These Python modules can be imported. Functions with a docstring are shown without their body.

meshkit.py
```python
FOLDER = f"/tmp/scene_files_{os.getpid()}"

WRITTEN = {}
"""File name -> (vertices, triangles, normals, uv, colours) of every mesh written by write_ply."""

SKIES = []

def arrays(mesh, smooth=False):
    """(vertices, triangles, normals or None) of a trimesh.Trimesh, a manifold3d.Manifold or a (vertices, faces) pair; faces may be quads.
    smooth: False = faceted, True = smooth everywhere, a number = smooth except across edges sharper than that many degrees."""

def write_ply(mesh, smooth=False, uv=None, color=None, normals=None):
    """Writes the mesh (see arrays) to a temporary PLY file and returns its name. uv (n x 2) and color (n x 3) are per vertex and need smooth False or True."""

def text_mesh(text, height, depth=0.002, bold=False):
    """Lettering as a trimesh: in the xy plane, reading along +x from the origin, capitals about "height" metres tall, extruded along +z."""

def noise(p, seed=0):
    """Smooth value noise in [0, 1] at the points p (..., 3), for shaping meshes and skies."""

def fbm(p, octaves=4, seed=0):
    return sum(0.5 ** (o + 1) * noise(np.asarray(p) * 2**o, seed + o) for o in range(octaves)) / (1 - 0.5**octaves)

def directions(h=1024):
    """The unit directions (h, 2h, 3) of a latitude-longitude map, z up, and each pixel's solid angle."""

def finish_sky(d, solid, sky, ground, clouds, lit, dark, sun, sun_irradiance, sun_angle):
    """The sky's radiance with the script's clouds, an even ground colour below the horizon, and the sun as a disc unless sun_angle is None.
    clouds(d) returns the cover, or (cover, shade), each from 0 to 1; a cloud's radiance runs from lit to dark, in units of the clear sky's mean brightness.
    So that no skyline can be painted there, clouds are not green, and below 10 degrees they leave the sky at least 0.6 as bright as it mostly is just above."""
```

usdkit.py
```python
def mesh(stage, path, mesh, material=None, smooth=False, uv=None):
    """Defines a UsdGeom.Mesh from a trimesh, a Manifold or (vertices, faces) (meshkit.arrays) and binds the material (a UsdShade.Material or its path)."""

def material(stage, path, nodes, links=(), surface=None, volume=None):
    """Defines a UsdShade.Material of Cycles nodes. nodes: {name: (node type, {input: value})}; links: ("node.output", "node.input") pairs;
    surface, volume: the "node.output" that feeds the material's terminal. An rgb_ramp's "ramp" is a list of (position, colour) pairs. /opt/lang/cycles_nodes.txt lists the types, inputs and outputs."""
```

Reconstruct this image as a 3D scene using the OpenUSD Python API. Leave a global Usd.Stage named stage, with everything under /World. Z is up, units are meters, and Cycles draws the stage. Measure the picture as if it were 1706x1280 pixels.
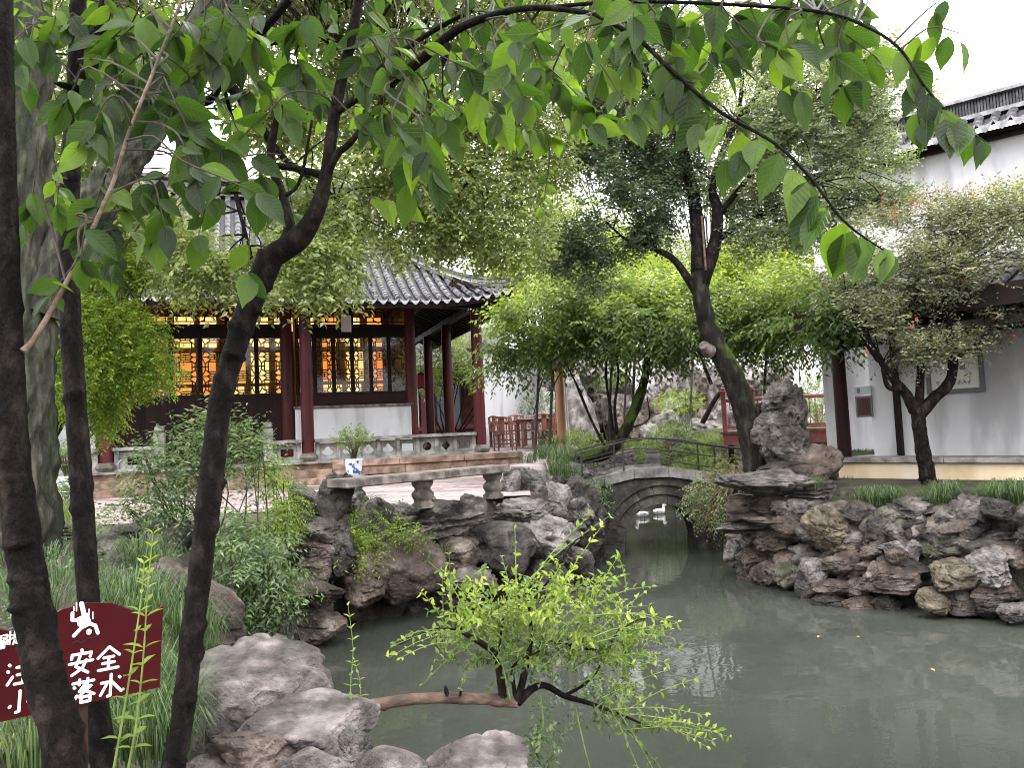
import math, numpy as np, trimesh, manifold3d as m3, shapely, usdkit, meshkit
from shapely.geometry import Polygon, LineString, Point, box as sbox
from shapely import affinity
from shapely.ops import unary_union
from pxr import Usd, UsdGeom, UsdLux, UsdShade, Gf, Sdf, Vt

stage = Usd.Stage.CreateInMemory()
UsdGeom.SetStageUpAxis(stage, 'Z')
UsdGeom.Xform.Define(stage, '/World')
UsdGeom.Scope.Define(stage, '/World/Looks')

# ------------------------------------------------------------------ camera
EYE = np.array([0., 0., .92])
TX, PITCH, ROLL, EXPOSURE = .66, math.radians(3.6), .045, 1.9
_F = np.array([0, math.cos(PITCH), math.sin(PITCH)])
_u0 = np.array([0, -math.sin(PITCH), math.cos(PITCH)])
_r0 = np.array([1., 0, 0])
_R = _r0 * math.cos(ROLL) - _u0 * math.sin(ROLL)
_U = _u0 * math.cos(ROLL) + _r0 * math.sin(ROLL)
cam = UsdGeom.Camera.Define(stage, '/World/Camera')
cam.AddTransformOp().Set(Gf.Matrix4d(*_R, 0, *_U, 0, *(-_F), 0, *EYE, 1))
cam.CreateFocalLengthAttr(26.0)
cam.CreateHorizontalApertureAttr(2 * 26.0 * TX)
cam.CreateVerticalApertureAttr(2 * 26.0 * TX * 769 / 1024)
cam.CreateExposureAttr(EXPOSURE)
cam.CreateClippingRangeAttr(Gf.Vec2f(.05, 5000))

# ------------------------------------------------------------------ sky and sun (overcast)
SUN_EL, SUN_ROT = math.radians(58), math.radians(25)
sky_mat = usdkit.material(stage, '/World/Looks/sky', {
    'sky': ('sky_texture', {'sky_type': 'single_scattering', 'sun_disc': False, 'sun_elevation': SUN_EL, 'sun_rotation': SUN_ROT, 'aerosol_density': 2.0}),
    'tc': ('texture_coordinate', {}),
    'n': ('noise_texture', {'scale': 2.2, 'detail': 4.0, 'roughness': .55}),
    'r': ('rgb_ramp', {'ramp': [(.25, (9.8, 9.9, 10.1)), (.75, (13.0, 13.0, 13.1))]}),
    'sx': ('separate_xyz', {}), 'el': ('map_range', {'from_min': 0., 'from_max': 1., 'to_min': .16, 'to_max': 1.4, 'clamp': True}), 'k': ('mix_color', {'blend_type': 'multiply', 'fac': 1., 'use_clamp': False}),
    'mix': ('mix_color', {'fac': .9, 'use_clamp': False}),
    'bg': ('background_shader', {'strength': .12})},
    [('tc.generated', 'n.vector'), ('n.fac', 'r.fac'), ('tc.generated', 'sx.vector'), ('sx.z', 'el.value'), ('r.color', 'k.a'), ('el.result', 'k.b'), ('sky.color', 'mix.a'), ('k.result', 'mix.b'), ('mix.result', 'bg.color')], surface='bg.background')
dome = UsdLux.DomeLight.Define(stage, '/World/sky')
UsdShade.MaterialBindingAPI.Apply(dome.GetPrim()).Bind(sky_mat)
sun = UsdLux.DistantLight.Define(stage, '/World/sun')
sun.CreateIntensityAttr(.3); sun.CreateAngleAttr(25.0); sun.CreateColorAttr(Gf.Vec3f(1, .97, .93)); sun.CreateNormalizeAttr(True)
_s = np.array([math.sin(SUN_ROT) * math.cos(SUN_EL), math.cos(SUN_ROT) * math.cos(SUN_EL), math.sin(SUN_EL)])
_x = np.cross([0, 0, 1.], _s); _x /= np.linalg.norm(_x); _y = np.cross(_s, _x)
sun.AddTransformOp().Set(Gf.Matrix4d(*_x, 0, *_y, 0, *_s, 0, 0, 0, 0, 1))

# ------------------------------------------------------------------ helpers
def ray(px, py):
    return _F + _R * ((px - 853) / 853 * TX) + _U * ((640 - py) / 853 * TX)
def at(px, py, Y):
    d = ray(px, py); return EYE + d * (Y / d[1])
def on(px, py, z):
    d = ray(px, py); return EYE + d * ((z - EYE[2]) / d[2])
def ps(Y):
    return Y * TX / 853
def nrm(v):
    v = np.asarray(v, float); return v / (np.linalg.norm(v, axis=-1, keepdims=True) + 1e-12)
def lerp(a, b, t):
    return a + (b - a) * t
def sm(t):
    t = np.clip(t, 0, 1); return t * t * (3 - 2 * t)
_used = {}
def _path(name, parent):
    base = parent.GetPath().pathString if parent is not None else '/World'
    k = (base, name); n = _used.get(k, 0); _used[k] = n + 1
    return f'{base}/{name}' if n == 0 else f'{base}/{name}_{n:03d}'
def tag(p, label=None, cat=None, group=None, kind=None):
    p = p.GetPrim() if hasattr(p, 'GetPrim') else p
    for k, v in (('label', label), ('category', cat), ('group', group), ('kind', kind)):
        if v: p.SetCustomDataByKey(k, v)
    return p
def thing(name, label, cat, loc=(0, 0, 0), rz=0, group=None, kind=None):
    x = UsdGeom.Xform.Define(stage, _path(name, None))
    x.AddTranslateOp().Set(Gf.Vec3d(*map(float, loc))); x.AddRotateZOp().Set(math.degrees(rz))
    p = x.GetPrim(); p.SetCustomDataByKey('_o', 1); p.ClearCustomDataByKey('_o')
    return tag(p, label, cat, group, kind)
def copy_of(src, loc, rz, label, group=None):
    d = src.GetCustomData()
    t = thing(src.GetName().rstrip('0123456789_'), label, d['category'], loc, rz, group or d.get('group'))
    t.GetReferences().AddInternalReference(src.GetPath()); t.SetInstanceable(True)
    return t
def org(parent):
    """world -> local offset of an unrotated thing."""
    return np.array(UsdGeom.Xformable(parent).GetLocalTransformation().ExtractTranslation())
def obj(name, mesh, mat, parent=None, smooth=False, rnd=None, world=False, extra=None):
    """ONE Mesh prim. world=True: vertices are in world space, the parent an unrotated thing."""
    v, f, n = meshkit.arrays(mesh, smooth)
    if world and parent is not None:
        q = parent
        while q.GetPath().pathString.count('/') > 2: q = q.GetParent()
        v = v - org(q)
    m = UsdGeom.Mesh.Define(stage, _path(name, parent))
    m.CreatePointsAttr(Vt.Vec3fArray.FromNumpy(np.ascontiguousarray(v, np.float32)))
    m.CreateFaceVertexCountsAttr(Vt.IntArray.FromNumpy(np.full(len(f), 3, np.int32)))
    m.CreateFaceVertexIndicesAttr(Vt.IntArray.FromNumpy(np.ascontiguousarray(f, np.int32).ravel()))
    m.CreateSubdivisionSchemeAttr('none')
    if n is not None:
        m.CreateNormalsAttr(Vt.Vec3fArray.FromNumpy(n.astype(np.float32))); m.SetNormalsInterpolation('vertex')
    if rnd is not None:
        UsdGeom.PrimvarsAPI(m).CreatePrimvar('rnd', Sdf.ValueTypeNames.FloatArray, 'vertex').Set(Vt.FloatArray.FromNumpy(np.asarray(rnd, np.float32)))
    for k, q in (extra or {}).items(): UsdGeom.PrimvarsAPI(m).CreatePrimvar(k, Sdf.ValueTypeNames.FloatArray, 'vertex').Set(Vt.FloatArray.FromNumpy(np.asarray(q, np.float32)))
    UsdShade.MaterialBindingAPI.Apply(m.GetPrim()).Bind(mat)
    return m.GetPrim()
def cat(*ms):
    """joins (v, f) meshes."""
    V, F, n = [], [], 0
    for m in ms:
        v, f, _ = meshkit.arrays(m); V.append(v); F.append(f + n); n += len(v)
    return np.vstack(V), np.vstack(F)
def bx(x0, x1, y0, y1, z0, z1, ch=0.0):
    """box, edges chamfered by ch."""
    if ch <= 0:
        v = np.array([[x, y, z] for x in (x0, x1) for y in (y0, y1) for z in (z0, z1)], float)
        f = np.array([[0, 1, 3], [0, 3, 2], [4, 6, 7], [4, 7, 5], [0, 4, 5], [0, 5, 1], [2, 3, 7], [2, 7, 6], [0, 2, 6], [0, 6, 4], [1, 5, 7], [1, 7, 3]])
        return v, f
    pts = []
    for i, x in enumerate((x0, x1)):
        for j, y in enumerate((y0, y1)):
            for k, z in enumerate((z0, z1)):
                sx, sy, sz = (1 - 2 * i) * ch, (1 - 2 * j) * ch, (1 - 2 * k) * ch
                pts += [(x, y + sy, z + sz), (x + sx, y, z + sz), (x + sx, y + sy, z)]
    return meshkit.arrays(m3.Manifold.hull_points(np.array(pts, np.float32)))[:2]
def beam(a, b, w, h=None, up=(0, 0, 1)):
    """square bar from a to b."""
    a, b = np.asarray(a, float), np.asarray(b, float); h = h or w
    t = nrm(b - a); s = np.cross(t, up)
    if np.linalg.norm(s) < 1e-3: s = np.cross(t, (1., 0, 0))
    s = nrm(s) * w / 2; u = nrm(np.cross(s, t)) * h / 2
    v = np.array([p + i * s + j * u for p in (a, b) for i, j in ((-1, -1), (1, -1), (1, 1), (-1, 1))])
    f = [[0, 1, 2], [0, 2, 3], [4, 6, 5], [4, 7, 6]]
    for k in range(4):
        l = (k + 1) % 4; f += [[k, k + 4, l + 4], [k, l + 4, l]]
    return v, np.array(f)
def spline(pts, n):
    p = np.asarray(pts, float)
    if len(p) == 2: return p[0] + (p[1] - p[0]) * np.linspace(0, 1, n)[:, None]
    q = np.vstack([2 * p[0] - p[1], p, 2 * p[-1] - p[-2]])
    u = np.linspace(0, len(p) - 1 - 1e-9, n); i = u.astype(int); t = (u - i)[:, None]
    a, b, c, d = q[i], q[i + 1], q[i + 2], q[i + 3]
    return .5 * (2 * b + (c - a) * t + (2 * a - 5 * b + 4 * c - d) * t ** 2 + (3 * b - a - 3 * c + d) * t ** 3)
def tube(pts, radii, sides=6, n=None, bump=0., freq=8., seed=0, knobs=0, stretch=1.):
    """tapered limb along a smooth curve; bump displaces the bark; knobs adds swollen nodes."""
    n = n or max(3, 4 * (len(pts) - 1) + 1)
    p = spline(pts, n)
    r = np.interp(np.linspace(0, 1, n), np.linspace(0, 1, len(np.atleast_1d(radii))), np.atleast_1d(radii)) if np.ndim(radii) else np.full(n, radii)
    t = nrm(np.gradient(p, axis=0))
    a = np.cross(t[0], (0., 0, 1) if abs(t[0][2]) < .9 else (1., 0, 0)); A = []
    for k in range(n):
        a = nrm(a - t[k] * (a @ t[k])); A.append(a)
    A = np.array(A); B = np.cross(t, A)
    th = np.arange(sides) * 2 * np.pi / sides
    d = np.cos(th)[None, :, None] * A[:, None] + np.sin(th)[None, :, None] * B[:, None]
    rr = np.repeat(r[:, None], sides, 1)
    if bump:
        q = p[:, None] + d * rr[..., None]
        if stretch != 1.:
            s = np.linspace(0, np.linalg.norm(np.diff(p, axis=0), axis=1).sum(), n)
            q = np.stack([np.cos(th)[None] * r.mean() + 0 * s[:, None], np.sin(th)[None] * r.mean() + 0 * s[:, None], s[:, None] / stretch + 0 * th[None]], -1)
        rr = rr * (1 + bump * (2 * meshkit.fbm(q * freq, 3, seed) - 1))
    if knobs:
        g = np.random.default_rng(seed + 5)
        s = np.linspace(0, 1, n)
        L = np.linalg.norm(np.diff(p, axis=0), axis=1).sum()
        for _ in range(knobs):
            c, w, an = g.uniform(0, 1), g.uniform(.007, .014) / L, g.uniform(0, 6.28)
            ringy = g.random() < .4; hgt = g.uniform(.03, .08) if ringy else g.uniform(.2, .5)
            side = np.ones(sides) if ringy else np.maximum(0, np.cos(th - an)) ** 4
            rr = rr * (1 + hgt * np.exp(-((s - c) / w) ** 2)[:, None] * side[None])
    v = (p[:, None] + d * rr[..., None]).reshape(-1, 3)
    i, j = np.meshgrid(np.arange(n - 1), np.arange(sides), indexing='ij')
    q = np.stack([i * sides + j, i * sides + (j + 1) % sides, (i + 1) * sides + (j + 1) % sides, (i + 1) * sides + j], -1).reshape(-1, 4)
    f = [q[:, [0, 1, 2]], q[:, [0, 2, 3]]]
    c0, c1 = len(v), len(v) + 1
    v = np.vstack([v, p[:1], p[-1:]]); k = np.arange(sides)
    f += [np.stack([np.full(sides, c0), (k + 1) % sides, k], 1), np.stack([np.full(sides, c1), (n - 1) * sides + k, (n - 1) * sides + (k + 1) % sides], 1)]
    return v, np.vstack(f)
def lathe(prof, sides=20, c=(0, 0, 0)):
    """surface of revolution of (r, z) points."""
    prof = np.asarray(prof, float); n = len(prof); th = np.arange(sides) * 2 * np.pi / sides
    v = np.stack([prof[:, :1] * np.cos(th), prof[:, :1] * np.sin(th), prof[:, 1:] + 0 * th], -1).reshape(-1, 3) + np.asarray(c)
    i, j = np.meshgrid(np.arange(n - 1), np.arange(sides), indexing='ij')
    q = np.stack([i * sides + j, i * sides + (j + 1) % sides, (i + 1) * sides + (j + 1) % sides, (i + 1) * sides + j], -1).reshape(-1, 4)
    return v, np.vstack([q[:, [0, 1, 2]], q[:, [0, 2, 3]]])
def extr(poly, d):
    """polygon -> (v, f), extruded along +z by d."""
    ps_ = [trimesh.creation.extrude_polygon(g, d, engine='earcut') for g in getattr(poly, 'geoms', [poly])]
    return cat(*[(np.array(m.vertices), np.array(m.faces)) for m in ps_])
def xf(mesh, o, ex, ey, ez):
    """puts a mesh into the frame (o; ex, ey, ez)."""
    v, f, _ = meshkit.arrays(mesh)
    return np.asarray(o) + v @ np.array([ex, ey, ez], float), f
def rot(mesh, rx=0, ry=0, rz=0, loc=(0, 0, 0), s=1.):
    v, f, _ = meshkit.arrays(mesh)
    M = trimesh.transformations.euler_matrix(rx, ry, rz)[:3, :3]
    return (v * s) @ M.T + np.asarray(loc), f

# ------------------------------------------------------------------ leaves
def leaves(P, D, N, L, W, fold=.25, hi=False):
    """many leaves in one mesh. P base, D axis, N face normal, L length, W width: arrays."""
    n = len(P); D = nrm(D); N = nrm(N - D * (N * D).sum(-1, keepdims=True)); S = np.cross(D, N)
    L, W = np.broadcast_to(L, n)[:, None], np.broadcast_to(W, n)[:, None]
    if not hi:
        v = np.stack([P, P + D * L * .45 + S * W * .5 + N * W * fold, P + D * L, P + D * L * .45 - S * W * .5 + N * W * fold], 1)
        f = np.array([[0, 1, 2], [0, 2, 3]])
        k = 4
    else:
        v = np.stack([P, P + D * L * .28 + S * W * .42 + N * W * fold, P + D * L * .62 + S * W * .4 + N * W * fold * .7, P + D * L - N * L * .1,
                      P + D * L * .62 - S * W * .4 + N * W * fold * .7, P + D * L * .28 - S * W * .42 + N * W * fold, P + D * L * .5], 1)
        f = np.array([[0, 1, 6], [1, 2, 6], [2, 3, 6], [3, 4, 6], [4, 5, 6], [5, 0, 6]])
        k = 7
    F = (f[None] + (np.arange(n) * k)[:, None, None]).reshape(-1, 3)
    return (v.reshape(-1, 3), F), k
def spray(rng, C, A, n, L, W, step, droop=.3, tilt=.5, side=.9, hi=False, jit=.25):
    """twigs at C along A, each with n alternate leaves. Returns mesh, rnd."""
    m = len(C); A = nrm(A)
    k = np.arange(n)
    base = C[:, None] + A[:, None] * (k * step)[None, :, None] + np.array([0, 0, -1.]) * (droop * .5 * step * n * (k / n) ** 2)[None, :, None]
    h = nrm(np.cross(A, [0, 0, 1.]) + 1e-6)[:, None] * np.where(k % 2, 1, -1)[None, :, None]
    D = A[:, None] * (1 - side * .6) + h * side + rng.normal(0, jit, (m, n, 3)); D[..., 2] -= droop
    N = rng.normal(0, tilt, (m, n, 3)) + np.array([0, 0, 1.])
    P = base.reshape(-1, 3); s = rng.uniform(.65, 1.25, len(P))
    (v, f), q = leaves(P, D.reshape(-1, 3), N.reshape(-1, 3), L * s, W * s, hi=hi)
    r = np.clip(np.repeat(rng.uniform(.15, .85, m), n) + rng.normal(0, .13, m * n), 0, 1)
    return (v, f), np.repeat(r, q)
def crown(rng, blobs, n_twig, L, W=None, n=8, step=None, gap=.42, gf=1.1, out=.6, up=.1, shell=2.2, seed=0, **kw):
    """blobs: (centre, radii) -> leaf mesh; twigs spread through the blobs, clumps and gaps from noise."""
    W = W or L * .5; step = step or L * .5
    vol = np.array([np.prod(r) ** (2 / 3) for _, r in blobs]); vol /= vol.sum()
    C, A = [], []
    for (c, r), w in zip(blobs, vol):
        m = int(n_twig * w * 2.2) + 4
        d = nrm(rng.normal(0, 1, (m, 3)))
        q = np.asarray(c) + d * np.asarray(r) * (rng.uniform(0, 1, m) ** (1 / shell))[:, None] * (.75 + .5 * meshkit.noise(d * 2.5 + seed, seed))[:, None]
        keep = meshkit.fbm(q * gf, 3, seed) > gap
        q, d = q[keep], d[keep]
        q, d = q[: int(n_twig * w) + 1], d[: int(n_twig * w) + 1]
        C.append(q); A.append(d * out + rng.normal(0, .5, q.shape) + np.array([0, 0, up]))
    C, A = np.vstack(C), np.vstack(A)
    m, r = spray(rng, C, A, n, L, W, step, **kw)
    return m, r, C
def pblob(px, py, Y, rx, ry, depth=None):
    """a blob of rx x ry picture pixels at distance Y."""
    s = ps(Y); return at(px, py, Y), (rx * s, (depth or (rx + ry) / 2) * s, ry * s)
def limbs(rng, start, C, k, r0, r1=.006, sides=5, sag=.08):
    """k thin branches from points near start to twig places C."""
    out = []
    if len(C) == 0: return out
    for i in rng.choice(len(C), min(k, len(C)), replace=False):
        s = start[rng.integers(len(start))] if np.ndim(start) == 2 else np.asarray(start)
        e = C[i]; mid = lerp(s, e, .5) + rng.normal(0, .09, 3) * np.linalg.norm(e - s) + np.array([0, 0, sag])
        out.append(tube([s, mid, e], [r0, r0 * .6, r1], sides, 7))
    return out
def blades(rng, c, n, h, spread, w=.006, lean=.8, arch=1.):
    """a tuft of arching grass blades: 3 segments each."""
    an = rng.uniform(0, 6.28, n); d = np.stack([np.cos(an), np.sin(an), 0 * an], 1); hh = h * rng.uniform(.6, 1.15, n)
    b = np.asarray(c) + d * (spread * rng.uniform(0, 1, n) ** .7)[:, None]
    l = (lean * rng.uniform(.2, 1.1, n) * hh)[:, None]; s = np.stack([-d[:, 1], d[:, 0], 0 * an], 1) * w / 2
    Z = np.array([0, 0, 1.]); hz = hh[:, None]
    P = [b, b + d * l * .25 + Z * hz * .55, b + d * l * .65 + Z * hz * .85, b + d * l * 1.1 + Z * hz * (.85 - .35 * arch)]
    v = np.stack([P[0] - s, P[0] + s, P[1] - s, P[1] + s, P[2] - s * .7, P[2] + s * .7, P[3]], 1)
    f = np.array([[0, 1, 3], [0, 3, 2], [2, 3, 5], [2, 5, 4], [4, 5, 6]])
    return (v.reshape(-1, 3), (f[None] + (np.arange(n) * 7)[:, None, None]).reshape(-1, 3)), np.repeat(rng.uniform(0, 1, n), 7)
_ico = {k: trimesh.creation.icosphere(k) for k in (2, 3, 4, 5)}
def rock(rng, size, sub=4, planes=15, soft=26., rough=.16, pits=0, pit=.35, layer=0., freq=1.5, cuts=()):
    """a weathered rock: random cutting planes, cracks and crumbling from noise, pits dented in."""
    m = _ico[sub]; d = np.array(m.vertices)
    n = nrm(rng.normal(0, 1, (planes, 3))); h = rng.uniform(.62, 1.0, planes)
    if cuts: n = np.vstack([n, nrm(np.array([c[:3] for c in cuts], float))]); h = np.concatenate([np.maximum(h, .85), [c[3] for c in cuts]])
    o = rng.uniform(-50, 50, 3); sd = int(rng.integers(1000))
    warp = nrm(d + rough * .9 * (np.stack([meshkit.fbm(d * 1.9 + o + k * 9, 3, sd + k) for k in range(3)], -1) - .5) * 2)
    q = np.maximum(warp @ n.T, 1e-3) / h
    r = 1 / (np.log(np.exp(q * soft).sum(1) + math.exp(soft * .8)) / soft)
    cr = np.abs(2 * meshkit.fbm(warp * freq + o, 2, sd) - 1); cr2 = np.abs(2 * meshkit.fbm(warp * freq * 2.3 + o, 2, sd + 5) - 1)
    r = r * (1 - rough * .75 * np.exp(-(cr / .06) ** 2)) * (1 - rough * .35 * np.exp(-(cr2 / .08) ** 2)) * (1 + rough * .8 * (meshkit.fbm(warp * freq * 1.6 + o, 5, sd + 9) - .5)) * (1 + rough * .5 * (meshkit.fbm(d * 7 + o, 3, sd + 3) - .5))
    if layer: r = r * (1 + layer * np.sin((d[:, 2] * 7 + 3 * meshkit.fbm(d * 1.5 + o, 2, sd)) * 2.2))
    for _ in range(pits):
        c = nrm(rng.normal(0, 1, 3) * (1, 1.2, .8)); w = rng.uniform(.08, .26)
        r = r * (1 - pit * rng.uniform(.4, 1) * np.exp(-(((d - c) ** 2).sum(1) / w ** 2) ** 1.5))
    v = d * r[:, None]; v = v / np.abs(v).max(0)
    return v * np.asarray(size) / 2, np.array(m.faces)
# ------------------------------------------------------------------ materials
LK = '/World/Looks/'
def surf(name, ramp, scale=6., rough=.6, bump=.2, bscale=None, detail=6., spec=.4, squash=None, ramp2=None, scale2=1.2, coat=0., dist=.02, dtl=.6, metallic=0., moss=None):
    """procedural surface: two noises for colour, one for relief, in the object's own space."""
    tight = lambda q: [(.5 + (p - .5) * .6, c) for p, c in q]
    ramp = tight(ramp); ramp2 = tight(ramp2) if ramp2 else None; dist = dist * 3
    N = {'tc': ('texture_coordinate', {}), 'mp': ('mapping', {'scale': squash or (1, 1, 1)}),
         'n': ('noise_texture', {'scale': scale, 'detail': detail, 'roughness': dtl}), 'r': ('rgb_ramp', {'ramp': ramp}),
         'nb': ('noise_texture', {'scale': bscale or scale * 4, 'detail': 5.0, 'roughness': .65}), 'b': ('bump', {'strength': bump, 'distance': dist}),
         'nr': ('map_range', {'from_min': .3, 'from_max': .7, 'to_min': max(.02, rough - .12), 'to_max': min(1, rough + .15)}),
         'p': ('principled_bsdf', {'specular_ior_level': spec, 'coat_weight': coat, 'coat_roughness': .2, 'metallic': metallic})}
    K = [('tc.object', 'mp.vector'), ('mp.vector', 'n.vector'), ('mp.vector', 'nb.vector'), ('n.fac', 'r.fac'), ('nb.fac', 'b.height'), ('n.fac', 'nr.value'), ('nr.result', 'p.roughness'), ('b.normal', 'p.normal')]
    last = 'r.color'
    if ramp2:
        N['n2'] = ('noise_texture', {'scale': scale2, 'detail': 4.0}); N['r2'] = ('rgb_ramp', {'ramp': ramp2}); N['m'] = ('mix_color', {'blend_type': 'multiply', 'fac': 1.0})
        K += [('mp.vector' if squash else 'tc.object', 'n2.vector'), ('n2.fac', 'r2.fac'), (last, 'm.a'), ('r2.color', 'm.b')]; last = 'm.result'
    if moss:
        N['g'] = ('geometry', {}); N['sx'] = ('separate_xyz', {}); N['n3'] = ('noise_texture', {'scale': moss[1], 'detail': 6.0}); N['mu'] = ('math', {'math_type': 'multiply_add', 'value2': .45})
        N['mr'] = ('map_range', {'from_min': moss[2], 'from_max': moss[2] + .16, 'to_min': 0., 'to_max': 1., 'clamp': True}); N['mm'] = ('mix_color', {'b': moss[0]})
        K += [('g.normal', 'sx.vector'), ('tc.object', 'n3.vector'), ('sx.z', 'mu.value1'), ('n3.fac', 'mu.value3'), ('mu.value', 'mr.value'), ('mr.result', 'mm.fac'), (last, 'mm.a')]; last = 'mm.result'
    K.append((last, 'p.base_color'))
    return usdkit.material(stage, LK + name, N, K, surface='p.BSDF')
def leafmat(name, ramp, tr=.35, rough=.42, spec=.5, glow=1.5, veins=None):
    """leaf: gloss above, light through it; colour by the leaf's own random number."""
    hot = [(p, tuple(min(1, x * g) for x, g in zip(c, (glow * 1.1, glow * 1.15, glow * .55)))) for p, c in ramp]
    N = {'a': ('attribute', {'attribute': 'rnd'}), 'r': ('rgb_ramp', {'ramp': ramp}), 'h': ('rgb_ramp', {'ramp': hot}),
         'p': ('principled_bsdf', {'roughness': rough, 'specular_ior_level': spec}), 't': ('translucent_bsdf', {}), 'm': ('mix_closure', {'fac': tr})}
    K = [('a.fac', 'r.fac'), ('a.fac', 'h.fac'), ('r.color', 'p.base_color'), ('h.color', 't.color'), ('p.BSDF', 'm.closure1'), ('t.BSDF', 'm.closure2')]
    if veins:                                              # side veins run out and forward from the midrib
        N.update({'lu': ('attribute', {'attribute': 'lu'}), 'lv': ('attribute', {'attribute': 'lv'}), 'ab': ('math', {'math_type': 'absolute'}), 'ml': ('math', {'math_type': 'multiply_add', 'value2': -5.5}), 'sc': ('math', {'math_type': 'multiply', 'value2': 9.}),
                  'sn': ('math', {'math_type': 'fraction'}), 'pp': ('math', {'math_type': 'pingpong', 'value2': .5}), 'vm': ('map_range', {'from_min': .0, 'from_max': .13, 'to_min': 1., 'to_max': 0., 'clamp': True}),
                  'mr': ('map_range', {'from_min': .0, 'from_max': .05, 'to_min': 1., 'to_max': 0., 'clamp': True}), 'mx': ('math', {'math_type': 'maximum'}), 'b': ('bump', {'strength': .5, 'distance': .003, 'invert': True}), 'vc': ('mix_color', {'b': (.16, .22, .06)}), 'vf': ('math', {'math_type': 'multiply', 'value2': .3}),
                  'tc': ('texture_coordinate', {}), 'w': ('noise_texture', {'scale': 28., 'detail': 4.}), 'wr': ('map_range', {'from_min': .35, 'from_max': .65, 'to_min': .72, 'to_max': 1.2}), 'hs': ('hsv', {})})
        K = [k for k in K if k[1] != 'p.base_color'] + [('lu.fac', 'ab.value1'), ('lv.fac', 'sc.value1'), ('ab.value', 'ml.value1'), ('sc.value', 'ml.value3'), ('ml.value', 'pp.value1'), ('pp.value', 'vm.value'), ('ab.value', 'mr.value'), ('vm.result', 'mx.value1'), ('mr.result', 'mx.value2'),
             ('mx.value', 'b.height'), ('b.normal', 'p.normal'), ('mx.value', 'vf.value1'), ('vf.value', 'vc.fac'), ('tc.object', 'w.vector'), ('w.fac', 'wr.value'), ('wr.result', 'hs.value'), ('r.color', 'hs.color'), ('hs.color', 'vc.a'), ('vc.result', 'p.base_color')]
    return usdkit.material(stage, LK + name, N, K, surface='m.closure')
def plain(name, col, rough=.5, **kw):
    return usdkit.material(stage, LK + name, {'p': ('principled_bsdf', {'base_color': col, 'roughness': rough, **kw})}, [], surface='p.BSDF')
def glow(name, ramp, strength, scale, brick=True):
    N = {'tc': ('texture_coordinate', {}), 'n': ('noise_texture', {'scale': scale, 'detail': 2.0}), 'r': ('rgb_ramp', {'ramp': ramp}),
         'p': ('principled_bsdf', {'base_color': (.3, .2, .1), 'roughness': .7, 'emission_strength': strength})}
    return usdkit.material(stage, LK + name, N, [('tc.object', 'n.vector'), ('n.fac', 'r.fac'), ('r.color', 'p.emission_color')], surface='p.BSDF')
M = {}
g_ = lambda v, t=(1, .96, .97): tuple(v * x for x in t)
M['rock'] = surf('rock_grey', [(0.2, (0.0166, 0.0148, 0.0136)), (0.4, (0.0717, 0.0651, 0.0603)), (0.58, (0.151, 0.1384, 0.1292)), (0.8, (0.317, 0.296, 0.2799))], 4.5, .62, .9, 22, ramp2=[(.25, (.5, .47, .45)), (.7, (1.1, 1.05, 1.03))], scale2=1.6, dist=.03, moss=((.05, .07, .015), 2.2, 1.0))
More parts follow.
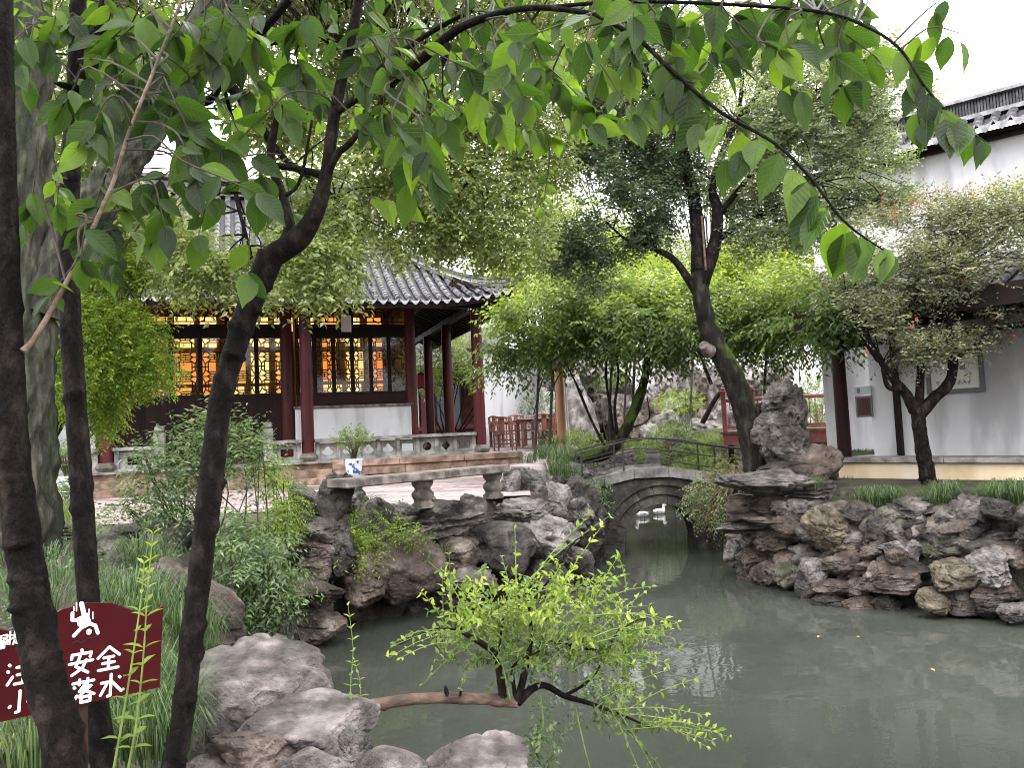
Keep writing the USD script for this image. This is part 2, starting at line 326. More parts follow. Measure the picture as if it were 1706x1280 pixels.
M['rock_pale'] = surf('rock_pale', [(0.2, (0.04, 0.036, 0.0344)), (0.42, (0.16, 0.148, 0.1424)), (0.6, (0.288, 0.272, 0.264)), (0.8, (0.448, 0.424, 0.416))], 5, .6, .9, 24, ramp2=[(.3, (.6, .56, .54)), (.7, (1.05, 1.01, 1))], scale2=1.8, dist=.03)
M['rock_brown'] = surf('rock_brown', [(0.2, (0.0166, 0.0126, 0.01)), (0.42, (0.0755, 0.057, 0.0459)), (0.6, (0.1434, 0.1147, 0.0969)), (0.8, (0.2717, 0.2368, 0.2118))], 4.5, .62, .9, 22, ramp2=[(.25, (.5, .46, .43)), (.7, (1.1, 1.03, 1.0))], scale2=1.7, dist=.03, moss=((.06, .085, .02), 2.6, 1.03))
M['rock_yellow'] = surf('rock_yellow', [(0.2, (0.036, 0.0274, 0.0171)), (0.5, (0.144, 0.1188, 0.0778)), (0.8, (0.288, 0.2592, 0.2022))], 6, .65, .9, 22, ramp2=[(.3, (.6, .56, .54)), (.7, (1.05, 1.01, 1))], scale2=2.4, dist=.03)
M['rock_red'] = surf('rock_red', [(0.2, (0.0234, 0.0172, 0.0137)), (0.5, (0.117, 0.0901, 0.0738)), (0.8, (0.2496, 0.2231, 0.2016))], 5, .6, .9, 22, ramp2=[(.3, (.55, .52, .5)), (.7, (1.1, 1.03, 1))], scale2=2.2, dist=.03)
M['rock_moss'] = surf('rock_moss', [(0.2, (0.0151, 0.0141, 0.0093)), (0.5, (0.0755, 0.0696, 0.0502)), (0.8, (0.2113, 0.1924, 0.1579))], 5, .65, .9, 22, dist=.03, moss=((.055, .08, .014), 3.2, .80))
M['rock_dark'] = surf('rock_dark', [(0.2, (0.0106, 0.0089, 0.0079)), (0.5, (0.0453, 0.04, 0.0359)), (0.8, (0.1283, 0.1184, 0.1077))], 4.5, .5, .9, 22, ramp2=[(.3, (.6, .56, .54)), (.7, (1.1, 1.05, 1.02))], scale2=1.7, dist=.03)
M['boulder'] = surf('boulder', [(0.2, (0.0292, 0.0241, 0.0224)), (0.42, (0.0903, 0.0791, 0.0757)), (0.58, (0.1505, 0.135, 0.1307)), (0.8, (0.258, 0.2391, 0.2356))], 7, .58, .9, 45, ramp2=[(.25, (.5, .46, .44)), (.68, (1.12, 1.05, 1.04))], scale2=3.2, dist=.012, moss=((.05, .065, .02), 3.4, 1.08))
M['soil'] = surf('soil', [(.3, (.03, .024, .017)), (.5, (.06, .05, .034)), (.7, (.05, .07, .02))], 3, .9, .6, 20, dist=.05)
M['plaster'] = surf('white_plaster', [(.3, (.46, .448, .468)), (.6, (.54, .527, .55))], 1.1, .85, .06, 30, ramp2=[(.2, (.74, .73, .72)), (.45, (1, 1, 1))], scale2=2.2, dist=.004, squash=(1, 1, .22))
M['plaster_old'] = surf('old_plaster', [(.3, (.42, .39, .38)), (.5, (.6, .57, .56)), (.7, (.7, .68, .68))], 1.0, .9, .1, 20, dist=.01, squash=(1, 1, .35))
M['plinth'] = surf('plinth_render', [(.3, (.46, .34, .21)), (.5, (.56, .44, .29)), (.72, (.6, .51, .39))], 1.4, .85, .12, 40, dist=.01, squash=(1, 1, .5))
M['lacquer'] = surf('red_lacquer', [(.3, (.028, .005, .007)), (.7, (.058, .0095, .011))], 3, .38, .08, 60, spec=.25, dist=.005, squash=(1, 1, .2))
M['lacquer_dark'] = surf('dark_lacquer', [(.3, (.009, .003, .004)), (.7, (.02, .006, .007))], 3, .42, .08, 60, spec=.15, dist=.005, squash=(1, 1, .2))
M['darkwood'] = surf('dark_wood', [(.3, (.005, .003, .0033)), (.7, (.013, .0065, .007))], 5, .5, .12, 50, dist=.004, squash=(1, 1, .15), spec=.15)
M['redwood'] = surf('rose_painted_wood', [(.3, (.24, .065, .075)), (.7, (.36, .11, .12))], 4, .55, .1, 50, dist=.004)
M['chairwood'] = surf('brown_chair_wood', [(.3, (.10, .035, .022)), (.7, (.19, .07, .045))], 5, .45, .1, 50, dist=.004)
M['postwood'] = surf('bare_post_wood', [(.3, (.22, .105, .055)), (.7, (.36, .19, .11))], 4, .7, .15, 40, squash=(1, 1, .2), dist=.01)
M['stone'] = surf('grey_stone', [(0.3, (0.104, 0.1, 0.096)), (0.5, (0.2, 0.192, 0.184)), (0.7, (0.288, 0.276, 0.264))], 5, .8, .25, 45, ramp2=[(.3, (.7, .68, .66)), (.65, (1.08, 1.06, 1.05))], scale2=1.6, dist=.01)
M['benchstone'] = surf('bench_stone', [(0.3, (0.0521, 0.0425, 0.0354)), (0.5, (0.1237, 0.1033, 0.0884)), (0.7, (0.2083, 0.1762, 0.154))], 6, .8, .35, 45, dist=.01)
M['stepstone'] = surf('brown_stone', [(.3, (.125, .078, .056)), (.5, (.22, .145, .11)), (.7, (.32, .225, .18))], 5, .8, .3, 45, ramp2=[(.3, (.62, .58, .55)), (.65, (1.08, 1.05, 1.03))], scale2=1.3, dist=.01)
M['bridgestone'] = surf('bridge_stone', [(0.2, (0.0108, 0.0102, 0.009)), (0.5, (0.042, 0.0402, 0.036)), (0.8, (0.12, 0.114, 0.102))], 4.5, .8, .7, 30, dist=.012, ramp2=[(.3, (.5, .48, .45)), (.7, (1.15, 1.1, 1.05))], scale2=1.4)
M['tile'] = surf('roof_tile', [(0.3, (0.0248, 0.0237, 0.0275)), (0.5, (0.0605, 0.0578, 0.0633)), (0.7, (0.11, 0.1045, 0.11))], 7, .6, .3, 40, dist=.01)
M['tileedge'] = surf('roof_tile_end', [(0.3, (0.15, 0.1425, 0.15)), (0.6, (0.255, 0.2475, 0.255))], 9, .7, .3, 50, dist=.01)
M['pantile'] = surf('roof_pan', [(.3, (.02, .02, .023)), (.6, (.06, .058, .063))], 7, .7, .3, 40, dist=.01)
M['iron'] = surf('black_iron', [(.3, (.012, .011, .011)), (.7, (.035, .028, .025))], 12, .5, .2, 60, dist=.002)
M['whitepaint'] = surf('white_paint', [(.3, (.62, .61, .63)), (.7, (.76, .75, .77))], 4, .5, .05, 50, dist=.003)
M['porcelain'] = usdkit.material(stage, LK + 'blue_white_porcelain', {'tc': ('texture_coordinate', {}), 'n': ('noise_texture', {'scale': 9., 'detail': 2.}), 'r': ('rgb_ramp', {'ramp': [(0, (.72, .74, .78)), (.53, (.72, .74, .78)), (.57, (.05, .1, .32)), (.66, (.05, .1, .32)), (.70, (.72, .74, .78))]}), 'p': ('principled_bsdf', {'roughness': .15})}, [('tc.object', 'n.vector'), ('n.fac', 'r.fac'), ('r.color', 'p.base_color')], surface='p.BSDF')
M['bark_dark'] = surf('dark_bark', [(.2, (.003, .0026, .0026)), (.5, (.008, .0066, .0062)), (.8, (.034, .029, .027))], 22, .75, .9, 80, squash=(1, 1, .5), dist=.008, spec=.1, ramp2=[(.3, (.6, .56, .56)), (.7, (1.4, 1.25, 1.15))], scale2=4.)  # darkened below real bark: the canopy's shade is put into the colour
M['bark_old'] = surf('furrowed_bark', [(.2, (.008, .008, .006)), (.5, (.032, .030, .021)), (.8, (.10, .094, .075))], 14, .9, .9, 40, squash=(1, 1, .18), dist=.02, ramp2=[(.35, (.55, .68, .4)), (.65, (1.1, 1.05, 1.0))], scale2=1.6)
M['bark_moss'] = surf('mossy_bark', [(.2, (.004, .004, .0035)), (.55, (.018, .016, .013)), (.8, (.05, .045, .036))], 12, .85, .9, 40, squash=(1, 1, .35), dist=.012, spec=.1, moss=((.06, .085, .012), 3.0, .62))
M['bark_brown'] = surf('brown_bark', [(0.3, (0.054, 0.03, 0.0204)), (0.5, (0.12, 0.075, 0.054)), (0.7, (0.198, 0.138, 0.108))], 14, .75, .5, 50, dist=.01, squash=(.4, 1, 1))
M['twig'] = surf('twig_bark', [(.3, (.03, .022, .016)), (.7, (.075, .056, .04))], 20, .8, .2, 50, dist=.003)
M['straw'] = surf('dry_stalk', [(.3, (.17, .11, .075)), (.7, (.33, .24, .18))], 20, .8, .2, 60, dist=.003)
M['stem'] = surf('green_stem', [(.3, (.10, .14, .03)), (.7, (.19, .25, .06))], 20, .6, .1, 60, dist=.002)
M['signred'] = surf('sign_red', [(.3, (.04, .003, .005)), (.7, (.055, .0045, .0065))], 2.5, .42, .04, 50, dist=.002, spec=.15)
M['signpost'] = surf('sign_post_brown', [(.3, (.02, .008, .007)), (.7, (.05, .018, .015))], 8, .5, .1, 50, dist=.002)
M['signwhite'] = plain('sign_white', (.80, .79, .80), .45)
M['signdark'] = plain('sign_dark_print', (.03, .004, .005), .45)  # dark print of the ripples
# leaves: colours from the leaf's own number
M['lf_front'] = leafmat('broad_leaf', [(0, (.010, .024, .006)), (.5, (.034, .068, .011)), (1, (.12, .19, .02))], .5, .33, .55, 2.0, veins=60.)  # bright yellow end of the ramp paints backlit leaves
M['lf_camphor'] = leafmat('pale_green_leaf', [(0, (.08, .105, .04)), (.5, (.2, .24, .095)), (1, (.37, .40, .17))], .5, .42, .5, 1.35)
M['lf_dark'] = leafmat('evergreen_leaf', [(0, (.02, .032, .016)), (.5, (.055, .08, .042)), (.85, (.11, .145, .08)), (1, (.22, .25, .17))], .34, .28, .8, 1.5)
M['lf_silver'] = leafmat('silver_green_leaf', [(0, (.05, .07, .035)), (.5, (.155, .185, .11)), (.85, (.28, .31, .2)), (1, (.42, .44, .34))], .42, .32, .7, 1.35)
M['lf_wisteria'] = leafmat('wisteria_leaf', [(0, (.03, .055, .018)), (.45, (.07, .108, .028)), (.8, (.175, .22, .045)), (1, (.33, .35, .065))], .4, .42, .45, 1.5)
M['lf_maple'] = leafmat('maple_leaf', [(0, (.06, .10, .02)), (.5, (.155, .225, .035)), (1, (.31, .38, .055))], .45, .5, .3, 1.5)
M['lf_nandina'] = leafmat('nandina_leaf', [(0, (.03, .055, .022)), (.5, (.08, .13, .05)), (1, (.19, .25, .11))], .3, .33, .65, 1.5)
M['lf_pom'] = leafmat('grey_green_leaf', [(0, (.05, .056, .032)), (.5, (.14, .15, .09)), (.85, (.27, .27, .18)), (1, (.38, .33, .22))], .3, .38, .6, 1.4)
M['lf_pomtip'] = leafmat('red_tip_leaf', [(0, (.2, .1, .05)), (1, (.34, .13, .08))], .35, .45, .4, 1.3)
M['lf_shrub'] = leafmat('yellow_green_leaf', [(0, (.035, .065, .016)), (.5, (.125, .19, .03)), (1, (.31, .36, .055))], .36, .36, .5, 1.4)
M['lf_far'] = leafmat('far_yellow_leaf', [(0, (.12, .17, .03)), (.5, (.24, .3, .045)), (1, (.42, .44, .07))], .4, .6, .3, 1.4)
M['lf_bush'] = leafmat('clipped_bush_leaf', [(0, (.05, .08, .02)), (.5, (.11, .16, .04)), (1, (.2, .26, .07))], .3, .5, .3, 1.4)
M['lf_grass'] = leafmat('grass_blade', [(0, (.02, .04, .016)), (.5, (.052, .088, .034)), (1, (.13, .175, .085))], .25, .45, .3, 1.4)
M['lf_dry'] = leafmat('dry_vine', [(0, (.10, .085, .05)), (.5, (.19, .16, .09)), (1, (.14, .19, .06))], .25, .6, .3, 1.2)
M['flower'] = leafmat('orange_petal', [(0, (.6, .12, .04)), (1, (.75, .25, .12))], .3, .5, .3, 1.1)
M['water'] = usdkit.material(stage, LK + 'pond_water', {
    'g': ('geometry', {}), 'mp': ('mapping', {'scale': (1., 1.8, 1.)}), 'n': ('noise_texture', {'scale': 2.1, 'detail': 3., 'roughness': .5, 'distortion': .6}), 'b': ('bump', {'strength': .055, 'distance': .05}),
    'n2': ('noise_texture', {'scale': .35, 'detail': 2.}), 'r': ('rgb_ramp', {'ramp': [(.4, (.015, .0165, .0135)), (.6, (.022, .024, .019))]}),
    'p': ('principled_bsdf', {'roughness': .02, 'ior': 1.33, 'specular_ior_level': .5})},
    [('g.position', 'mp.vector'), ('mp.vector', 'n.vector'), ('n.fac', 'b.height'), ('b.normal', 'p.normal'), ('g.position', 'n2.vector'), ('n2.fac', 'r.fac'), ('r.color', 'p.base_color')], surface='p.BSDF')
M['paving'] = usdkit.material(stage, LK + 'pebble_mosaic', {
    'g': ('geometry', {}), 'mp': ('mapping', {'rotation': (0, 0, .33)}), 'br': ('brick_texture', {'scale': 1., 'color1': (.44, .36, .35), 'color2': (.20, .135, .13), 'mortar': (.12, .11, .12), 'mortar_size': .035, 'mortar_smooth': .3, 'brick_width': 1.1, 'row_height': .34, 'bias': -.05}),
    'v': ('voronoi_texture', {'scale': 26., 'feature': 'f1'}), 'r': ('rgb_ramp', {'ramp': [(0, (1.15, 1.13, 1.12)), (.5, (.95, .93, .93)), (.9, (.55, .52, .53))]}), 'm': ('mix_color', {'blend_type': 'multiply', 'fac': 1.}),
    'n': ('noise_texture', {'scale': 1.1, 'detail': 5.}), 'r2': ('rgb_ramp', {'ramp': [(.3, (.62, .6, .6)), (.65, (1.1, 1.08, 1.08))]}), 'm2': ('mix_color', {'blend_type': 'multiply', 'fac': 1.}),
    'b': ('bump', {'strength': .5, 'distance': .012, 'invert': True}), 'p': ('principled_bsdf', {'roughness': .5})},
    [('g.position', 'mp.vector'), ('mp.vector', 'br.vector'), ('g.position', 'v.vector'), ('v.distance', 'r.fac'), ('br.color', 'm.a'), ('r.color', 'm.b'), ('g.position', 'n.vector'), ('n.fac', 'r2.fac'), ('m.result', 'm2.a'), ('r2.color', 'm2.b'), ('m2.result', 'p.base_color'), ('v.distance', 'b.height'), ('b.normal', 'p.normal')], surface='p.BSDF')
M['glow_warm'] = glow('lit_paper_orange', [(.3, (1., .24, .04)), (.5, (1., .36, .08)), (.68, (1., .5, .14))], .34, .9)
M['glow_yellow'] = glow('lit_paper_yellow', [(.3, (1., .5, .12)), (.6, (1., .66, .24))], .5, .9)
M['innerwood'] = surf('warm_inner_wood', [(.3, (.09, .03, .018)), (.7, (.17, .06, .035))], 4, .5, .1, 40, dist=.004)
M['pane'] = usdkit.material(stage, LK + 'window_glass', {'f': ('fresnel', {'IOR': 1.5}), 'k': ('math', {'math_type': 'multiply_add', 'value2': 1.0, 'value3': .0, 'use_clamp': True}), 't': ('transparent_bsdf', {'color': (.93, .93, .92)}), 'gl': ('glossy_bsdf', {'color': (1, 1, 1), 'roughness': .02}), 'm': ('mix_closure', {})},
    [('f.fac', 'k.value1'), ('k.value', 'm.fac'), ('t.BSDF', 'm.closure1'), ('gl.BSDF', 'm.closure2')], surface='m.closure')
M['darkglass'] = plain('dim_glass', (.02, .022, .028), .08)
M['curtain'] = plain('pale_curtain', (.4, .38, .33), .8)
M['paper'] = plain('cream_paper', (.62, .61, .57), .8)
M['ink'] = plain('grey_ink', (.12, .12, .13), .8)
M['sealink'] = plain('blue_grey_print', (.17, .2, .24), .7)
M['metalplate'] = plain('brushed_plate', (.38, .38, .41), .35)
M['wine'] = plain('dark_wine_panel', (.05, .012, .018), .4)
M['lanternred'] = plain('red_lantern', (.2, .015, .02), .6)
M['white_feather'] = plain('white_feather', (.8, .77, .75), .8)
M['bill'] = plain('orange_bill', (.55, .25, .04), .5)
M['tail_dark'] = plain('dark_feather', (.03, .03, .035), .7)
M['pvc'] = plain('white_pipe', (.66, .66, .68), .4)
M['yellowleaf'] = plain('fallen_yellow_leaf', (.5, .32, .04), .6)
M['farwhite'] = surf('far_white_wall', [(.3, (.62, .6, .63)), (.7, (.74, .72, .75))], .4, .9, .02, 5)
# ------------------------------------------------------------------ ground, pond
WATER = -1.26
POND = np.array([(-1.55, 5.5), (-.95, 4.35), (0, 3.95), (2, 3.8), (5, 3.5), (8.6, 3.9), (8.2, 6.6), (5.35, 8.0), (4.9, 8.45), (4.34, 8.66), (3.85, 9.1), (3.5, 10.0), (3.5, 11.6), (3.72, 13.2),
                 (3.75, 15.1), (4.9, 17.5), (5.1, 20), (4.5, 21.4), (2.8, 21.4), (1.5, 18), (1.35, 15.1), (1.45, 13.2), (1.1, 11.6), (.45, 10.8), (-.4, 10.5), (-.95, 10.0), (-1.45, 9.4), (-2.2, 8.9), (-2.5, 8.4), (-2.1, 7)])
_pp = Polygon(POND)
def pond_sd(x, y):
    x, y = np.asarray(x, float), np.asarray(y, float)
    p = np.stack([x, y], -1)[..., None, :]; a = POND; b = np.roll(POND, -1, 0); ab = b - a
    t = np.clip(((p - a) * ab).sum(-1) / (ab ** 2).sum(-1), 0, 1)
    d = np.sqrt((((p - a) - ab * t[..., None]) ** 2).sum(-1)).min(-1)
    return np.where(shapely.contains_xy(_pp, x, y), d, -d)
def zbase(x, y):
    x, y = np.asarray(x, float), np.asarray(y, float)
    z = lerp(-.62, .5 * sm((y - 16.8) / 3.7), sm((y - 4.2) / 4.2))
    z = z + .28 * sm((x - 4.2) / 1.5) * sm((y - 13) / 3)
    return z
def zf(x, y):
    z = zbase(x, y); n = .025 * (meshkit.fbm(np.stack([np.asarray(x) * .8, np.asarray(y) * .8, 0 * np.asarray(x)], -1), 3, 4) - .5)
    return lerp(z + n, -2.4, sm((pond_sd(x, y) + .85) / .8))
def grid_mesh(xs, ys, zfun, mask=None):
    X, Y = np.meshgrid(xs, ys); Z = zfun(X, Y)
    v = np.stack([X, Y, Z], -1).reshape(-1, 3); nx = len(xs)
    i, j = np.meshgrid(np.arange(nx - 1), np.arange(len(ys) - 1))
    a = (j * nx + i)
    if mask is not None:
        k = mask(X, Y); a = a[k[:-1, :-1] & k[1:, :-1] & k[:-1, 1:] & k[1:, 1:]]
    a = a.ravel(); f = np.vstack([np.stack([a, a + 1, a + nx + 1], 1), np.stack([a, a + nx + 1, a + nx], 1)])
    u, k = np.unique(f, return_inverse=True); return v[u], k.reshape(-1, 3)
_far = np.geomspace(1, 900, 26) + 13
xs = np.concatenate([-_far[::-1], np.arange(-14, 14.01, .16), _far + 1]); ys = np.concatenate([-_far[::-1] + 8, np.arange(-5, 28, .16), _far + 15])
tag(obj('ground', grid_mesh(xs, ys, zf), M['soil'], smooth=True), 'dark damp soil of the garden banks around the pond', 'ground', kind='structure')
wx = np.array([(-4, 2.8), (9.5, 2.8), (9.5, 9), (6.5, 14), (6.5, 22.5), (.5, 22.5), (.3, 12), (-4, 10.5)])
_w = extr(Polygon(wx), .01); _w[0][:, 2] += WATER - .01
tag(obj('water', _w, M['water']), 'murky grey green water of the garden pond', 'water', kind='structure')
def cm(X, Y):
    return (pond_sd(X, Y) < -.42) & ((Y > 10.2) | (X < -4)) & (Y < 24 - .0 * X) & (X < lerp(.2, 1.6, sm((Y - 11) / 8)))
tag(obj('courtyard_paving', grid_mesh(np.arange(-13, 2.4, .2), np.arange(9.6, 25, .2), lambda x, y: zbase(x, y) + .018, cm), M['paving'], smooth=True), 'pink and grey pebble mosaic paving of the courtyard', 'paving', kind='structure')

# ------------------------------------------------------------------ the hall (pavilion)
HB = np.array([-4.65, 17.52, 0.]); E1 = np.array([.946, .324, 0.]); E1 /= np.linalg.norm(E1); E2 = np.array([-E1[1], E1[0], 0.]); EZ = np.array([0, 0, 1.])
hall = thing('garden_hall', 'dark red timber hall with lattice windows lit from inside and grey tiled roof', 'hall', HB, math.atan2(E1[1], E1[0]))
PZ = .50                                                   # platform top
rg = np.random.default_rng(7)
# local frame: x along the front, y into the hall, z up
IW = 1.3                                                   # inner wall line
RS = 2.66                                                  # right inner corner
# platform courses of brown stone
plat = obj('platform', bx(-9, 4.75, -.66, 9, -.3, PZ - .06), M['stepstone'], hall)
def course(parent, x0, x1, y, z0, z1, w, side=False, mat='stepstone'):
    x = x0
    while x < x1 - .05:
        e = min(x1, x + w * rg.uniform(.75, 1.25)); e = x1 if x1 - e < .3 else e
        b = bx(x + .004, e - .004, -.74 + y, -.6 + y, z0, z1, .012)
        if side: b = (np.stack([b[0][:, 1] * -1 + y * 2, b[0][:, 0], b[0][:, 2]], -1), b[1][:, ::-1])
        obj('stone', b, M[mat], parent); x = e
for z0, z1, o in ((PZ - .17, PZ - .03, 0), (PZ - .36, PZ - .178, .02), (PZ - .62, PZ - .368, .04)):
    course(plat, .6, 4.86, o, z0, z1, 1.25); course(plat, -9, -4.6, o, z0, z1, 1.3)
for z0, z1 in ((PZ - .17, PZ - .03), (PZ - .36, PZ - .178), (PZ - .62, PZ - .368)):
    x = -.7
    while x < 8.5:
        w = rg.uniform(1, 1.4); obj('stone', bx(4.73, 4.86, x + .004, x + w, z0, z1, .012), M['stepstone'], plat); x += w
obj('floor', bx(-9, 4.8, -.72, 9, PZ - .055, PZ - .018), M['stone'], hall)
# steps between the cheek stones
for k in range(3):
    z = PZ - .02 - .165 * (k + 1)
    x = -4.42
    while x < .4:
        e = min(.42, x + rg.uniform(1.1, 1.7)); e = .42 if .42 - e < .4 else e
        obj('step', bx(x + .004, e, -.72 - .34 * (k + 1), -.70 - .34 * k, z - .3, z, .014), M['stepstone'], hall); x = e
for x in (-4.72, .44):
    p = extr(Polygon([(-.72, PZ - .0), (-.66, PZ - .0), (-.66, -.3), (-1.95, -.3), (-1.95, .05), (-1.9, .08)]), .3)
    v = np.stack([p[0][:, 2] + x, p[0][:, 0], p[0][:, 1]], -1)
    obj('cheek_stone', (v, p[1]), M['stepstone'], hall)
# columns
ECZ = 4.02
def column(x, y, r=.14, z1=ECZ, base=True):
    c = obj('column', lathe([(0, PZ), (r * .97, PZ), (r * 1.0, PZ + .5), (r * 1.0, 2.2), (r * .94, z1), (0, z1)], 22, (x, y, 0)), M['lacquer'], hall, smooth=50)
    if base: obj('column_base', lathe([(0, PZ - .02), (r * 1.25, PZ - .02), (r * 1.62, PZ + .06), (r * 1.6, PZ + .1), (r * 1.15, PZ + .17), (0, PZ + .17)], 22, (x, y, 0)), M['benchstone'], hall, smooth=50)
for x in (-8.1, -4.07, 0, 4.05): column(x, 0)
for y in (3.0, 5.4): column(4.05, y)
for x in (-8.1, -4.3, -.36, RS): column(x, IW, .15, 4.5, False)
for y in (3.4, 5.4): column(RS, y, .13, 4.5, False)
# eave beams and rafters
for a, b, w, h in (((-9, 0, 4.08), (4.2, 0, 4.08), .16, .16), ((4.05, -.1, 4.08), (4.05, 8, 4.08), .16, .16),
                   ((-9, IW, 4.42), (RS + .1, IW, 4.42), .2, .4), ((RS, IW, 4.42), (RS, 7, 4.42), .2, .4)):
    obj('beam', beam(a, b, w, h), M['darkwood'], hall)
# roof: eave height z(x) with upturned corner; profile rises inward
EV, RIDGE, DEP, GX = -.78, 7.6, 3.7, 2.25
def prof(t): return t * (.62 + .38 * t)                    # concave slope, t 0 eave .. 1 ridge
def lift(d): return .34 * np.clip(1 - d / 2.6, 0, 1) ** 2  # corner upturn by distance from the corner
EZ0 = 4.02
def zroof(x, y):
    """front slope / right slope meet on the hip."""
    t = (y - EV) / (DEP - EV); u = (4.05 - EV - x) / (DEP - EV)
    d = np.maximum(4.83 - x, 0) + np.maximum(y - EV, 0)
    return EZ0 + (RIDGE - EZ0) * prof(np.minimum(t, np.where(x > GX - .6, u, 9))) + lift(d)
rows = np.linspace(-.0, 1, 14)
def roof_rows(front):
    c = -9.0 if front else EV + .1
    hi = 4.83 if front else 7.5
    while c < hi:
        if front:
            yend = min(DEP, EV + (4.83 - c)) if c > GX else DEP
            ys_ = np.linspace(EV, yend, max(3, int((yend - EV) / .3) + 2)); xs_ = np.full_like(ys_, c)
        else:
            xend = max(GX, 4.83 - max(0, c - EV)); xs_ = np.linspace(4.83, xend, max(3, int((4.83 - xend) / .3) + 2)); ys_ = np.full_like(xs_, c)
        if (front and ys_[-1] - EV > .25) or (not front and 4.83 - xs_[-1] > .25):
            yield c, xs_, ys_
        c += .245
def tile_row(xs_, ys_, front, r=.075, seg=6):
    """overlapping half-round cover tiles stepping down the slope, each tile a little thicker at its lower edge."""
    P = np.stack([xs_, ys_, zroof(xs_, ys_) + .03], -1); V, Fc, n = [], [], 0
    th = np.linspace(0, np.pi, seg)
    for a, b in zip(P[:-1], P[1:]):
        m = max(1, int(np.linalg.norm(b - a) / .16))
        for k in range(m):
            p, q = lerp(a, b, k / m), lerp(a, b, (k + 1.12) / m)
            j = rg.normal(0, .004, 2)
            for pt, rr, dz in ((p, r, .016 + j[0]), (q, r * .86, 0)):
                s = np.cos(th) * rr; h = np.sin(th) * rr
                V.append(np.stack([pt[0] + (s if front else 0 * s) + (j[1] if front else 0), pt[1] + (0 * s if front else s) + (0 if front else j[1]), pt[2] + h + dz], -1))
            i = np.arange(seg - 1)
            Fc += [np.stack([n + i, n + i + 1, n + seg + i + 1], 1), np.stack([n + i, n + seg + i + 1, n + seg + i], 1), np.stack([np.full(seg - 2, n), n + np.arange(2, seg), n + np.arange(1, seg - 1)], 1)]
            n += 2 * seg
    return np.vstack(V), np.vstack(Fc)
drip = Polygon([(-.125, .03), (-.09, -.03), (-.045, -.09), (0, -.115), (.045, -.09), (.09, -.03), (.125, .03), (.06, -.012), (0, -.025), (-.06, -.012)])
drip3 = extr(drip, .022)
roof = obj('roof', grid_mesh(np.linspace(-9.1, 4.80, 60), np.linspace(EV + .03, DEP, 30), lambda x, y: zroof(x, y) - .03), M['pantile'], hall, smooth=True)
obj('side_slope', grid_mesh(np.linspace(GX, 4.80, 14), np.linspace(EV + .03, 8, 40), lambda x, y: np.minimum(zroof(x, np.minimum(y, 4)), EZ0 + (RIDGE - EZ0) * prof((4.83 - x) / (DEP - EV)) + lift(np.maximum(4.83 - x, 0) + np.maximum(y - EV, 0))) - .03), M['pantile'], roof, smooth=True)
for front in (True, False):
    for c, xs_, ys_ in roof_rows(front):
        if not front: zr = lambda x, y: EZ0 + (RIDGE - EZ0) * prof((4.83 - x) / (DEP - EV)) + lift(np.maximum(4.83 - x, 0) + np.maximum(y - EV, 0))
        _z = zroof
        if not front: zroof = zr
        obj('tile_row', tile_row(xs_, ys_, front), M['tile'], roof, smooth=40)
        z = float(zroof(np.array([xs_[0]]), np.array([ys_[0]]))[0])
        v, f = drip3
        off = .1225
        if front:
            p = np.stack([v[:, 0] + c + off, EV - .05 - v[:, 2] + v[:, 1] * .2, v[:, 1] + z + .02], -1)
            q = lathe([(0, 0), (.07, 0), (.07, .02), (0, .02)], 12)
            qq = np.stack([q[0][:, 0] + c, EV - .03 - q[0][:, 2], q[0][:, 1] * .9 + z + .055], -1)
        else:
            p = np.stack([4.88 + v[:, 2] - v[:, 1] * .2, v[:, 0] + c + off, v[:, 1] + z + .02], -1)
            q = lathe([(0, 0), (.07, 0), (.07, .02), (0, .02)], 12)
            qq = np.stack([4.86 + q[0][:, 2], q[0][:, 0] + c, q[0][:, 1] * .9 + z + .055], -1)
        obj('drip_tile', (p, f), M['tileedge'], roof); obj('round_tile_end', (qq, q[1]), M['tile'], roof)
        zroof = _z
# eave boards and soffit rafters
ex = np.linspace(-9, 4.78, 40)
ez = zroof(ex, np.full_like(ex, EV))
obj('eave_board', cat(*[beam((ex[i], EV + .08, ez[i] - .1), (ex[i + 1], EV + .08, ez[i + 1] - .1), .06, .1) for i in range(39)]), M['darkwood'], roof)
ey = np.linspace(EV, 7.8, 30); ez2 = EZ0 + lift(np.maximum(ey - EV, 0))
obj('eave_board', cat(*[beam((4.75, ey[i], ez2[i] - .1), (4.75, ey[i + 1], ez2[i + 1] - .1), .06, .1) for i in range(29)]), M['darkwood'], roof)
for x in np.arange(-8.9, 4.6, .3):
    z = float(zroof(np.array([x]), np.array([EV]))[0])
    obj('rafter', beam((x, EV + .05, z - .12), (x, .5, max(z, 4.1) + .38), .07, .08), M['darkwood'], roof)
for y in np.arange(-.4, 7.4, .3):
    z = EZ0 + float(lift(max(y - EV, 0)))
    obj('rafter', beam((4.72, y, z - .12), (3.4, y, max(z, 4.1) + .38), .07, .08), M['darkwood'], roof)
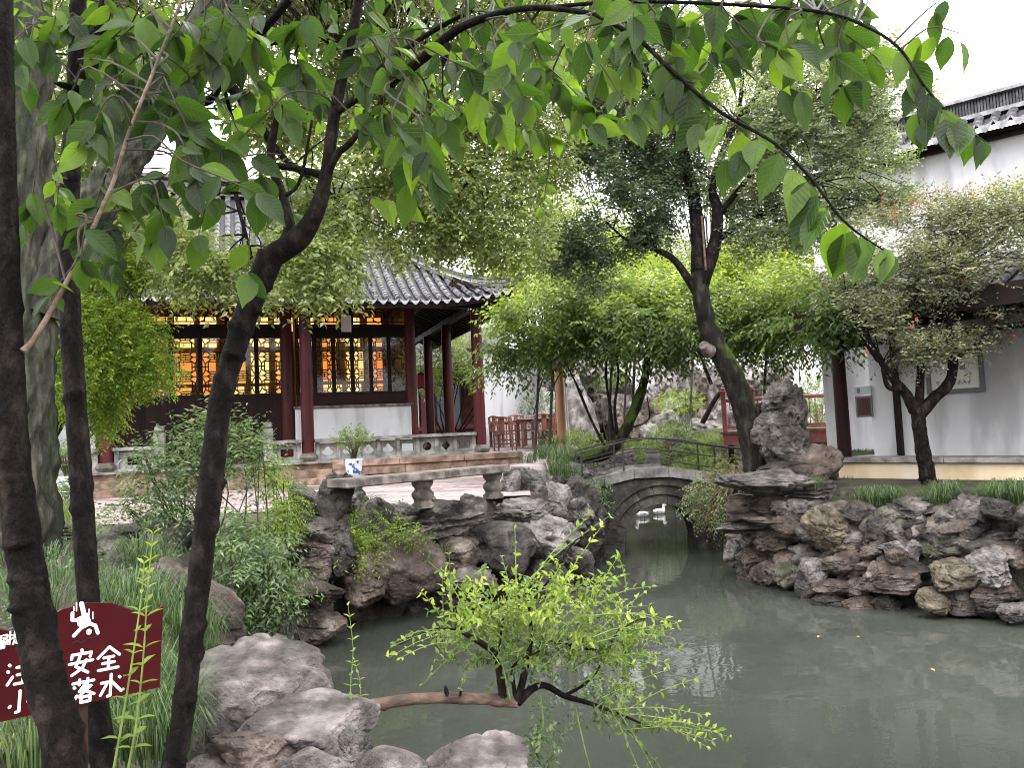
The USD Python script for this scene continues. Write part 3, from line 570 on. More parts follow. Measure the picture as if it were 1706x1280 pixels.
# hip ridge, its stacked tile courses, gable ridge and main ridge
hp = [np.array([4.85 - k, EV - .02 + k, 0]) for k in np.linspace(0, 2.55, 12)]
for dz, w, mt in ((.10, .22, 'tile'), (.2, .15, 'tileedge'), (.28, .2, 'tile')):
    P = [p + EZ * (float(zroof(np.array([p[0]]), np.array([p[1]]))[0]) + dz) for p in hp]
    obj('hip_ridge', cat(*[beam(P[i], P[i + 1] + (P[i + 1] - P[i]) * .04, w, .07) for i in range(11)]), M[mt], roof)
tip = hp[0] + EZ * (float(zroof(np.array([4.8]), np.array([EV]))[0]) + .2)
obj('ridge_tip', tube([tip, tip + np.array([.16, -.16, .10]), tip + np.array([.22, -.22, .2])], [.09, .06, .03], 8), M['tile'], roof, smooth=40)
for dz, w, mt in ((.1, .22, 'tile'), (.2, .15, 'tileedge'), (.3, .2, 'tile')):
    yy = np.linspace(1.75, DEP, 8); P = [np.array([GX - .1, y, float(zroof(np.array([GX - .7]), np.array([y]))[0]) + dz]) for y in yy]
    obj('gable_ridge', cat(*[beam(P[i], P[i + 1] + (P[i + 1] - P[i]) * .04, w, .07) for i in range(7)]), M[mt], roof)
obj('main_ridge', cat(beam((-9, DEP, RIDGE + .1), (GX, DEP, RIDGE + .1), .3, .25), beam((-9, DEP, RIDGE + .3), (GX + .1, DEP, RIDGE + .3), .2, .2), beam((-9, DEP, RIDGE + .44), (GX + .1, DEP, RIDGE + .44), .3, .1)), M['tile'], roof)
obj('back_slope', (np.array([(-9.1, DEP, RIDGE), (GX, DEP, RIDGE), (GX, 8, 4.5), (-9.1, 8, 4.5)]), np.array([[0, 1, 2], [0, 2, 3]])), M['pantile'], roof)
obj('gable', (np.array([(GX, 1.6, 5.75), (GX, DEP, RIDGE), (GX, 5.8, 5.75)]), np.array([[0, 1, 2]])), M['plaster'], roof)

# lattice windows and doors of the inner wall
def lattice(w, h, bar=.026, rows=3, dp=.03):
    """squares chained by short bars inside a rounded net, as in garden windows: thin bars, x 0..w, z 0..h."""
    P = []; ch = h / rows; L = lambda a, b: P.append(beam((a[0], 0, a[1]), (b[0], 0, b[1]), bar, dp, up=(0, 1, 0)))
    for k in range(rows):
        z0, z1 = k * ch, (k + 1) * ch; cx, cz = w / 2, (z0 + z1) / 2; a, b = w * .26, ch * .26
        sq = [(cx - a, cz - b), (cx + a, cz - b), (cx + a, cz + b), (cx - a, cz + b)]
        for i in range(4): L(sq[i], sq[(i + 1) % 4])
        oc = [(cx - a * .6, cz - b * 1.45), (cx + a * .6, cz - b * 1.45), (cx + a * 1.5, cz - b * .6), (cx + a * 1.5, cz + b * .6), (cx + a * .6, cz + b * 1.45), (cx - a * .6, cz + b * 1.45), (cx - a * 1.5, cz + b * .6), (cx - a * 1.5, cz - b * .6)]
        for i in range(8): L(oc[i], oc[(i + 1) % 8])
        for s in (-1, 1):
            L((cx + s * a, cz), (w / 2 + s * w / 2, cz)); L((cx, cz + s * b * 1.45), (cx, cz + s * ch / 2))
            for q in (-1, 1): L((cx + s * a * 1.5, cz + q * b * .6), (cx + s * w / 2, cz + q * ch * .42)); L((cx + s * a * .6, cz + q * b * 1.45), (cx + s * a * 1.2, cz + q * ch / 2))
    for k in range(rows + 1): L((0, min(h - .01, max(.01, k * ch))), (w, min(h - .01, max(.01, k * ch))))
    return cat(*P)
def transom(w, h):
    P = []; L = lambda a, b: P.append(beam((a[0], 0, a[1]), (b[0], 0, b[1]), .026, .03, up=(0, 1, 0)))
    for k in range(4):
        L((0, h * (k + .5) / 4), (w, h * (k + .5) / 4)) if k % 3 == 0 else None
    for x in np.arange(.1, w, .2):
        L((x, h * .12), (x, h * .5)); L((x + .06, h * .4), (x + .06, h * .88)); L((x, h * .4), (x + .13, h * .4)); L((x - .05, h * .64), (x + .06, h * .64))
    c = w / 2
    o = [(c + .16 * math.cos(t), h / 2 + h * .42 * math.sin(t)) for t in np.linspace(0, 2 * np.pi, 9)]
    for i in range(8): L(o[i], o[i + 1])
    return cat(*P)
def at_local(mesh, x, y, z):
    return mesh[0] + np.array([x, y, z]), mesh[1]
def leaf_unit(name, x, w, z0, z1, y, low=None, style=None, rows=3):
    """one casement or door leaf: frame bars, glass, lattice, lower board."""
    t = .05
    f = obj(name, cat(bx(x + .001, x + t, y - .03, y + .03, low or z0 - t, z1 + t), bx(x + w - t, x + w - .001, y - .03, y + .03, low or z0 - t, z1 + t), bx(x + t, x + w - t, y - .03, y + .03, z1, z1 + t), bx(x + t, x + w - t, y - .03, y + .03, z0 - t, z0)), M['darkwood'], hall)
    obj('pane', bx(x + t, x + w - t, y - .028, y - .022, z0, z1), M['pane'], f)
    obj('lattice', at_local(lattice(w - 2 * t, z1 - z0, rows=rows), x + t, y + .012, z0), M['darkwood'], f)
    if low is not None:
        obj('lower_board', cat(bx(x + t, x + w - t, y - .012, y + .012, low, z0 - t), bx(x + t + .05, x + w - t - .05, y - .026, y - .01, low + .08, low + (z0 - low) * .55), bx(x + t + .05, x + w - t - .05, y - .026, y - .01, low + (z0 - low) * .62, z0 - t - .06)), M['lacquer_dark'], f)
for k in range(6): leaf_unit('window', -.16 + .455 * k, .455, 2.1, 3.46, IW, rows=3)
for k in range(6): leaf_unit('door', -4.17 + .625 * k, .622, 2.1, 3.46, IW, low=PZ + .03, rows=3)
for k in range(6): leaf_unit('window', -7.9 + .58 * k, .578, 2.1, 3.46, IW, rows=3)
for x0, x1, n in ((-.16, 2.57, 2), (-4.17, -.45, 3), (-7.9, -4.42, 3)):
    w = (x1 - x0) / n
    for k in range(n):
        f = obj('transom_window', cat(bx(x0 + w * k + .001, x0 + w * (k + 1) - .001, IW - .04, IW + .04, 3.51, 3.78), bx(x0 + w * k, x0 + w * k + .05, IW - .04, IW + .04, 3.78, 4.24), bx(x0 + w * (k + 1) - .05, x0 + w * (k + 1), IW - .04, IW + .04, 3.78, 4.24)), M['darkwood'], hall)
        obj('lattice', at_local(transom(w - .1, .44), x0 + w * k + .05, IW, 3.79), M['darkwood'], f)
for x0, x1 in ((-.2, RS - .02), (-9, -4.47)):
    obj('low_wall', bx(x0, x1, IW - .14, IW + .1, PZ - .01, 1.72), M['plaster'], hall)
    obj('sill', bx(x0 - .04, x1 + .04, IW - .18, IW + .12, 1.722, 1.78, .008), M['benchstone'], hall)
    obj('rail_panel', cat(bx(x0 + .05, x1 - .05, IW - .035, IW + .035, 1.78, 2.05), *[bx(x0 + .1 + .455 * k, x0 + .48 + .455 * k, IW - .05, IW - .03, 1.83, 2.0) for k in range(int((x1 - x0) / .455))]), M['lacquer_dark'], hall)
obj('door_jamb', cat(bx(-.45, -.2, IW - .06, IW + .06, PZ, 3.6), bx(-4.46, -4.17, IW - .06, IW + .06, PZ, 3.6), bx(2.56, RS, IW - .06, IW + .06, 1.78, 3.6)), M['darkwood'], hall)
for x in [-4.17 + .625 * k for k in range(1, 6)] + [-.16 + .455 * k for k in range(1, 6)] + [-7.9 + .58 * k for k in range(1, 6)]: obj('mullion', bx(x - .022, x + .022, IW + .032, IW + .06, PZ if -4.3 < x < -.3 else 1.75, 3.51), M['darkwood'], hall)
# right flank of the hall
obj('side_wall', bx(RS - .1, RS + .02, IW + .15, 7, PZ, 1.7), M['plaster'], hall)
obj('side_panel', cat(bx(RS - .06, RS - .0, IW + .15, 7, 1.7, 4.3)), M['darkwood'], hall)
# inside: back wall, ceiling, glowing paper screens between wooden strips
obj('inner_wall', bx(-9, RS - .1, 3.6, 3.7, PZ, 4.6), M['innerwood'], hall)
obj('ceiling', bx(-9, RS - .1, IW + .2, 3.6, 4.5, 4.56), M['innerwood'], hall)
for k, x in enumerate(np.arange(-8.6, 2.4, .62)):
    for z0, z1 in ((1.5, 2.45), (2.55, 3.35), (3.5, 4.3)):
        if rg.random() < .86 or z0 > 3:
            wv = rg.uniform(.34, .52)
            obj('lit_screen', bx(x, x + wv, 3.52, 3.56, z0, z1), M['glow_warm' if (k < 9 and rg.random() < .7) or rg.random() < .3 else 'glow_yellow'], hall)
for x in (-6, -3.4, -1.2, 1.2):
    obj('lantern', lathe([(0, 0), (.10, 0), (.16, .08), (.16, .3), (.1, .38), (0, .38)], 10, (x, 2.5, 3.5)), M['glow_yellow'], hall)
# hanging plaque under the eave
obj('plaque', bx(.92, 1.16, .9, .93, 3.55, 3.95), M['paper'], hall)
# stone balustrade: posts, pierced panels, coping
ell = lambda rx, rz: affinity.scale(Point(0, 0).buffer(1, 8), rx, rz)
holes = [affinity.translate(ell(.13, .07), 0, -.02).union(affinity.translate(ell(.07, .1), 0, .01)), unary_union([affinity.translate(ell(.075, .075), a, b) for a, b in ((-.07, 0), (.07, 0), (0, .06), (0, -.06))]),
         sbox(-.14, -.09, .14, .09).intersection(affinity.scale(sbox(-.16, -.11, .16, .11), 1, 1)).buffer(-.02).buffer(.02, 3), affinity.rotate(sbox(-.085, -.085, .085, .085), 45), ell(.11, .10)]
def balustrade(x0, x1, n, y=0., post0=False, order=None):
    w = (x1 - x0) / n
    for k in range(n + 1):
        obj('baluster_post', bx(x0 + w * k - .045, x0 + w * k + .045, y - .085, y + .085, PZ - .02, PZ + .40, .008), M['stone'], hall)
    for k in range(n):
        c = x0 + w * (k + .5); h = holes[(order[k] if order else k) % len(holes)]
        p = extr(affinity.translate(sbox(-w / 2 + .045, -.19, w / 2 - .045, .19), 0, 0).difference(h), .09)
        obj('balustrade_panel', (np.stack([p[0][:, 0] + c, y + .045 - p[0][:, 2], p[0][:, 1] + PZ + .19], -1), p[1]), M['stone'], hall)
    obj('coping', bx(x0 - .06, x1 + .06, y - .15, y + .15, PZ + .402, PZ + .48, .012), M['stone'], hall)
    obj('curb', bx(x0 - .06, x1 + .06, y - .12, y + .12, PZ - .02, PZ + .025), M['stone'], hall)
balustrade(.2, 3.86, 8, order=[0, 0, 0, 0, 2, 4, 3, 2]); balustrade(-.72, -.2, 1, order=[2]); balustrade(-3.88, -3.2, 1, order=[2]); balustrade(-8, -4.27, 7, order=[0, 1, 0, 0, 2, 0, 0])
for x in (-.86, -3.06):
    obj('newel_post', bx(x - .11, x + .11, -.11, .11, PZ - .02, PZ + .76, .015), M['stone'], hall); obj('newel_cap', bx(x - .095, x + .095, -.095, .095, PZ + .765, PZ + .9, .03), M['stone'], hall)
w2 = (5.4 - .2) / 10
obj('side_balustrade', cat(bx(3.9, 4.2, .2, 5.3, PZ + .4, PZ + .48), bx(4.0, 4.1, .2, 5.3, PZ, PZ + .4)), M['stone'], hall)
# ------------------------------------------------------------------ right corridor on its plinth, tall wall behind
def frame_of(a, b):
    """unit frame along a->b (horizontal), normal to its left (away from the camera for left-to-right runs)."""
    e = nrm(np.array([b[0] - a[0], b[1] - a[1], 0.])); return e, np.array([-e[1], e[0], 0.])
ca, cb = at(1395, 765, 12.1), at(1706, 765, 10.1)
ce, cn = frame_of(ca, cb)
CZ = .31
corr = thing('covered_corridor', 'white walled corridor with dark red posts on a cream rendered plinth', 'corridor', (ca[0], ca[1], 0), math.atan2(ce[1], ce[0]))
LN = 7.0
obj('plinth', bx(0, LN, 0, 2.2, -.5, CZ - .085), M['plinth'], corr)
x = -.03
while x < LN:
    w = rg.uniform(1.4, 1.9); obj('cap_stone', bx(x + .003, x + w - .003, -.05, .34, CZ - .08, CZ, .01), M['stone'], corr); x += w
obj('floor', bx(0, LN, .345, 2.2, CZ - .08, CZ - .01), M['stone'], corr)
WL = .30                                                   # wall face behind the posts
obj('wall', bx(.28, LN, WL + .32, WL + .54, CZ - .01, 3.0), M['plaster'], corr)
obj('end_wall', bx(.28, .50, WL + .55, WL + 1.6, CZ - .01, 3.0), M['plaster'], corr)
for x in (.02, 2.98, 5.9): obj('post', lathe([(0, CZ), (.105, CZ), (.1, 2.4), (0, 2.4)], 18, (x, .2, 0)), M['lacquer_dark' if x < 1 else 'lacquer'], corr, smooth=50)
obj('door_post', bx(.66, .75, WL + .26, WL + .318, CZ, 2.5), M['darkwood'], corr)
obj('eave_beam', cat(bx(-.2, LN, .12, .28, 2.2, 2.42), bx(-.2, LN, .14, .26, 2.0, 2.08)), M['darkwood'], corr)
for x in (.02, 2.98):
    obj('bracket', cat(bx(x - .32, x + .32, .15, .25, 2.09, 2.19, .02), bx(x - .16, x + .16, .13, .27, 1.96, 2.08, .02), bx(x - .05, x + .05, -.3, .3, 2.1, 2.3)), M['darkwood'], corr)
cz = lambda x, y: 2.42 + (y + .55) * .42
cr = obj('roof', grid_mesh(np.linspace(-.2, LN, 6), np.linspace(-.55, 1.2, 8), lambda x, y: cz(x, y)), M['pantile'], corr)
_zs, zroof = zroof, cz
for c in np.arange(-.1, LN, .24):
    obj('tile_row', tile_row(np.full(8, c), np.linspace(-.55, 1.2, 8), True), M['tile'], cr, smooth=40)
zroof = _zs
for x in np.arange(-.1, LN, .28): obj('rafter', beam((x, -.5, 2.4), (x, .9, 2.95), .06, .07), M['darkwood'], cr)
obj('fascia', cat(bx(-.2, LN, -.63, -.59, 2.24, 2.52), bx(-.2, LN, -.56, -.3, 2.3, 2.36)), M['darkwood'], corr)
# framed picture and information panel hang on the wall: things of their own
def on_corr(x, y, z): return ca * (1, 1, 0) + ce * x + cn * y + EZ * z
def wall_item(name, label, catg, x, z, w, h):
    return thing(name, label, catg, on_corr(x, WL + .312, z), math.atan2(ce[1], ce[0]))
# place by where the wall is seen at those pixels
def corr_x(px, py, y):
    d = ray(px, py); o = ca * (1, 1, 0) + cn * y
    t = ((o - EYE) @ cn) / (d @ cn); p = EYE + d * t
    return (p - o) @ ce, p[2]
x0, z0 = corr_x(1546, 658, WL + .3); x1, z1 = corr_x(1636, 578, WL + .3)
fr = wall_item('framed_notice', 'black framed white notice with a small square print hung on corridor wall', 'picture', x0, z0, 0, 0)
w, h = x1 - x0, z1 - z0
obj('frame', cat(bx(0, w, -.035, 0, 0, .06), bx(0, w, -.035, 0, h - .06, h), bx(0, .06, -.035, 0, .06, h - .06), bx(w - .06, w, -.035, 0, .06, h - .06)), M['ink'], fr)
obj('sheet', bx(.06, w - .06, -.012, -.004, .06, h - .06), M['paper'], fr)
obj('print', bx(w * .60, w * .69, -.0145, -.0125, h * .52, h * .66), M['sealink'], fr)
# lettering: strokes on a 10 x 10 grid
GL = {'注': [[(1.1, 8.9), (1.3, 8.6)], [(.7, 6.3), (.9, 6)], [(.8, 1), (2.5, 3.8)], [(6, 9.7), (6.8, 8.9)], [(4, 7.4), (9, 7.4)], [(4.3, 4.4), (8.8, 4.4)], [(3.4, .8), (9.6, .8)], [(6.5, 7.4), (6.5, .8)]],
      '意': [[(5, 9.9), (5.3, 9.2)], [(2, 8.6), (8, 8.6)], [(3.5, 8), (4, 7)], [(6.5, 8), (6, 7)], [(1, 6.7), (9, 6.7)], [(3, 5.7), (7, 5.7), (7, 3.4), (3, 3.4), (3, 5.7)], [(3, 4.6), (7, 4.6)], [(1.5, 2.5), (.8, .8)], [(3, 2.5), (3.2, .6), (7, .5), (7.3, 1.6)], [(4.8, 2.6), (5.4, 1.8)], [(8.2, 2.6), (9.2, 1.2)]],
      '安': [[(5, 9.9), (5.3, 9)], [(1.2, 6.8), (1.4, 8.4), (8.8, 8.4), (8.4, 6.8)], [(4.4, 7.4), (3, 3.6), (7.8, .5)], [(6.9, 5.6), (5.6, 2.6), (1.6, .3)], [(.5, 4.9), (9.5, 5.2)]],
      '全': [[(.6, 5.6), (5, 9.6), (9.4, 5.8)], [(3, 5.4), (7, 5.4)], [(2.6, 3.1), (7.4, 3.1)], [(1, .6), (9, .6)], [(5, 5.4), (5, .6)]],
      '小': [[(5, 9.4), (5, 1.2), (3.8, 1)], [(1.6, 3.9), (1.4, 3.5)], [(8.2, 4.6), (8.5, 4.2)]],
      '心': [[(1.6, 5.6), (.8, 3)], [(3.4, 7), (3.6, 2), (4.4, 1.2), (7, 1.2), (7.4, 3)], [(5, 8), (5.8, 6.6)], [(8.2, 5.2), (8.9, 4.2)]],
      '落': [[(1, 8.6), (9, 8.6)], [(3.4, 9.7), (3.4, 7.8)], [(6.6, 9.7), (6.6, 7.8)], [(1.5, 7), (1.7, 6.7)], [(.9, 5.2), (1.1, 4.9)], [(1, .8), (2.6, 3.4)], [(5.4, 7.4), (3.6, 5)], [(5, 6.6), (8, 6.6), (3.4, 3)], [(5, 5.6), (9.4, 3)], [(4.4, 2.6), (7.9, 2.6), (7.9, .6), (4.4, .6), (4.4, 2.6)]],
      '水': [[(5, 9.6), (5, 1.1), (3.9, .9)], [(1.2, 6.7), (3.8, 6.7), (1, 1.8)], [(8.4, 8.1), (8.7, 7.8)], [(5.6, 6.4), (9.5, 2)]],
      '提': [[(.3, 7), (3.7, 7)], [(2, 9.6), (2, .8), (1, 1.2)], [(.3, 3.4), (3.6, 4.8)], [(5, 9.4), (8.5, 9.4), (8.5, 6.4), (5, 6.4), (5, 9.4)], [(5, 7.9), (8.5, 7.9)], [(4.2, 5.1), (9.5, 5.1)], [(6.8, 5.1), (6.8, 1.2)], [(6.8, 3.1), (9, 3.1)], [(5.2, 3.6), (4.2, .6)], [(4.8, 2), (7, .8), (9.7, .6)]],
      '馨': [[(1, 9), (5, 9)], [(3, 9.8), (3, 7.6)], [(1.4, 7.7), (4.6, 7.7)], [(1.6, 6.3), (4.6, 6.3)], [(6, 9.4), (8.4, 9.4), (8.7, 8.2)], [(6, 7.4), (8.6, 7.4), (6, 5.6)], [(6.6, 6.8), (9, 5.6)], [(1, 4.4), (9, 4.4)], [(5, 5.2), (5, 3)], [(5, 4.4), (1.4, 3)], [(5, 4.4), (8.8, 3)], [(3, 2.7), (7, 2.7), (7, .4), (3, .4), (3, 2.7)], [(3, 1.6), (7, 1.6)]],
      '温': [[(1.1, 8.9), (1.3, 8.6)], [(.7, 6.3), (.9, 6)], [(.8, 1), (2.5, 3.8)], [(4.2, 9.4), (8.2, 9.4), (8.2, 6), (4.2, 6), (4.2, 9.4)], [(4.2, 7.7), (8.2, 7.7)], [(4, 4.6), (8.6, 4.6), (8.6, 1)], [(4, 4.6), (4, 1)], [(5.5, 4.6), (5.5, 1)], [(7, 4.6), (7, 1)], [(3, .9), (9.7, .9)]],
      '示': [[(2.6, 8.6), (7.4, 8.6)], [(1, 6), (9, 6)], [(5, 6), (5, 1), (4, 1.2)], [(3, 4.4), (1.6, 2)], [(7, 4.4), (8.6, 2)]]}
def glyph(ch, size, pen=.1):
    u = unary_union([LineString(s).buffer(10 * pen / 2, 4) for s in GL[ch]])
    return affinity.scale(u, size / 10, size / 10, origin=(0, 0))
# small lines of print on the notice: short blurred strokes, too far off to read
for r_, (zz, hh, n) in enumerate(((.20, .05, 8), (.145, .03, 10))):
    for k in range(n):
        cxk = lerp(w * .2, w * .74, k / (n - 1)); g = unary_union([LineString([(rg.uniform(-1, 1), rg.uniform(-1, 1)), (rg.uniform(-1, 1), rg.uniform(-1, 1))]).buffer(.16) for _ in range(5)])
        g = extr(affinity.scale(g, hh * .45, hh * .5, origin=(0, 0)), .0015)
        obj('print_character', (np.stack([g[0][:, 0] + cxk, -.0125 - g[0][:, 2], g[0][:, 1] + h * zz + .04], -1), g[1]), M['ink'], fr)
x0, z0 = corr_x(1427, 696, WL + .3); x1, z1 = corr_x(1451, 642, WL + .3); w, h = x1 - x0, z1 - z0
ip = wall_item('information_panel', 'small metal plate above a dark wine coloured panel by the door post', 'panel', x0, z0, 0, 0)
obj('plate', bx(-.01, w, -.02, 0, h * .72, h, .004), M['metalplate'], ip); obj('plate_print', bx(w * .15, w * .34, -.0225, -.0205, h * .78, h * .94), M['ink'], ip)
obj('backing', bx(0, w, -.02, 0, 0, h * .68, .004), M['ink'], ip); obj('panel_face', bx(.03, w - .03, -.024, -.0205, .03, h * .68 - .03), M['wine'], ip)
obj('print_line', cat(*[bx(w * a, w * a + .004, -.0265, -.0245, .06, h * .68 - .06) for a in (.28, .4, .52, .64, .76)]), M['lacquer'], ip)

ta, tb = at(1637, 215, 13.6), at(1706, 198, 13.2)
te, tn = frame_of(ta, tb); TZ = .5 * (ta[2] + tb[2])
tw = thing('tall_wall', 'tall white plaster wall with a tiled coping rising behind the corridor', 'wall', (ta[0], ta[1], 0), math.atan2(te[1], te[0]))
obj('wall', bx(-3.2, 9, .32, .7, -.3, TZ), M['plaster'], tw)
obj('cornice', cat(bx(-3.25, 9, .24, .32, TZ - .16, TZ - .08), bx(-3.25, 9, .17, .32, TZ - .08, TZ)), M['darkwood'], tw)
tz_ = lambda x, y: TZ + .02 + (y + .05) * .62
tr = obj('coping_roof', grid_mesh(np.linspace(-3.3, 9, 4), np.linspace(-.05, .55, 4), tz_), M['pantile'], tw)
_zs, zroof = zroof, tz_
for c in np.arange(-3.2, 9, .26):
    obj('tile_row', tile_row(np.full(4, c), np.linspace(-.05, .5, 4), True, .08), M['tile'], tr, smooth=40)
    v, f = drip3
    obj('drip_tile', (np.stack([v[:, 0] * 1.1 + c + .13, -.1 - v[:, 2], v[:, 1] * 1.5 + TZ + .06], -1), f), M['tileedge'], tr)
zroof = _zs
rd = obj('ridge', cat(bx(-3.3, 9, .36, .66, TZ + .36, TZ + .44), bx(-3.3, 9, .32, .70, TZ + .71, TZ + .77)), M['tileedge'], tw)
obj('ridge_tiles', cat(*[bx(c, c + .035, .38 + rg.uniform(0, .02), .64, TZ + .44, TZ + .71) for c in np.arange(-3.3, 9, .05)]), M['tile'], rd)

# ------------------------------------------------------------------ far white building, terrace railing, rear hall, back walls
fb = thing('far_building', 'far white rendered building half hidden above the treetops', 'building', (0, 0, 0))
a, b = at(1060, 440, 36), at(1440, 440, 36)
def quad_box(a, b, z0, z1, depth):
    e, n = frame_of(a, b); L = np.linalg.norm((b - a)[:2])
    return xf(bx(0, L, 0, depth, z0, z1), (a[0], a[1], 0), e, n, EZ)
obj('wall', quad_box(a, b, 0, at(1200, 372, 36)[2], 6), M['farwhite'], fb)
obj('upper_storey', quad_box(at(1235, 400, 37), at(1420, 400, 37), at(1200, 371, 36)[2], at(1300, 352, 37)[2], 5), M['farwhite'], fb)
obj('window', quad_box(at(1228, 400, 35.9), at(1240, 400, 35.9), at(1230, 398, 36)[2], at(1230, 380, 36)[2], .05), M['darkglass'], fb)
rl = thing('terrace_railing', 'thin white metal railing on the terrace of the far building', 'railing', (0, 0, 0))
for px in range(1195, 1345, 19): obj('post', beam(at(px, 440, 33), at(px, 384 - (px - 1195) * .06, 33), .06), M['whitepaint'], rl)
obj('rail', beam(at(1190, 385, 33), at(1345, 374, 33), .05), M['whitepaint'], rl); obj('rail', beam(at(1190, 408, 33), at(1345, 400, 33), .04), M['whitepaint'], rl)
def wall_thing(name, label, pa, pb, Ya, Yb, ztop, mat='plaster_old', cap=True, z0=-.2):
    a, b = at(pa, 700, Ya), at(pb, 700, Yb)
    t = thing(name, label, 'wall', (0, 0, 0)); e, n = frame_of(a, b); L = np.linalg.norm((b - a)[:2])
    obj('wall', xf(bx(0, L, 0, .3, z0, ztop), (a[0], a[1], 0), e, n, EZ), M[mat], t)
    if cap: obj('coping', xf(cat(bx(-.05, L + .05, -.12, .42, ztop, ztop + .08), bx(-.05, L + .05, .05, .25, ztop + .08, ztop + .25)), (a[0], a[1], 0), e, n, EZ), M['tile'], t)
    return t
wall_thing('garden_wall', 'stained pale grey wall behind the red fence and rockery', 905, 1500, 27.5, 22, 3.3)
wall_thing('side_wall', 'clean white wall running back beside the tea tables', 806, 906, 22.8, 27, 3.4, 'plaster')
# rear hall seen between the columns
ra, rb = at(600, 700, 31), at(818, 700, 28.6); re, rn = frame_of(ra, rb); RL = np.linalg.norm((rb - ra)[:2])
rh = thing('rear_hall', 'dark timber room with glazed windows seen between the columns of the hall', 'building', (ra[0], ra[1], 0), math.atan2(re[1], re[0]))
obj('back_wall', bx(-4, RL, 1.6, 1.8, .3, 4), M['innerwood'], rh); obj('beam', bx(-4, RL, -.1, .1, 2.9, 3.5), M['darkwood'], rh)
for x in (1.0, 2.35, 3.0, RL - .1): obj('post', bx(x - .09, x + .09, -.11, .09, .4, 2.9), M['lacquer'], rh)
obj('low_wall', bx(-4, 2.26, -.06, .06, .4, 1.15), M['plaster'], rh); obj('sill_rail', bx(-4, RL, -.08, .08, 1.16, 1.30), M['lacquer'], rh)
for k in range(6):
    x = 1.1 + k * .6
    if x + .5 < RL:
        f = obj('window', cat(bx(x, x + .05, -.03, .03, 1.30, 2.9), bx(x + .45, x + .5, -.03, .03, 1.3, 2.9), bx(x, x + .5, -.03, .03, 2.8, 2.9)), M['darkwood'], rh)
        obj('pane', bx(x + .05, x + .45, -.02, -.01, 1.3, 2.8), M['curtain' if k in (1, 2) else 'darkglass'], f)
obj('inside_floor', bx(2.3, RL, .3, 1.6, .45, .5), M['whitepaint'], rh)
P = []
for x in np.arange(2.45, RL - .1, .16): P += [bx(x, x + .025, -.02, .01, .5, 1.1)]
for x in np.arange(2.45, RL - .3, .32): P += [bx(x, x + .2, -.02, .01, .66, .69), bx(x + .1, x + .3, -.02, .01, .9, .93)]
obj('fretwork', cat(*P, bx(2.4, RL - .1, -.03, .02, 1.08, 1.14)), M['darkwood'], rh)
obj('roof', cat(beam((-4, -.7, 3.5), (RL + .4, -.7, 3.5), .12, .1), xf(bx(-4, RL + .4, 0, 3.2, -.04, .04), (0, -.75, 3.55), (1, 0, 0), (0, .85, .5), (0, -.5, .85))), M['tile'], rh)
ln = thing('red_lantern', 'small red lantern box hanging by the side column of the hall', 'lantern', at(702, 636, 25.0))
obj('body', bx(-.13, .13, -.13, .13, -.22, .22, .03), M['lanternred'], ln); obj('cap', bx(-.1, .1, -.1, .1, .225, .27, .01), M['darkwood'], ln); obj('cord', beam((0, 0, .27), (0, 0, 1.2), .015), M['darkwood'], ln)

# ------------------------------------------------------------------ red fence on its deck
fa, fb_ = at(1208, 712, 17.6), at(1460, 712, 16.6)
fe, fn = frame_of(fa, fb_); FL = np.linalg.norm((fb_ - fa)[:2]); FZ = at(1300, 716, 17.2)[2]
fc = thing('red_fence', 'rose red wooden fence with stepped lattice beside the scholar rock', 'fence', (fa[0], fa[1], FZ), math.atan2(fe[1], fe[0]))
for x in (.0, .62, 1.4, 2.3):
    obj('post', bx(x - .055, x + .055, -.055, .055, 0, .88 if x < .9 else .72, .01), M['redwood'], fc)
    if x < .9: obj('post_cap', cat(bx(x - .075, x + .075, -.075, .075, .885, .93, .012), bx(x - .05, x + .05, -.05, .05, .93, 1.0, .02)), M['redwood'], fc)
obj('top_rail', bx(-.05, FL, -.045, .045, .66, .74, .012), M['redwood'], fc); obj('lower_rail', bx(-.05, FL, -.035, .035, .06, .12), M['redwood'], fc)
for x in np.arange(.1, FL, .36):
    obj('lattice', cat(bx(x, x + .022, -.015, .015, .12, .3), bx(x, x + .18, -.015, .015, .28, .30), bx(x + .16, x + .18, -.015, .015, .3, .5), bx(x + .02, x + .18, -.015, .015, .48, .5), bx(x + .02, x + .042, -.015, .015, .5, .66), bx(x + .26, x + .282, -.015, .015, .12, .66)), M['redwood'], fc)
obj('deck_edge', bx(-.1, FL, -.2, 1.2, -.06, 0), M['chairwood'], fc); obj('apron', bx(-.05, FL, -.12, -.05, -.3, -.06), M['redwood'], fc)
for x in (.1, 1.5, 2.9): obj('deck_leg', bx(x - .06, x + .06, -.02, .1, -FZ, -.3), M['darkwood'], fc)

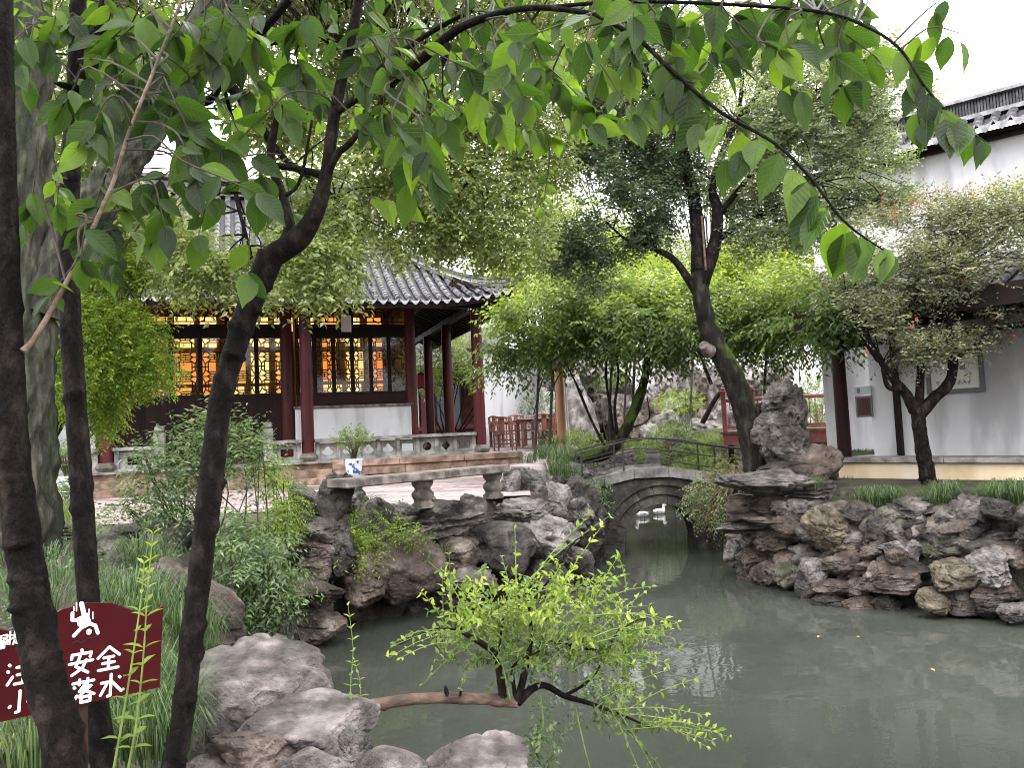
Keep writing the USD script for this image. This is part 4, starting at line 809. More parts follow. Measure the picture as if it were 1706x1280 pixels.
# ------------------------------------------------------------------ bridge
BY, BW, BX = 13.55, 1.35, 2.5
br = thing('arched_bridge', 'small arched stone bridge with iron rails over the pond', 'bridge', (BX, BY, 0))
zc = WATER + .14
def dz(x):                                                  # deck height, humped
    return np.interp(x, [-1.45, -.45, .15, .95, 1.5], [.0, .20, .2, .05, -.06])
top = [(x, float(dz(x)) - .16) for x in np.linspace(-1.45, 1.5, 24)]
face = Polygon([(-1.45, -2.2)] + top + [(1.5, -2.2)]).difference(Point(0, zc).buffer(1.02, 24))
def upright(poly, y0, d):
    v, f = extr(poly, d); return np.stack([v[:, 0], y0 + d - v[:, 2], v[:, 1]], -1), f
obj('spandrel', upright(face, 0, .3), M['bridgestone'], br); obj('spandrel', upright(face, BW - .3, .3), M['bridgestone'], br)
def ring(r0, r1, n, y0, d, name):
    ths = np.linspace(-.25, math.pi + .25, n + 1)
    for a, b in zip(ths[:-1], ths[1:]):
        g = .005 / r1
        p = Polygon([(r * math.cos(t), zc + r * math.sin(t)) for r, t in ((r0, a + g), (r1, a + g), (r1, (a + b) / 2), (r1, b - g), (r0, b - g), (r0, (a + b) / 2))])
        obj(name, upright(p, y0, d), M['bridgestone'], br)
ring(.86, 1.015, 13, .06, .26, 'arch_stone'); ring(.68, .855, 11, .12, BW - .24, 'vault_stone')
xsl = [-1.52, -.98, -.46, .14, .60, 1.02, 1.56]
for i in range(6):
    a, b = xsl[i], xsl[i + 1]
    for y0 in (-.07, BW - .22):
        za, zb = float(dz(a)), float(dz(b)); v, f = bx(0, 1, y0, y0 + .3, 0, 1, 0)
        v = np.stack([lerp(a + .004, b - .004, v[:, 0]), v[:, 1], lerp(za, zb, v[:, 0]) - .16 + .16 * v[:, 2]], -1)
        obj('coping_slab', (v, f), M['stone'], br)
obj('deck', grid_mesh(np.linspace(-1.5, 1.54, 24), np.array([.23, BW - .22]), lambda x, y: dz(x) - .03), M['stone'], br)
for y in (.05, BW - .08):
    xr = np.array([-1.35, -.5, .2, .98, 1.9])
    for k, o in enumerate((.5, .30, .10)):
        obj('rail', tube([(x, y, float(dz(x)) + o + (.0 if x < 1.5 else -.04)) for x in xr], .016 if k == 0 else .010, 6, 17), M['iron'], br)
    for x in (-.62, .97, 1.9, -1.35): obj('rail_post', bx(x - .016, x + .016, y - .016, y + .016, float(dz(x)) - (.05 if x < 1.5 else .5), float(dz(x)) + .51), M['iron'], br)
sp = thing('stone_post', 'pale stone post standing at the far end of the bridge', 'post', at(1089, 800, 15.6) * (1, 1, 0))
zz = at(1089, 750, 15.6)[2]
obj('shaft', bx(-.14, .14, -.12, .12, -.3, zz - .06, .02), M['stone'], sp); obj('top', bx(-.13, .13, -.11, .11, zz - .055, zz, .02), M['stone'], sp)

# ------------------------------------------------------------------ stone bench
l1, l2 = on(705, 846, .03), on(822, 830, .03); be, bn = frame_of(l1, l2)
bc = thing('stone_bench', 'long grey stone slab bench on bulging legs at the pond edge', 'bench', (l1[0], l1[1], .03), math.atan2(be[1], be[0]))
BL = np.linalg.norm((l2 - l1)[:2])
obj('slab', bx(-1.30, BL + .16, -.2, .2, .345, .45, .014), M['benchstone'], bc)
for x in (0, BL):
    pr = [(r_ * .84, z_) for r_, z_ in [(0, 0), (.17, 0), (.17, .05), (.135, .07), (.13, .09), (.165, .14), (.17, .18), (.125, .22), (.115, .24), (.155, .28), (.165, .32), (.165, .342), (0, .342)]]
    obj('leg', lathe(pr, 18, (x, 0, 0)), M['benchstone'], bc, smooth=40)

# ------------------------------------------------------------------ potted plants on pedestals
def potted(px, py, Y, label, seed, s=1.):
    g = np.random.default_rng(seed); p = at(px, py, Y); z0 = float(zf(p[0], p[1]))
    pd = thing('pedestal', 'grey stone block under the ' + label[1], 'pedestal', (p[0], p[1], z0)); hp_ = p[2] - z0
    obj('block', bx(-.21, .21, -.21, .21, -.1, hp_ - .07, .015), M['stone'], pd); obj('top_slab', bx(-.23, .23, -.23, .23, hp_ - .065, hp_, .012), M['stone'], pd)
    t = thing('potted_shrub', label[0], 'potted plant', p)
    obj('pot', lathe([(0, 0), (.13, 0), (.135, .02), (.16, .12), (.175, .26), (.2, .29), (.2, .32), (.18, .32), (.165, .27), (0, .27)], 24), M['porcelain'], t, smooth=40)
    obj('soil', lathe([(0, .275), (.16, .275)], 16), M['soil'], t)
    m, r, C = crown(g, [((0, 0, .66), (.34 * s, .3 * s, .22 * s))], 150, .06, .026, n=7, gap=.3, up=.7, droop=.0)
    obj('stems', cat(*limbs(g, np.array([[0, 0, .27], [.03, .02, .3], [-.04, 0, .28]]), C, 16, .014)), M['twig'], t)
    obj('foliage', m, M['lf_bush'], t, rnd=r)
potted(590, 791, 15.8, ('shrub in a blue and white porcelain pot before the stone balustrade', 'pot at the right of the steps'), 31)
potted(112, 822, 14.6, ('shrub in a white porcelain pot between the two left trunks', 'pot at the left of the steps'), 32)

# ------------------------------------------------------------------ tea tables and chairs
def chair():
    t = thing('tea_chair', 'x', 'chair')
    obj('seat', bx(-.25, .25, -.24, .24, .42, .455, .012), M['chairwood'], t)
    for x, y, zt in ((-.23, -.21, .66), (.23, -.21, .66), (-.23, .21, .84), (.23, .21, .84)): obj('leg', beam((x, y, 0), (x * 1.02, y * (1.12 if y > 0 else 1), zt), .034), M['chairwood'], t)
    obj('backrest', cat(tube([(-.25, .23, .82), (0, .29, .86), (.25, .23, .82)], .022, 6), bx(-.06, .06, .235, .255, .45, .84), *[beam((x, .23, .45), (x, .25, .83), .016) for x in (-.16, .16)]), M['chairwood'], t)
    for s in (-1, 1): obj('arm', tube([(s * .23, -.24, .66), (s * .26, 0, .67), (s * .25, .23, .7)], .02, 6), M['chairwood'], t)
    obj('stretcher', cat(beam((-.23, -.21, .18), (.23, -.21, .18), .02), beam((-.23, .21, .2), (.23, .21, .2), .02), beam((-.23, -.21, .2), (-.23, .21, .2), .02), beam((.23, -.21, .2), (.23, .21, .2), .02)), M['chairwood'], t)
    return t
ch = chair()
def table(p, rz, label):
    t = thing('tea_table', label, 'table', p, rz)
    obj('tabletop', bx(-.5, .5, -.4, .4, .70, .735, .01), M['chairwood'], t); obj('apron', bx(-.44, .44, -.34, .34, .63, .698), M['chairwood'], t)
    for x in (-.42, .42):
        for y in (-.32, .32): obj('leg', bx(x - .025, x + .025, y - .025, y + .025, 0, .63), M['chairwood'], t)
def gp(px, Y): p = at(px, 740, Y); return np.array([p[0], p[1], float(zbase(p[0], p[1])) + .035])
table(gp(893, 20.5), .2, 'brown wooden tea table nearer the iron pergola poles'); table(gp(848, 22.5), .35, 'brown wooden tea table nearer the corner column of the hall')
CH = [(842, 19.6, 2.9, 'brown armchair in front, nearest of the tea chairs to the pond'), (836, 21.4, 2.2, 'brown armchair close behind the corner column of the hall'), (870, 20.9, .6, 'brown armchair between the two tea tables'),
      (905, 19.9, 3.3, 'brown armchair in front of the right tea table'), (915, 21.4, -.3, 'brown armchair beside the iron pole on the far side of the table'), (830, 23.6, -.2, 'brown armchair at the back against the white wall')]
for k, (px, Y, rz, lab) in enumerate(CH):
    p = gp(px, Y)
    if k == 0:
        ch.GetAttribute('xformOp:translate').Set(Gf.Vec3d(*map(float, p))); ch.GetAttribute('xformOp:rotateZ').Set(math.degrees(rz)); tag(ch, lab, group='chairs round the tea tables')
    else: copy_of(ch, p, rz, lab, 'chairs round the tea tables')

# ------------------------------------------------------------------ pergola poles and props
pg = thing('iron_pergola', 'thin black iron poles and arches carrying the wisteria', 'pergola', (0, 0, 0))
def pole(px, y0, y1, Y, r=.03, mt='iron'): return obj('pole', tube([at(px, y0, Y), at(px + (y1 - y0) * -.045, y1, Y)], r, 7, 4), M[mt], pg, smooth=50)
for px, y0, y1, Y in ((891, 768, 560, 16.2), (914, 772, 560, 15.8), (1013, 745, 560, 16.5), (1052, 720, 560, 17), (1272, 690, 545, 16), (1150, 690, 560, 20), (1040, 700, 560, 19)): pole(px, y0, y1, Y)
for pts in ([(889, 690, 16.2), (905, 630, 16), (925, 600, 16), (955, 585, 16), (975, 600, 16)], [(915, 660, 15.8), (935, 620, 15.8), (965, 590, 16), (985, 575, 16)], [(955, 630, 16.2), (975, 680, 16.2), (995, 720, 16.2), (1010, 745, 16.2)], [(1255, 600, 16), (1300, 640, 15.6), (1318, 660, 15.6)], [(1310, 565, 15), (1350, 590, 14), (1395, 612, 13)]):
    obj('brace', tube([at(*p) for p in pts], .014, 6), M['iron'], pg, smooth=50)
obj('top_frame', cat(*[beam(at(a, 560, Ya), at(b, 556, Yb), .05) for a, Ya, b, Yb in ((885, 16.2, 1300, 15.5), (910, 19.5, 1280, 19), (905, 16, 930, 19.4), (1050, 15.8, 1060, 19.2), (1180, 15.6, 1175, 19), (1290, 15.6, 1275, 19))]), M['iron'], pg)
pp_ = thing('wooden_post', 'bare orange brown timber post under the wisteria', 'post', at(938, 762, 17.2)); hpp = at(935, 600, 17.2)[2] - at(938, 762, 17.2)[2]
obj('shaft', lathe([(0, 0), (.105, 0), (.095, hpp), (0, hpp)], 12), M['postwood'], pp_, smooth=50); obj('collar', lathe([(.105, hpp - .12), (.115, hpp - .1), (.105, hpp - .05)], 12), M['iron'], pp_)
pv = thing('white_pipe', 'white plastic pipe standing beside the timber post', 'pipe', at(950, 760, 17.4)); hv = at(944, 630, 17.4)[2] - at(950, 760, 17.4)[2]
obj('pipe', tube([(0, 0, 0), (-.04, 0, hv * .5), (-.05, 0, hv)], .04, 8), M['pvc'], pv, smooth=50); obj('joint', lathe([(.05, 0), (.05, .12)], 10, (-.04, 0, hv * .5)), M['pvc'], pv)

# ------------------------------------------------------------------ warning sign on its post
s0, s1 = at(-14, 1207, 2.25), at(266, 1146, 2.62); se = nrm(s1 - s0); sn = nrm(np.cross(se, EZ)); sz = np.cross(sn, se); sn = -sn
if sn @ (EYE - s0) < 0: sn = -sn
SW = np.linalg.norm(s1 - s0)
def on_sign(px, py):
    d = ray(px, py); t = ((s0 - EYE) @ sn) / (d @ sn); p = EYE + d * t - s0
    return np.array([p @ se, p @ sz])
sg = thing('warning_sign', 'dark red warning board with white characters and a falling figure', 'sign', (0, 0, 0))
def sign_pos(poly, d, off):
    v, f = extr(poly, d); return s0 + v[:, :1] * se + v[:, 1:2] * sz + (v[:, 2:] + off) * sn, f
HS = on_sign(262, 1012)[1]; mid = SW / 2
Lp, Rp, cp = on_sign(-14, 1045), on_sign(262, 1006), on_sign(135, 998)
hump = [(SW, HS), (SW * .93, HS - .012), (SW * .84, HS - .012), (SW * .74, HS + .012), (SW * .65, HS + .032), (SW * .5, HS + .042), (SW * .35, HS + .032), (SW * .26, HS + .012), (SW * .16, HS - .012), (SW * .07, HS - .012), (0, HS)]
obj('board', sign_pos(Polygon([(0, 0), (SW, 0)] + hump), .012, -.012), M['signred'], sg)
cs = .073
def put(ch, px, py, size, pen=.11):
    c = on_sign(px, py); g = affinity.translate(glyph(ch, size, pen), c[0] - size / 2, c[1] - size / 2)
    obj('character', sign_pos(g, .0012, .0008), M['signwhite'], sg)
for ch_, px, py in (('注', 32, 1122), ('意', 86, 1114), ('安', 135, 1104), ('全', 181, 1097), ('小', 32, 1170), ('心', 90, 1160), ('落', 138, 1152), ('水', 184, 1143)): put(ch_, px, py, cs * (1.02 if px > 100 else .95), .12)
for ch_, px, py in (('温', -24, 1077), ('馨', 2, 1070), ('提', 24, 1063), ('示', 48, 1057)): put(ch_, px, py, .040, .12)
zp = lambda x, y: on_sign(x / 5.332, 980 + y / 5.333)
cap = lambda pts, wpx: LineString([zp(*p) for p in pts]).buffer(wpx / 5.33 * .00165 / 2, 6)
fig = unary_union([cap([(722, 140), (750, 255)], 44), cap([(642, 225), (640, 285), (705, 292)], 34), Polygon([zp(*p) for p in ((690, 275), (775, 235), (800, 320), (740, 350), (700, 330))]).buffer(.004), cap([(740, 335), (655, 425)], 36), cap([(785, 315), (845, 335), (868, 400)], 34), cap([(788, 390), (789, 391)], 56)])
obj('falling_figure', sign_pos(fig, .0012, .0008), M['signwhite'], sg)
obj('motion_line', sign_pos(unary_union([cap(p, 11) for p in ([(655, 170), (655, 205)], [(678, 135), (678, 205)], [(790, 190), (790, 240)], [(823, 215), (823, 275)])]), .001, .0008), M['signwhite'], sg)
obj('ripple', sign_pos(unary_union([cap(p, 12) for p in ([(640, 495), (680, 470), (720, 490), (760, 465)], [(780, 450), (830, 440), (870, 425)], [(655, 340), (658, 360)])]), .001, .0008), M['signdark'], sg)
for u_ in (.25, .75):
    c_ = Point(SW * u_, .02).buffer(.0045); obj('screw', sign_pos(c_, .003, .0008), M['metalplate'], sg)
pb_ = s0 + se * on_sign(133, 1150)[0]; hx = nrm(se * (1, 1, 0)); hn = np.array([hx[1], -hx[0], 0]); hn = hn if hn @ sn > 0 else -hn
obj('post', xf(bx(-.034, .034, -.058, -.022, -.9, pb_[2] + .2), (pb_[0], pb_[1], 0), hx, hn, EZ), M['signpost'], sg)
# ------------------------------------------------------------------ rocks
rr = np.random.default_rng(11)
def rock_px(name, cx, cy, w, h, Y, parent, mat='rock', depth=None, sub=3, rz=None, tilt=0., grow=1.2, **kw):
    """a rock whose apparent size is w x h picture pixels at distance Y, at its real place and size."""
    s = ps(Y); p = at(cx, cy, Y); W, H = w * s * grow, h * s * grow
    v, f = rock(rr, (W, depth or .5 * (W + H) * 1.0, H), sub, **kw)
    if tilt: v, f = rot((v, f), ry=tilt)
    return obj(name, (v + p, f), M[mat], parent, smooth=30, world=parent is not None)
def boulder(label, cx, cy, w, h, Y, mat='boulder', group=None, **kw):
    p = at(cx, cy, Y); t = thing('boulder', label, 'rock', (p[0], p[1], p[2]), group=group)
    rock_px('stone', cx, cy, w, h, Y, t, mat, **kw); return t
# the left rockery: rocks cemented into one bank
lr = thing('left_rockery', 'craggy grey rockery bank below the stone bench at the pond', 'rockery', (0, 0, 0))
# x, y, w, h, Y, material, options
L_ = [(508, 842, 62, 72, 9.1, 'rock', {}), (556, 838, 62, 84, 9.2, 'rock_dark', {}), (572, 842, 74, 84, 9.85, 'rock', {}), (535, 885, 90, 60, 8.9, 'rock', {}), (500, 905, 60, 60, 8.8, 'rock_brown', {}), (525, 918, 60, 50, 8.75, 'rock_brown', {}), (565, 905, 55, 95, 9.0, 'rock_dark', {}),
      (522, 948, 62, 46, 8.7, 'rock_brown', {}), (516, 985, 96, 48, 8.45, 'rock_brown', dict(rough=.25, pits=6)), (512, 1018, 70, 50, 8.6, 'rock_dark', {}), (535, 1046, 78, 56, 8.45, 'rock_brown', {}), (482, 1050, 60, 60, 8.5, 'rock_dark', {}), (470, 1000, 60, 90, 8.75, 'rock_dark', {}),
      (606, 968, 84, 92, 9.2, 'rock_brown', {}), (582, 930, 60, 80, 9.3, 'rock_dark', {}), (675, 958, 118, 116, 9.55, 'rock_brown', dict(rough=.1, sub=4)), (620, 905, 80, 60, 9.6, 'rock', {}), (655, 868, 130, 56, 10.05, 'rock', dict(layer=.05)), (602, 872, 70, 50, 9.8, 'rock_brown', {}),
      (722, 872, 150, 68, 10.2, 'rock', dict(layer=.09, sub=4, rough=.2, freq=2.2)), (745, 922, 95, 70, 10.2, 'rock_brown', {}), (778, 968, 88, 56, 9.9, 'rock', {}), (735, 985, 60, 60, 9.9, 'rock_dark', {}),
      (832, 914, 118, 80, 10.45, 'rock_dark', dict(sub=4, rough=.1, pits=3)), (910, 902, 98, 72, 10.7, 'rock_pale', dict(pits=9, pit=.7, sub=5, rough=.13)), (868, 860, 112, 54, 10.9, 'rock', dict(rough=.28, pits=7, sub=4)), (790, 850, 70, 46, 10.9, 'rock', {}), (805, 872, 60, 40, 10.7, 'rock_brown', {}),
      (960, 860, 58, 52, 12.3, 'rock', dict(sub=4, pits=6, rough=.25)), (935, 868, 36, 40, 12.0, 'rock_dark', {}), (893, 818, 58, 66, 12.2, 'rock', {}), (925, 838, 58, 60, 12.2, 'rock_pale', {}), (852, 820, 46, 60, 12.2, 'rock', {}), (868, 800, 50, 40, 12.8, 'rock', {}), (965, 830, 60, 60, 12.9, 'rock_dark', {}),
      (905, 965, 100, 66, 10.7, 'rock_dark', {}), (950, 945, 66, 80, 11.4, 'rock_dark', {}), (930, 985, 70, 40, 10.7, 'rock_brown', {}), (838, 985, 110, 50, 10.9, 'rock_dark', dict(layer=.1)), (975, 905, 60, 80, 12.6, 'rock_dark', {}), (985, 870, 50, 70, 13.2, 'rock_dark', {}), (700, 1010, 90, 40, 9.9, 'rock_dark', {}),
      (1000, 800, 70, 40, 14.2, 'rock', dict(layer=.08)), (960, 790, 60, 34, 14, 'rock_pale', {}), (1020, 785, 60, 34, 15, 'rock_pale', dict(layer=.1)), (940, 800, 50, 40, 13.4, 'rock', {}), (1035, 770, 50, 36, 16, 'rock_pale', {}), (450, 925, 60, 60, 8.3, 'rock', {}), (455, 1065, 60, 50, 8.3, 'rock', {})]
for x, y, w, h, Y, mt, kw in L_:
    kw = dict(dict(sub=4, rough=.17), **kw); rock_px('rock', x, y, w, h, Y, lr, mt, **kw)
# inner fill: more rocks against the bank so that no soil shows between them
for k in range(46):
    x = rr.uniform(455, 985); Y = np.interp(x, [455, 700, 850, 985], [8.9, 10.1, 10.9, 13.3]); yb = np.interp(x, [455, 560, 650, 730, 820, 985], [1070, 1055, 1030, 1010, 1000, 925]); yt = np.interp(x, [455, 560, 650, 985], [900, 850, 850, 830])
    rock_px('rock', x, lerp(yt + 15, yb, rr.uniform(0, 1)), rr.uniform(50, 95), rr.uniform(40, 75), Y + .15, lr, rr.choice(['rock_dark', 'rock', 'rock_brown']), sub=3)
# bank of the left garden (nearer)
lb = thing('left_bank_rocks', 'brown and grey rocks edging the planting bed behind the warning sign', 'rockery', (0, 0, 0))
for x, y, w, h, Y, mt, kw in [(300, 985, 130, 110, 6.2, 'rock_brown', dict(sub=4, rough=.22, pits=5)), (355, 1030, 95, 120, 6.0, 'rock_brown', dict(sub=4)), (375, 1075, 60, 60, 5.9, 'rock_brown', {}), (215, 890, 60, 30, 8, 'rock', {}), (180, 915, 70, 36, 7.6, 'rock', {}), (225, 940, 90, 56, 7.3, 'rock_dark', {}), (110, 880, 60, 28, 8.4, 'rock_pale', {}),
                              (285, 900, 90, 70, 7.6, 'rock_dark', {}), (415, 1060, 60, 50, 7.6, 'rock_dark', {}), (430, 1090, 70, 50, 6.9, 'rock_dark', {}), (240, 880, 50, 40, 8.4, 'rock_dark', {}), (410, 1010, 70, 70, 7.9, 'rock_dark', {})]:
    rock_px('rock', x, y, w, h, Y, lb, mt, **dict(dict(sub=3), **kw))
# foreground boulders
boulder('big pinkish grey boulder right of the warning sign, behind the leaning trunk', 392, 1172, 250, 186, 3.95, depth=.8, sub=5, rough=.10, cuts=[(-.1, -.25, 1, .52), (.05, -1, .25, .62), (.8, -.5, .1, .8), (-.9, -.3, .2, .8), (.35, -.4, .9, .66)])
boulder('rounded greenish grey boulder nosing out behind the big one toward the water', 462, 1130, 110, 120, 4.3, sub=4, rough=.08)
boulder('flat topped grey boulder at the root of the overhanging branch', 508, 1208, 184, 108, 3.72, depth=.6, sub=5, rough=.09, cuts=[(.1, -.3, 1, .5), (-.3, -1, -.2, .7), (.9, -.3, .2, .75)])
boulder('low brown boulder wedged under the flat topped one', 432, 1262, 140, 90, 3.5, 'rock_brown', sub=4)
boulder('rounded boulder at the bottom edge under the shrub', 790, 1300, 190, 110, 3.35, depth=.6, sub=5, rough=.09, cuts=[(0, -.35, 1, .62), (.5, -.3, .8, .7), (-.6, -.2, .7, .72)])
boulder('smaller boulder at the bottom edge, left of the rounded one', 655, 1300, 160, 96, 3.4, sub=4, rough=.09)
boulder('small dark boulder between the flat topped one and the bottom edge', 580, 1262, 70, 66, 3.55, 'rock', sub=4)
boulder('brown boulder lying under the low left corner of the red sign', 18, 1245, 150, 90, 3.3, 'rock_yellow', sub=4)
for x, y, w, h, Y, lb_ in [(520, 1310, 170, 100, 3.3, 'pinkish boulder cut by the bottom edge, below the flat topped one'), (335, 1320, 150, 100, 3.35, 'pinkish boulder cut by the bottom edge beside the leaning trunk'), (715, 1330, 120, 70, 3.3, 'small boulder wedged between the two at the bottom edge'), (880, 1330, 160, 70, 3.4, 'lowest boulder at the water, right end of the near edge')]:
    boulder(lb_, x, y, w, h, Y, sub=4, group='boulders along the near edge')
# the right retaining bank: rubble laid in courses, big rocks on top
rb_ = thing('stone_bank', 'rubble stone retaining bank of brown and grey rocks along the right side of the pond', 'retaining wall', (0, 0, 0))
R_ = [(1290, 840, 130, 40, 10.75, 'rock_brown', {}), (1345, 842, 100, 40, 10.7, 'rock_dark', {}), (1288, 872, 190, 34, 10.9, 'rock', dict(layer=.08)), (1330, 855, 130, 46, 10.5, 'rock', dict(sub=4, rough=.22)), (1270, 850, 120, 50, 10.9, 'rock_brown', {}), (1290, 868, 110, 24, 10.5, 'rock_red', {}), (1262, 880, 56, 56, 11.0, 'rock_pale', dict(rough=.25)), (1290, 898, 82, 44, 10.6, 'rock_red', {}), (1350, 890, 70, 60, 10.3, 'rock_brown', {}),
      (1232, 915, 50, 60, 11.3, 'rock_pale', dict(pits=5)), (1265, 925, 60, 60, 11, 'rock_brown', {}), (1310, 925, 70, 44, 10.6, 'rock_red', {}), (1250, 960, 56, 50, 11.1, 'rock_red', {}), (1285, 963, 64, 46, 10.6, 'rock_brown', {}), (1325, 960, 70, 56, 10.2, 'rock_moss', {}), (1355, 955, 50, 50, 9.8, 'rock_pale', {}), (1345, 985, 40, 34, 9.7, 'rock_dark', {}),
      (1392, 886, 96, 86, 9.75, 'rock_yellow', dict(sub=4)), (1425, 905, 60, 54, 9.6, 'rock_brown', {}), (1405, 855, 60, 40, 9.9, 'rock', {}), (1440, 862, 70, 44, 9.6, 'rock', dict(sub=4, rough=.25)), (1475, 868, 80, 60, 9.4, 'rock_moss', dict(sub=4)), (1520, 855, 100, 54, 9.3, 'rock', dict(sub=4, rough=.28, pits=8)), (1500, 895, 66, 44, 9.2, 'rock', {}), (1530, 885, 46, 56, 9.1, 'rock_pale', {}),
      (1545, 905, 60, 40, 9.1, 'rock_dark', {}), (1462, 910, 60, 36, 9.35, 'rock_brown', {}), (1452, 920, 40, 24, 9.2, 'rock_red', {}), (1490, 911, 46, 18, 9.05, 'rock_pale', {}), (1497, 928, 42, 28, 8.95, 'rock_red', dict()), (1522, 917, 28, 36, 8.95, 'rock_pale', {}), (1472, 941, 26, 30, 9.1, 'rock_red', {}), (1408, 943, 76, 44, 9.45, 'rock_red', {}), (1440, 950, 50, 40, 9.3, 'rock_brown', {}),
      (1395, 980, 80, 36, 9.35, 'rock_red', dict()), (1435, 982, 50, 36, 9.2, 'rock_brown', {}), (1385, 1002, 60, 28, 9.25, 'rock_dark', {}), (1430, 1006, 60, 24, 9.1, 'rock_red', {}), (1480, 968, 100, 56, 8.95, 'rock_brown', dict(sub=4)), (1462, 955, 34, 34, 8.85, 'rock_brown', {}), (1525, 955, 56, 40, 8.9, 'rock_dark', {}), (1475, 1008, 50, 34, 9.0, 'rock_dark', {}),
      (1580, 918, 100, 56, 8.85, 'rock_moss', dict(sub=4)), (1610, 900, 56, 44, 8.75, 'rock_pale', {}), (1585, 962, 82, 54, 8.5, 'rock_yellow', dict(sub=4)), (1560, 1005, 66, 46, 8.5, 'rock_yellow', {}), (1650, 950, 72, 76, 8.35, 'rock_pale', dict(sub=4)), (1620, 955, 40, 40, 8.5, 'rock_pale', {}), (1605, 1005, 76, 56, 8.45, 'rock_dark', {}), (1650, 1010, 60, 44, 8.3, 'rock_dark', {}),
      (1665, 985, 90, 40, 8.3, 'rock_brown', {}), (1690, 1022, 56, 36, 8.05, 'rock_pale', {}), (1690, 930, 70, 44, 8.4, 'rock_brown', {}), (1655, 900, 80, 36, 8.7, 'rock', dict(layer=.08)), (1580, 865, 66, 60, 9.0, 'rock', {}), (1632, 856, 76, 76, 8.85, 'rock', dict(sub=4)), (1690, 870, 80, 46, 8.7, 'rock', {}), (1590, 838, 60, 30, 9.3, 'rock', {}), (1425, 838, 50, 40, 10.3, 'rock', {}), (1390, 832, 60, 40, 10.7, 'rock', {}), (1350, 828, 70, 30, 10.9, 'rock', dict(layer=.1))]
for x, y, w, h, Y, mt, kw in R_: rock_px('rock', x, y, w, h, Y, rb_, mt, **dict(dict(sub=4, rough=.2, grow=1.1), **kw))
for k in range(120):
    x = rr.uniform(1235, 1780); Y = np.interp(x, [1235, 1300, 1400, 1500, 1600, 1780], [11.5, 10.4, 9.6, 9.05, 8.7, 7.9]); yb = np.interp(x, [1240, 1300, 1400, 1500, 1706], [955, 988, 1012, 1024, 1040]); yt = np.interp(x, [1240, 1400, 1706], [860, 850, 850])
    rock_px('rock', x, lerp(yt, yb, rr.uniform(0, 1)), rr.uniform(28, 66), rr.uniform(20, 44), Y + rr.uniform(.02, .14), rb_, rr.choice(['rock_dark', 'rock', 'rock_brown', 'rock_red']), sub=3)
# flat capstone jutting over the water and the scholar rock behind it
cp_ = at(1290, 812, 10.6); cpt = thing('capstone', 'flat grey slab of weathered rock jutting out over the water', 'rock', cp_)
rock_px('slab', 1278, 806, 140, 44, 10.6, cpt, 'rock', sub=5, rough=.14, depth=1.0); rock_px('ledge', 1345, 818, 90, 36, 10.7, cpt, 'rock', sub=4, layer=.1)
sc_ = at(1310, 770, 11.3); sct = thing('scholar_rock', 'tall twisted grey scholar rock standing on end', 'rock', sc_)
SR = [(1308, 668, 84, 70, 11.3, .0), (1330, 690, 54, 90, 11.3, .1), (1300, 715, 90, 74, 11.3, -.1), (1325, 735, 86, 80, 11.25, .2), (1298, 750, 70, 60, 11.3, -.2)]
V = []
for x, y, w, h, Y, tl in SR:
    s = ps(Y); v, f = rock(rr, (w * s * 1.05, .42, h * s * 1.15), 5, rough=.2, pits=14, pit=.75); v, f = rot((v, f), ry=tl); V.append((v * .9 + at(x - 8, y, Y), f))
obj('stone', cat(*V), M['rock'], sct, smooth=40, world=True)
for x, y, w, h, Y, mt in [(1360, 772, 66, 56, 11.2, 'rock_brown'), (1300, 785, 80, 40, 11.2, 'rock_dark'), (1340, 800, 90, 44, 11.0, 'rock_brown'), (1380, 790, 36, 26, 11.8, 'rock_pale'), (1375, 772, 40, 22, 12.6, 'rock_pale')]:
    rock_px('base_stone', x, y, w, h, Y, sct, mt, sub=3)
# pale rockery hill at the back
bh = thing('back_rockery', 'pale pinkish rockery hill behind the bridge and wisteria', 'rockery', (0, 0, 0))
for k in range(58):
    x = rr.uniform(925, 1240); y = rr.uniform(630, 745); Y = np.interp(y, [620, 750], [24.5, 22.6]) + rr.uniform(-.4, .4)
    rock_px('rock', x, y, rr.uniform(34, 66), rr.uniform(34, 74), Y, bh, rr.choice(['rock_pale', 'rock_pale', 'rock_brown', 'rock']), sub=3, rough=.22, pits=3)
for x, y, w, h in ((1255, 640, 60, 60), (1275, 665, 50, 60), (1225, 700, 70, 70), (1180, 720, 80, 50), (1290, 625, 60, 40), (985, 600, 60, 70), (960, 690, 60, 120)): rock_px('rock', x, y, w, h, 22.5, bh, 'rock_pale', sub=3, pits=3)
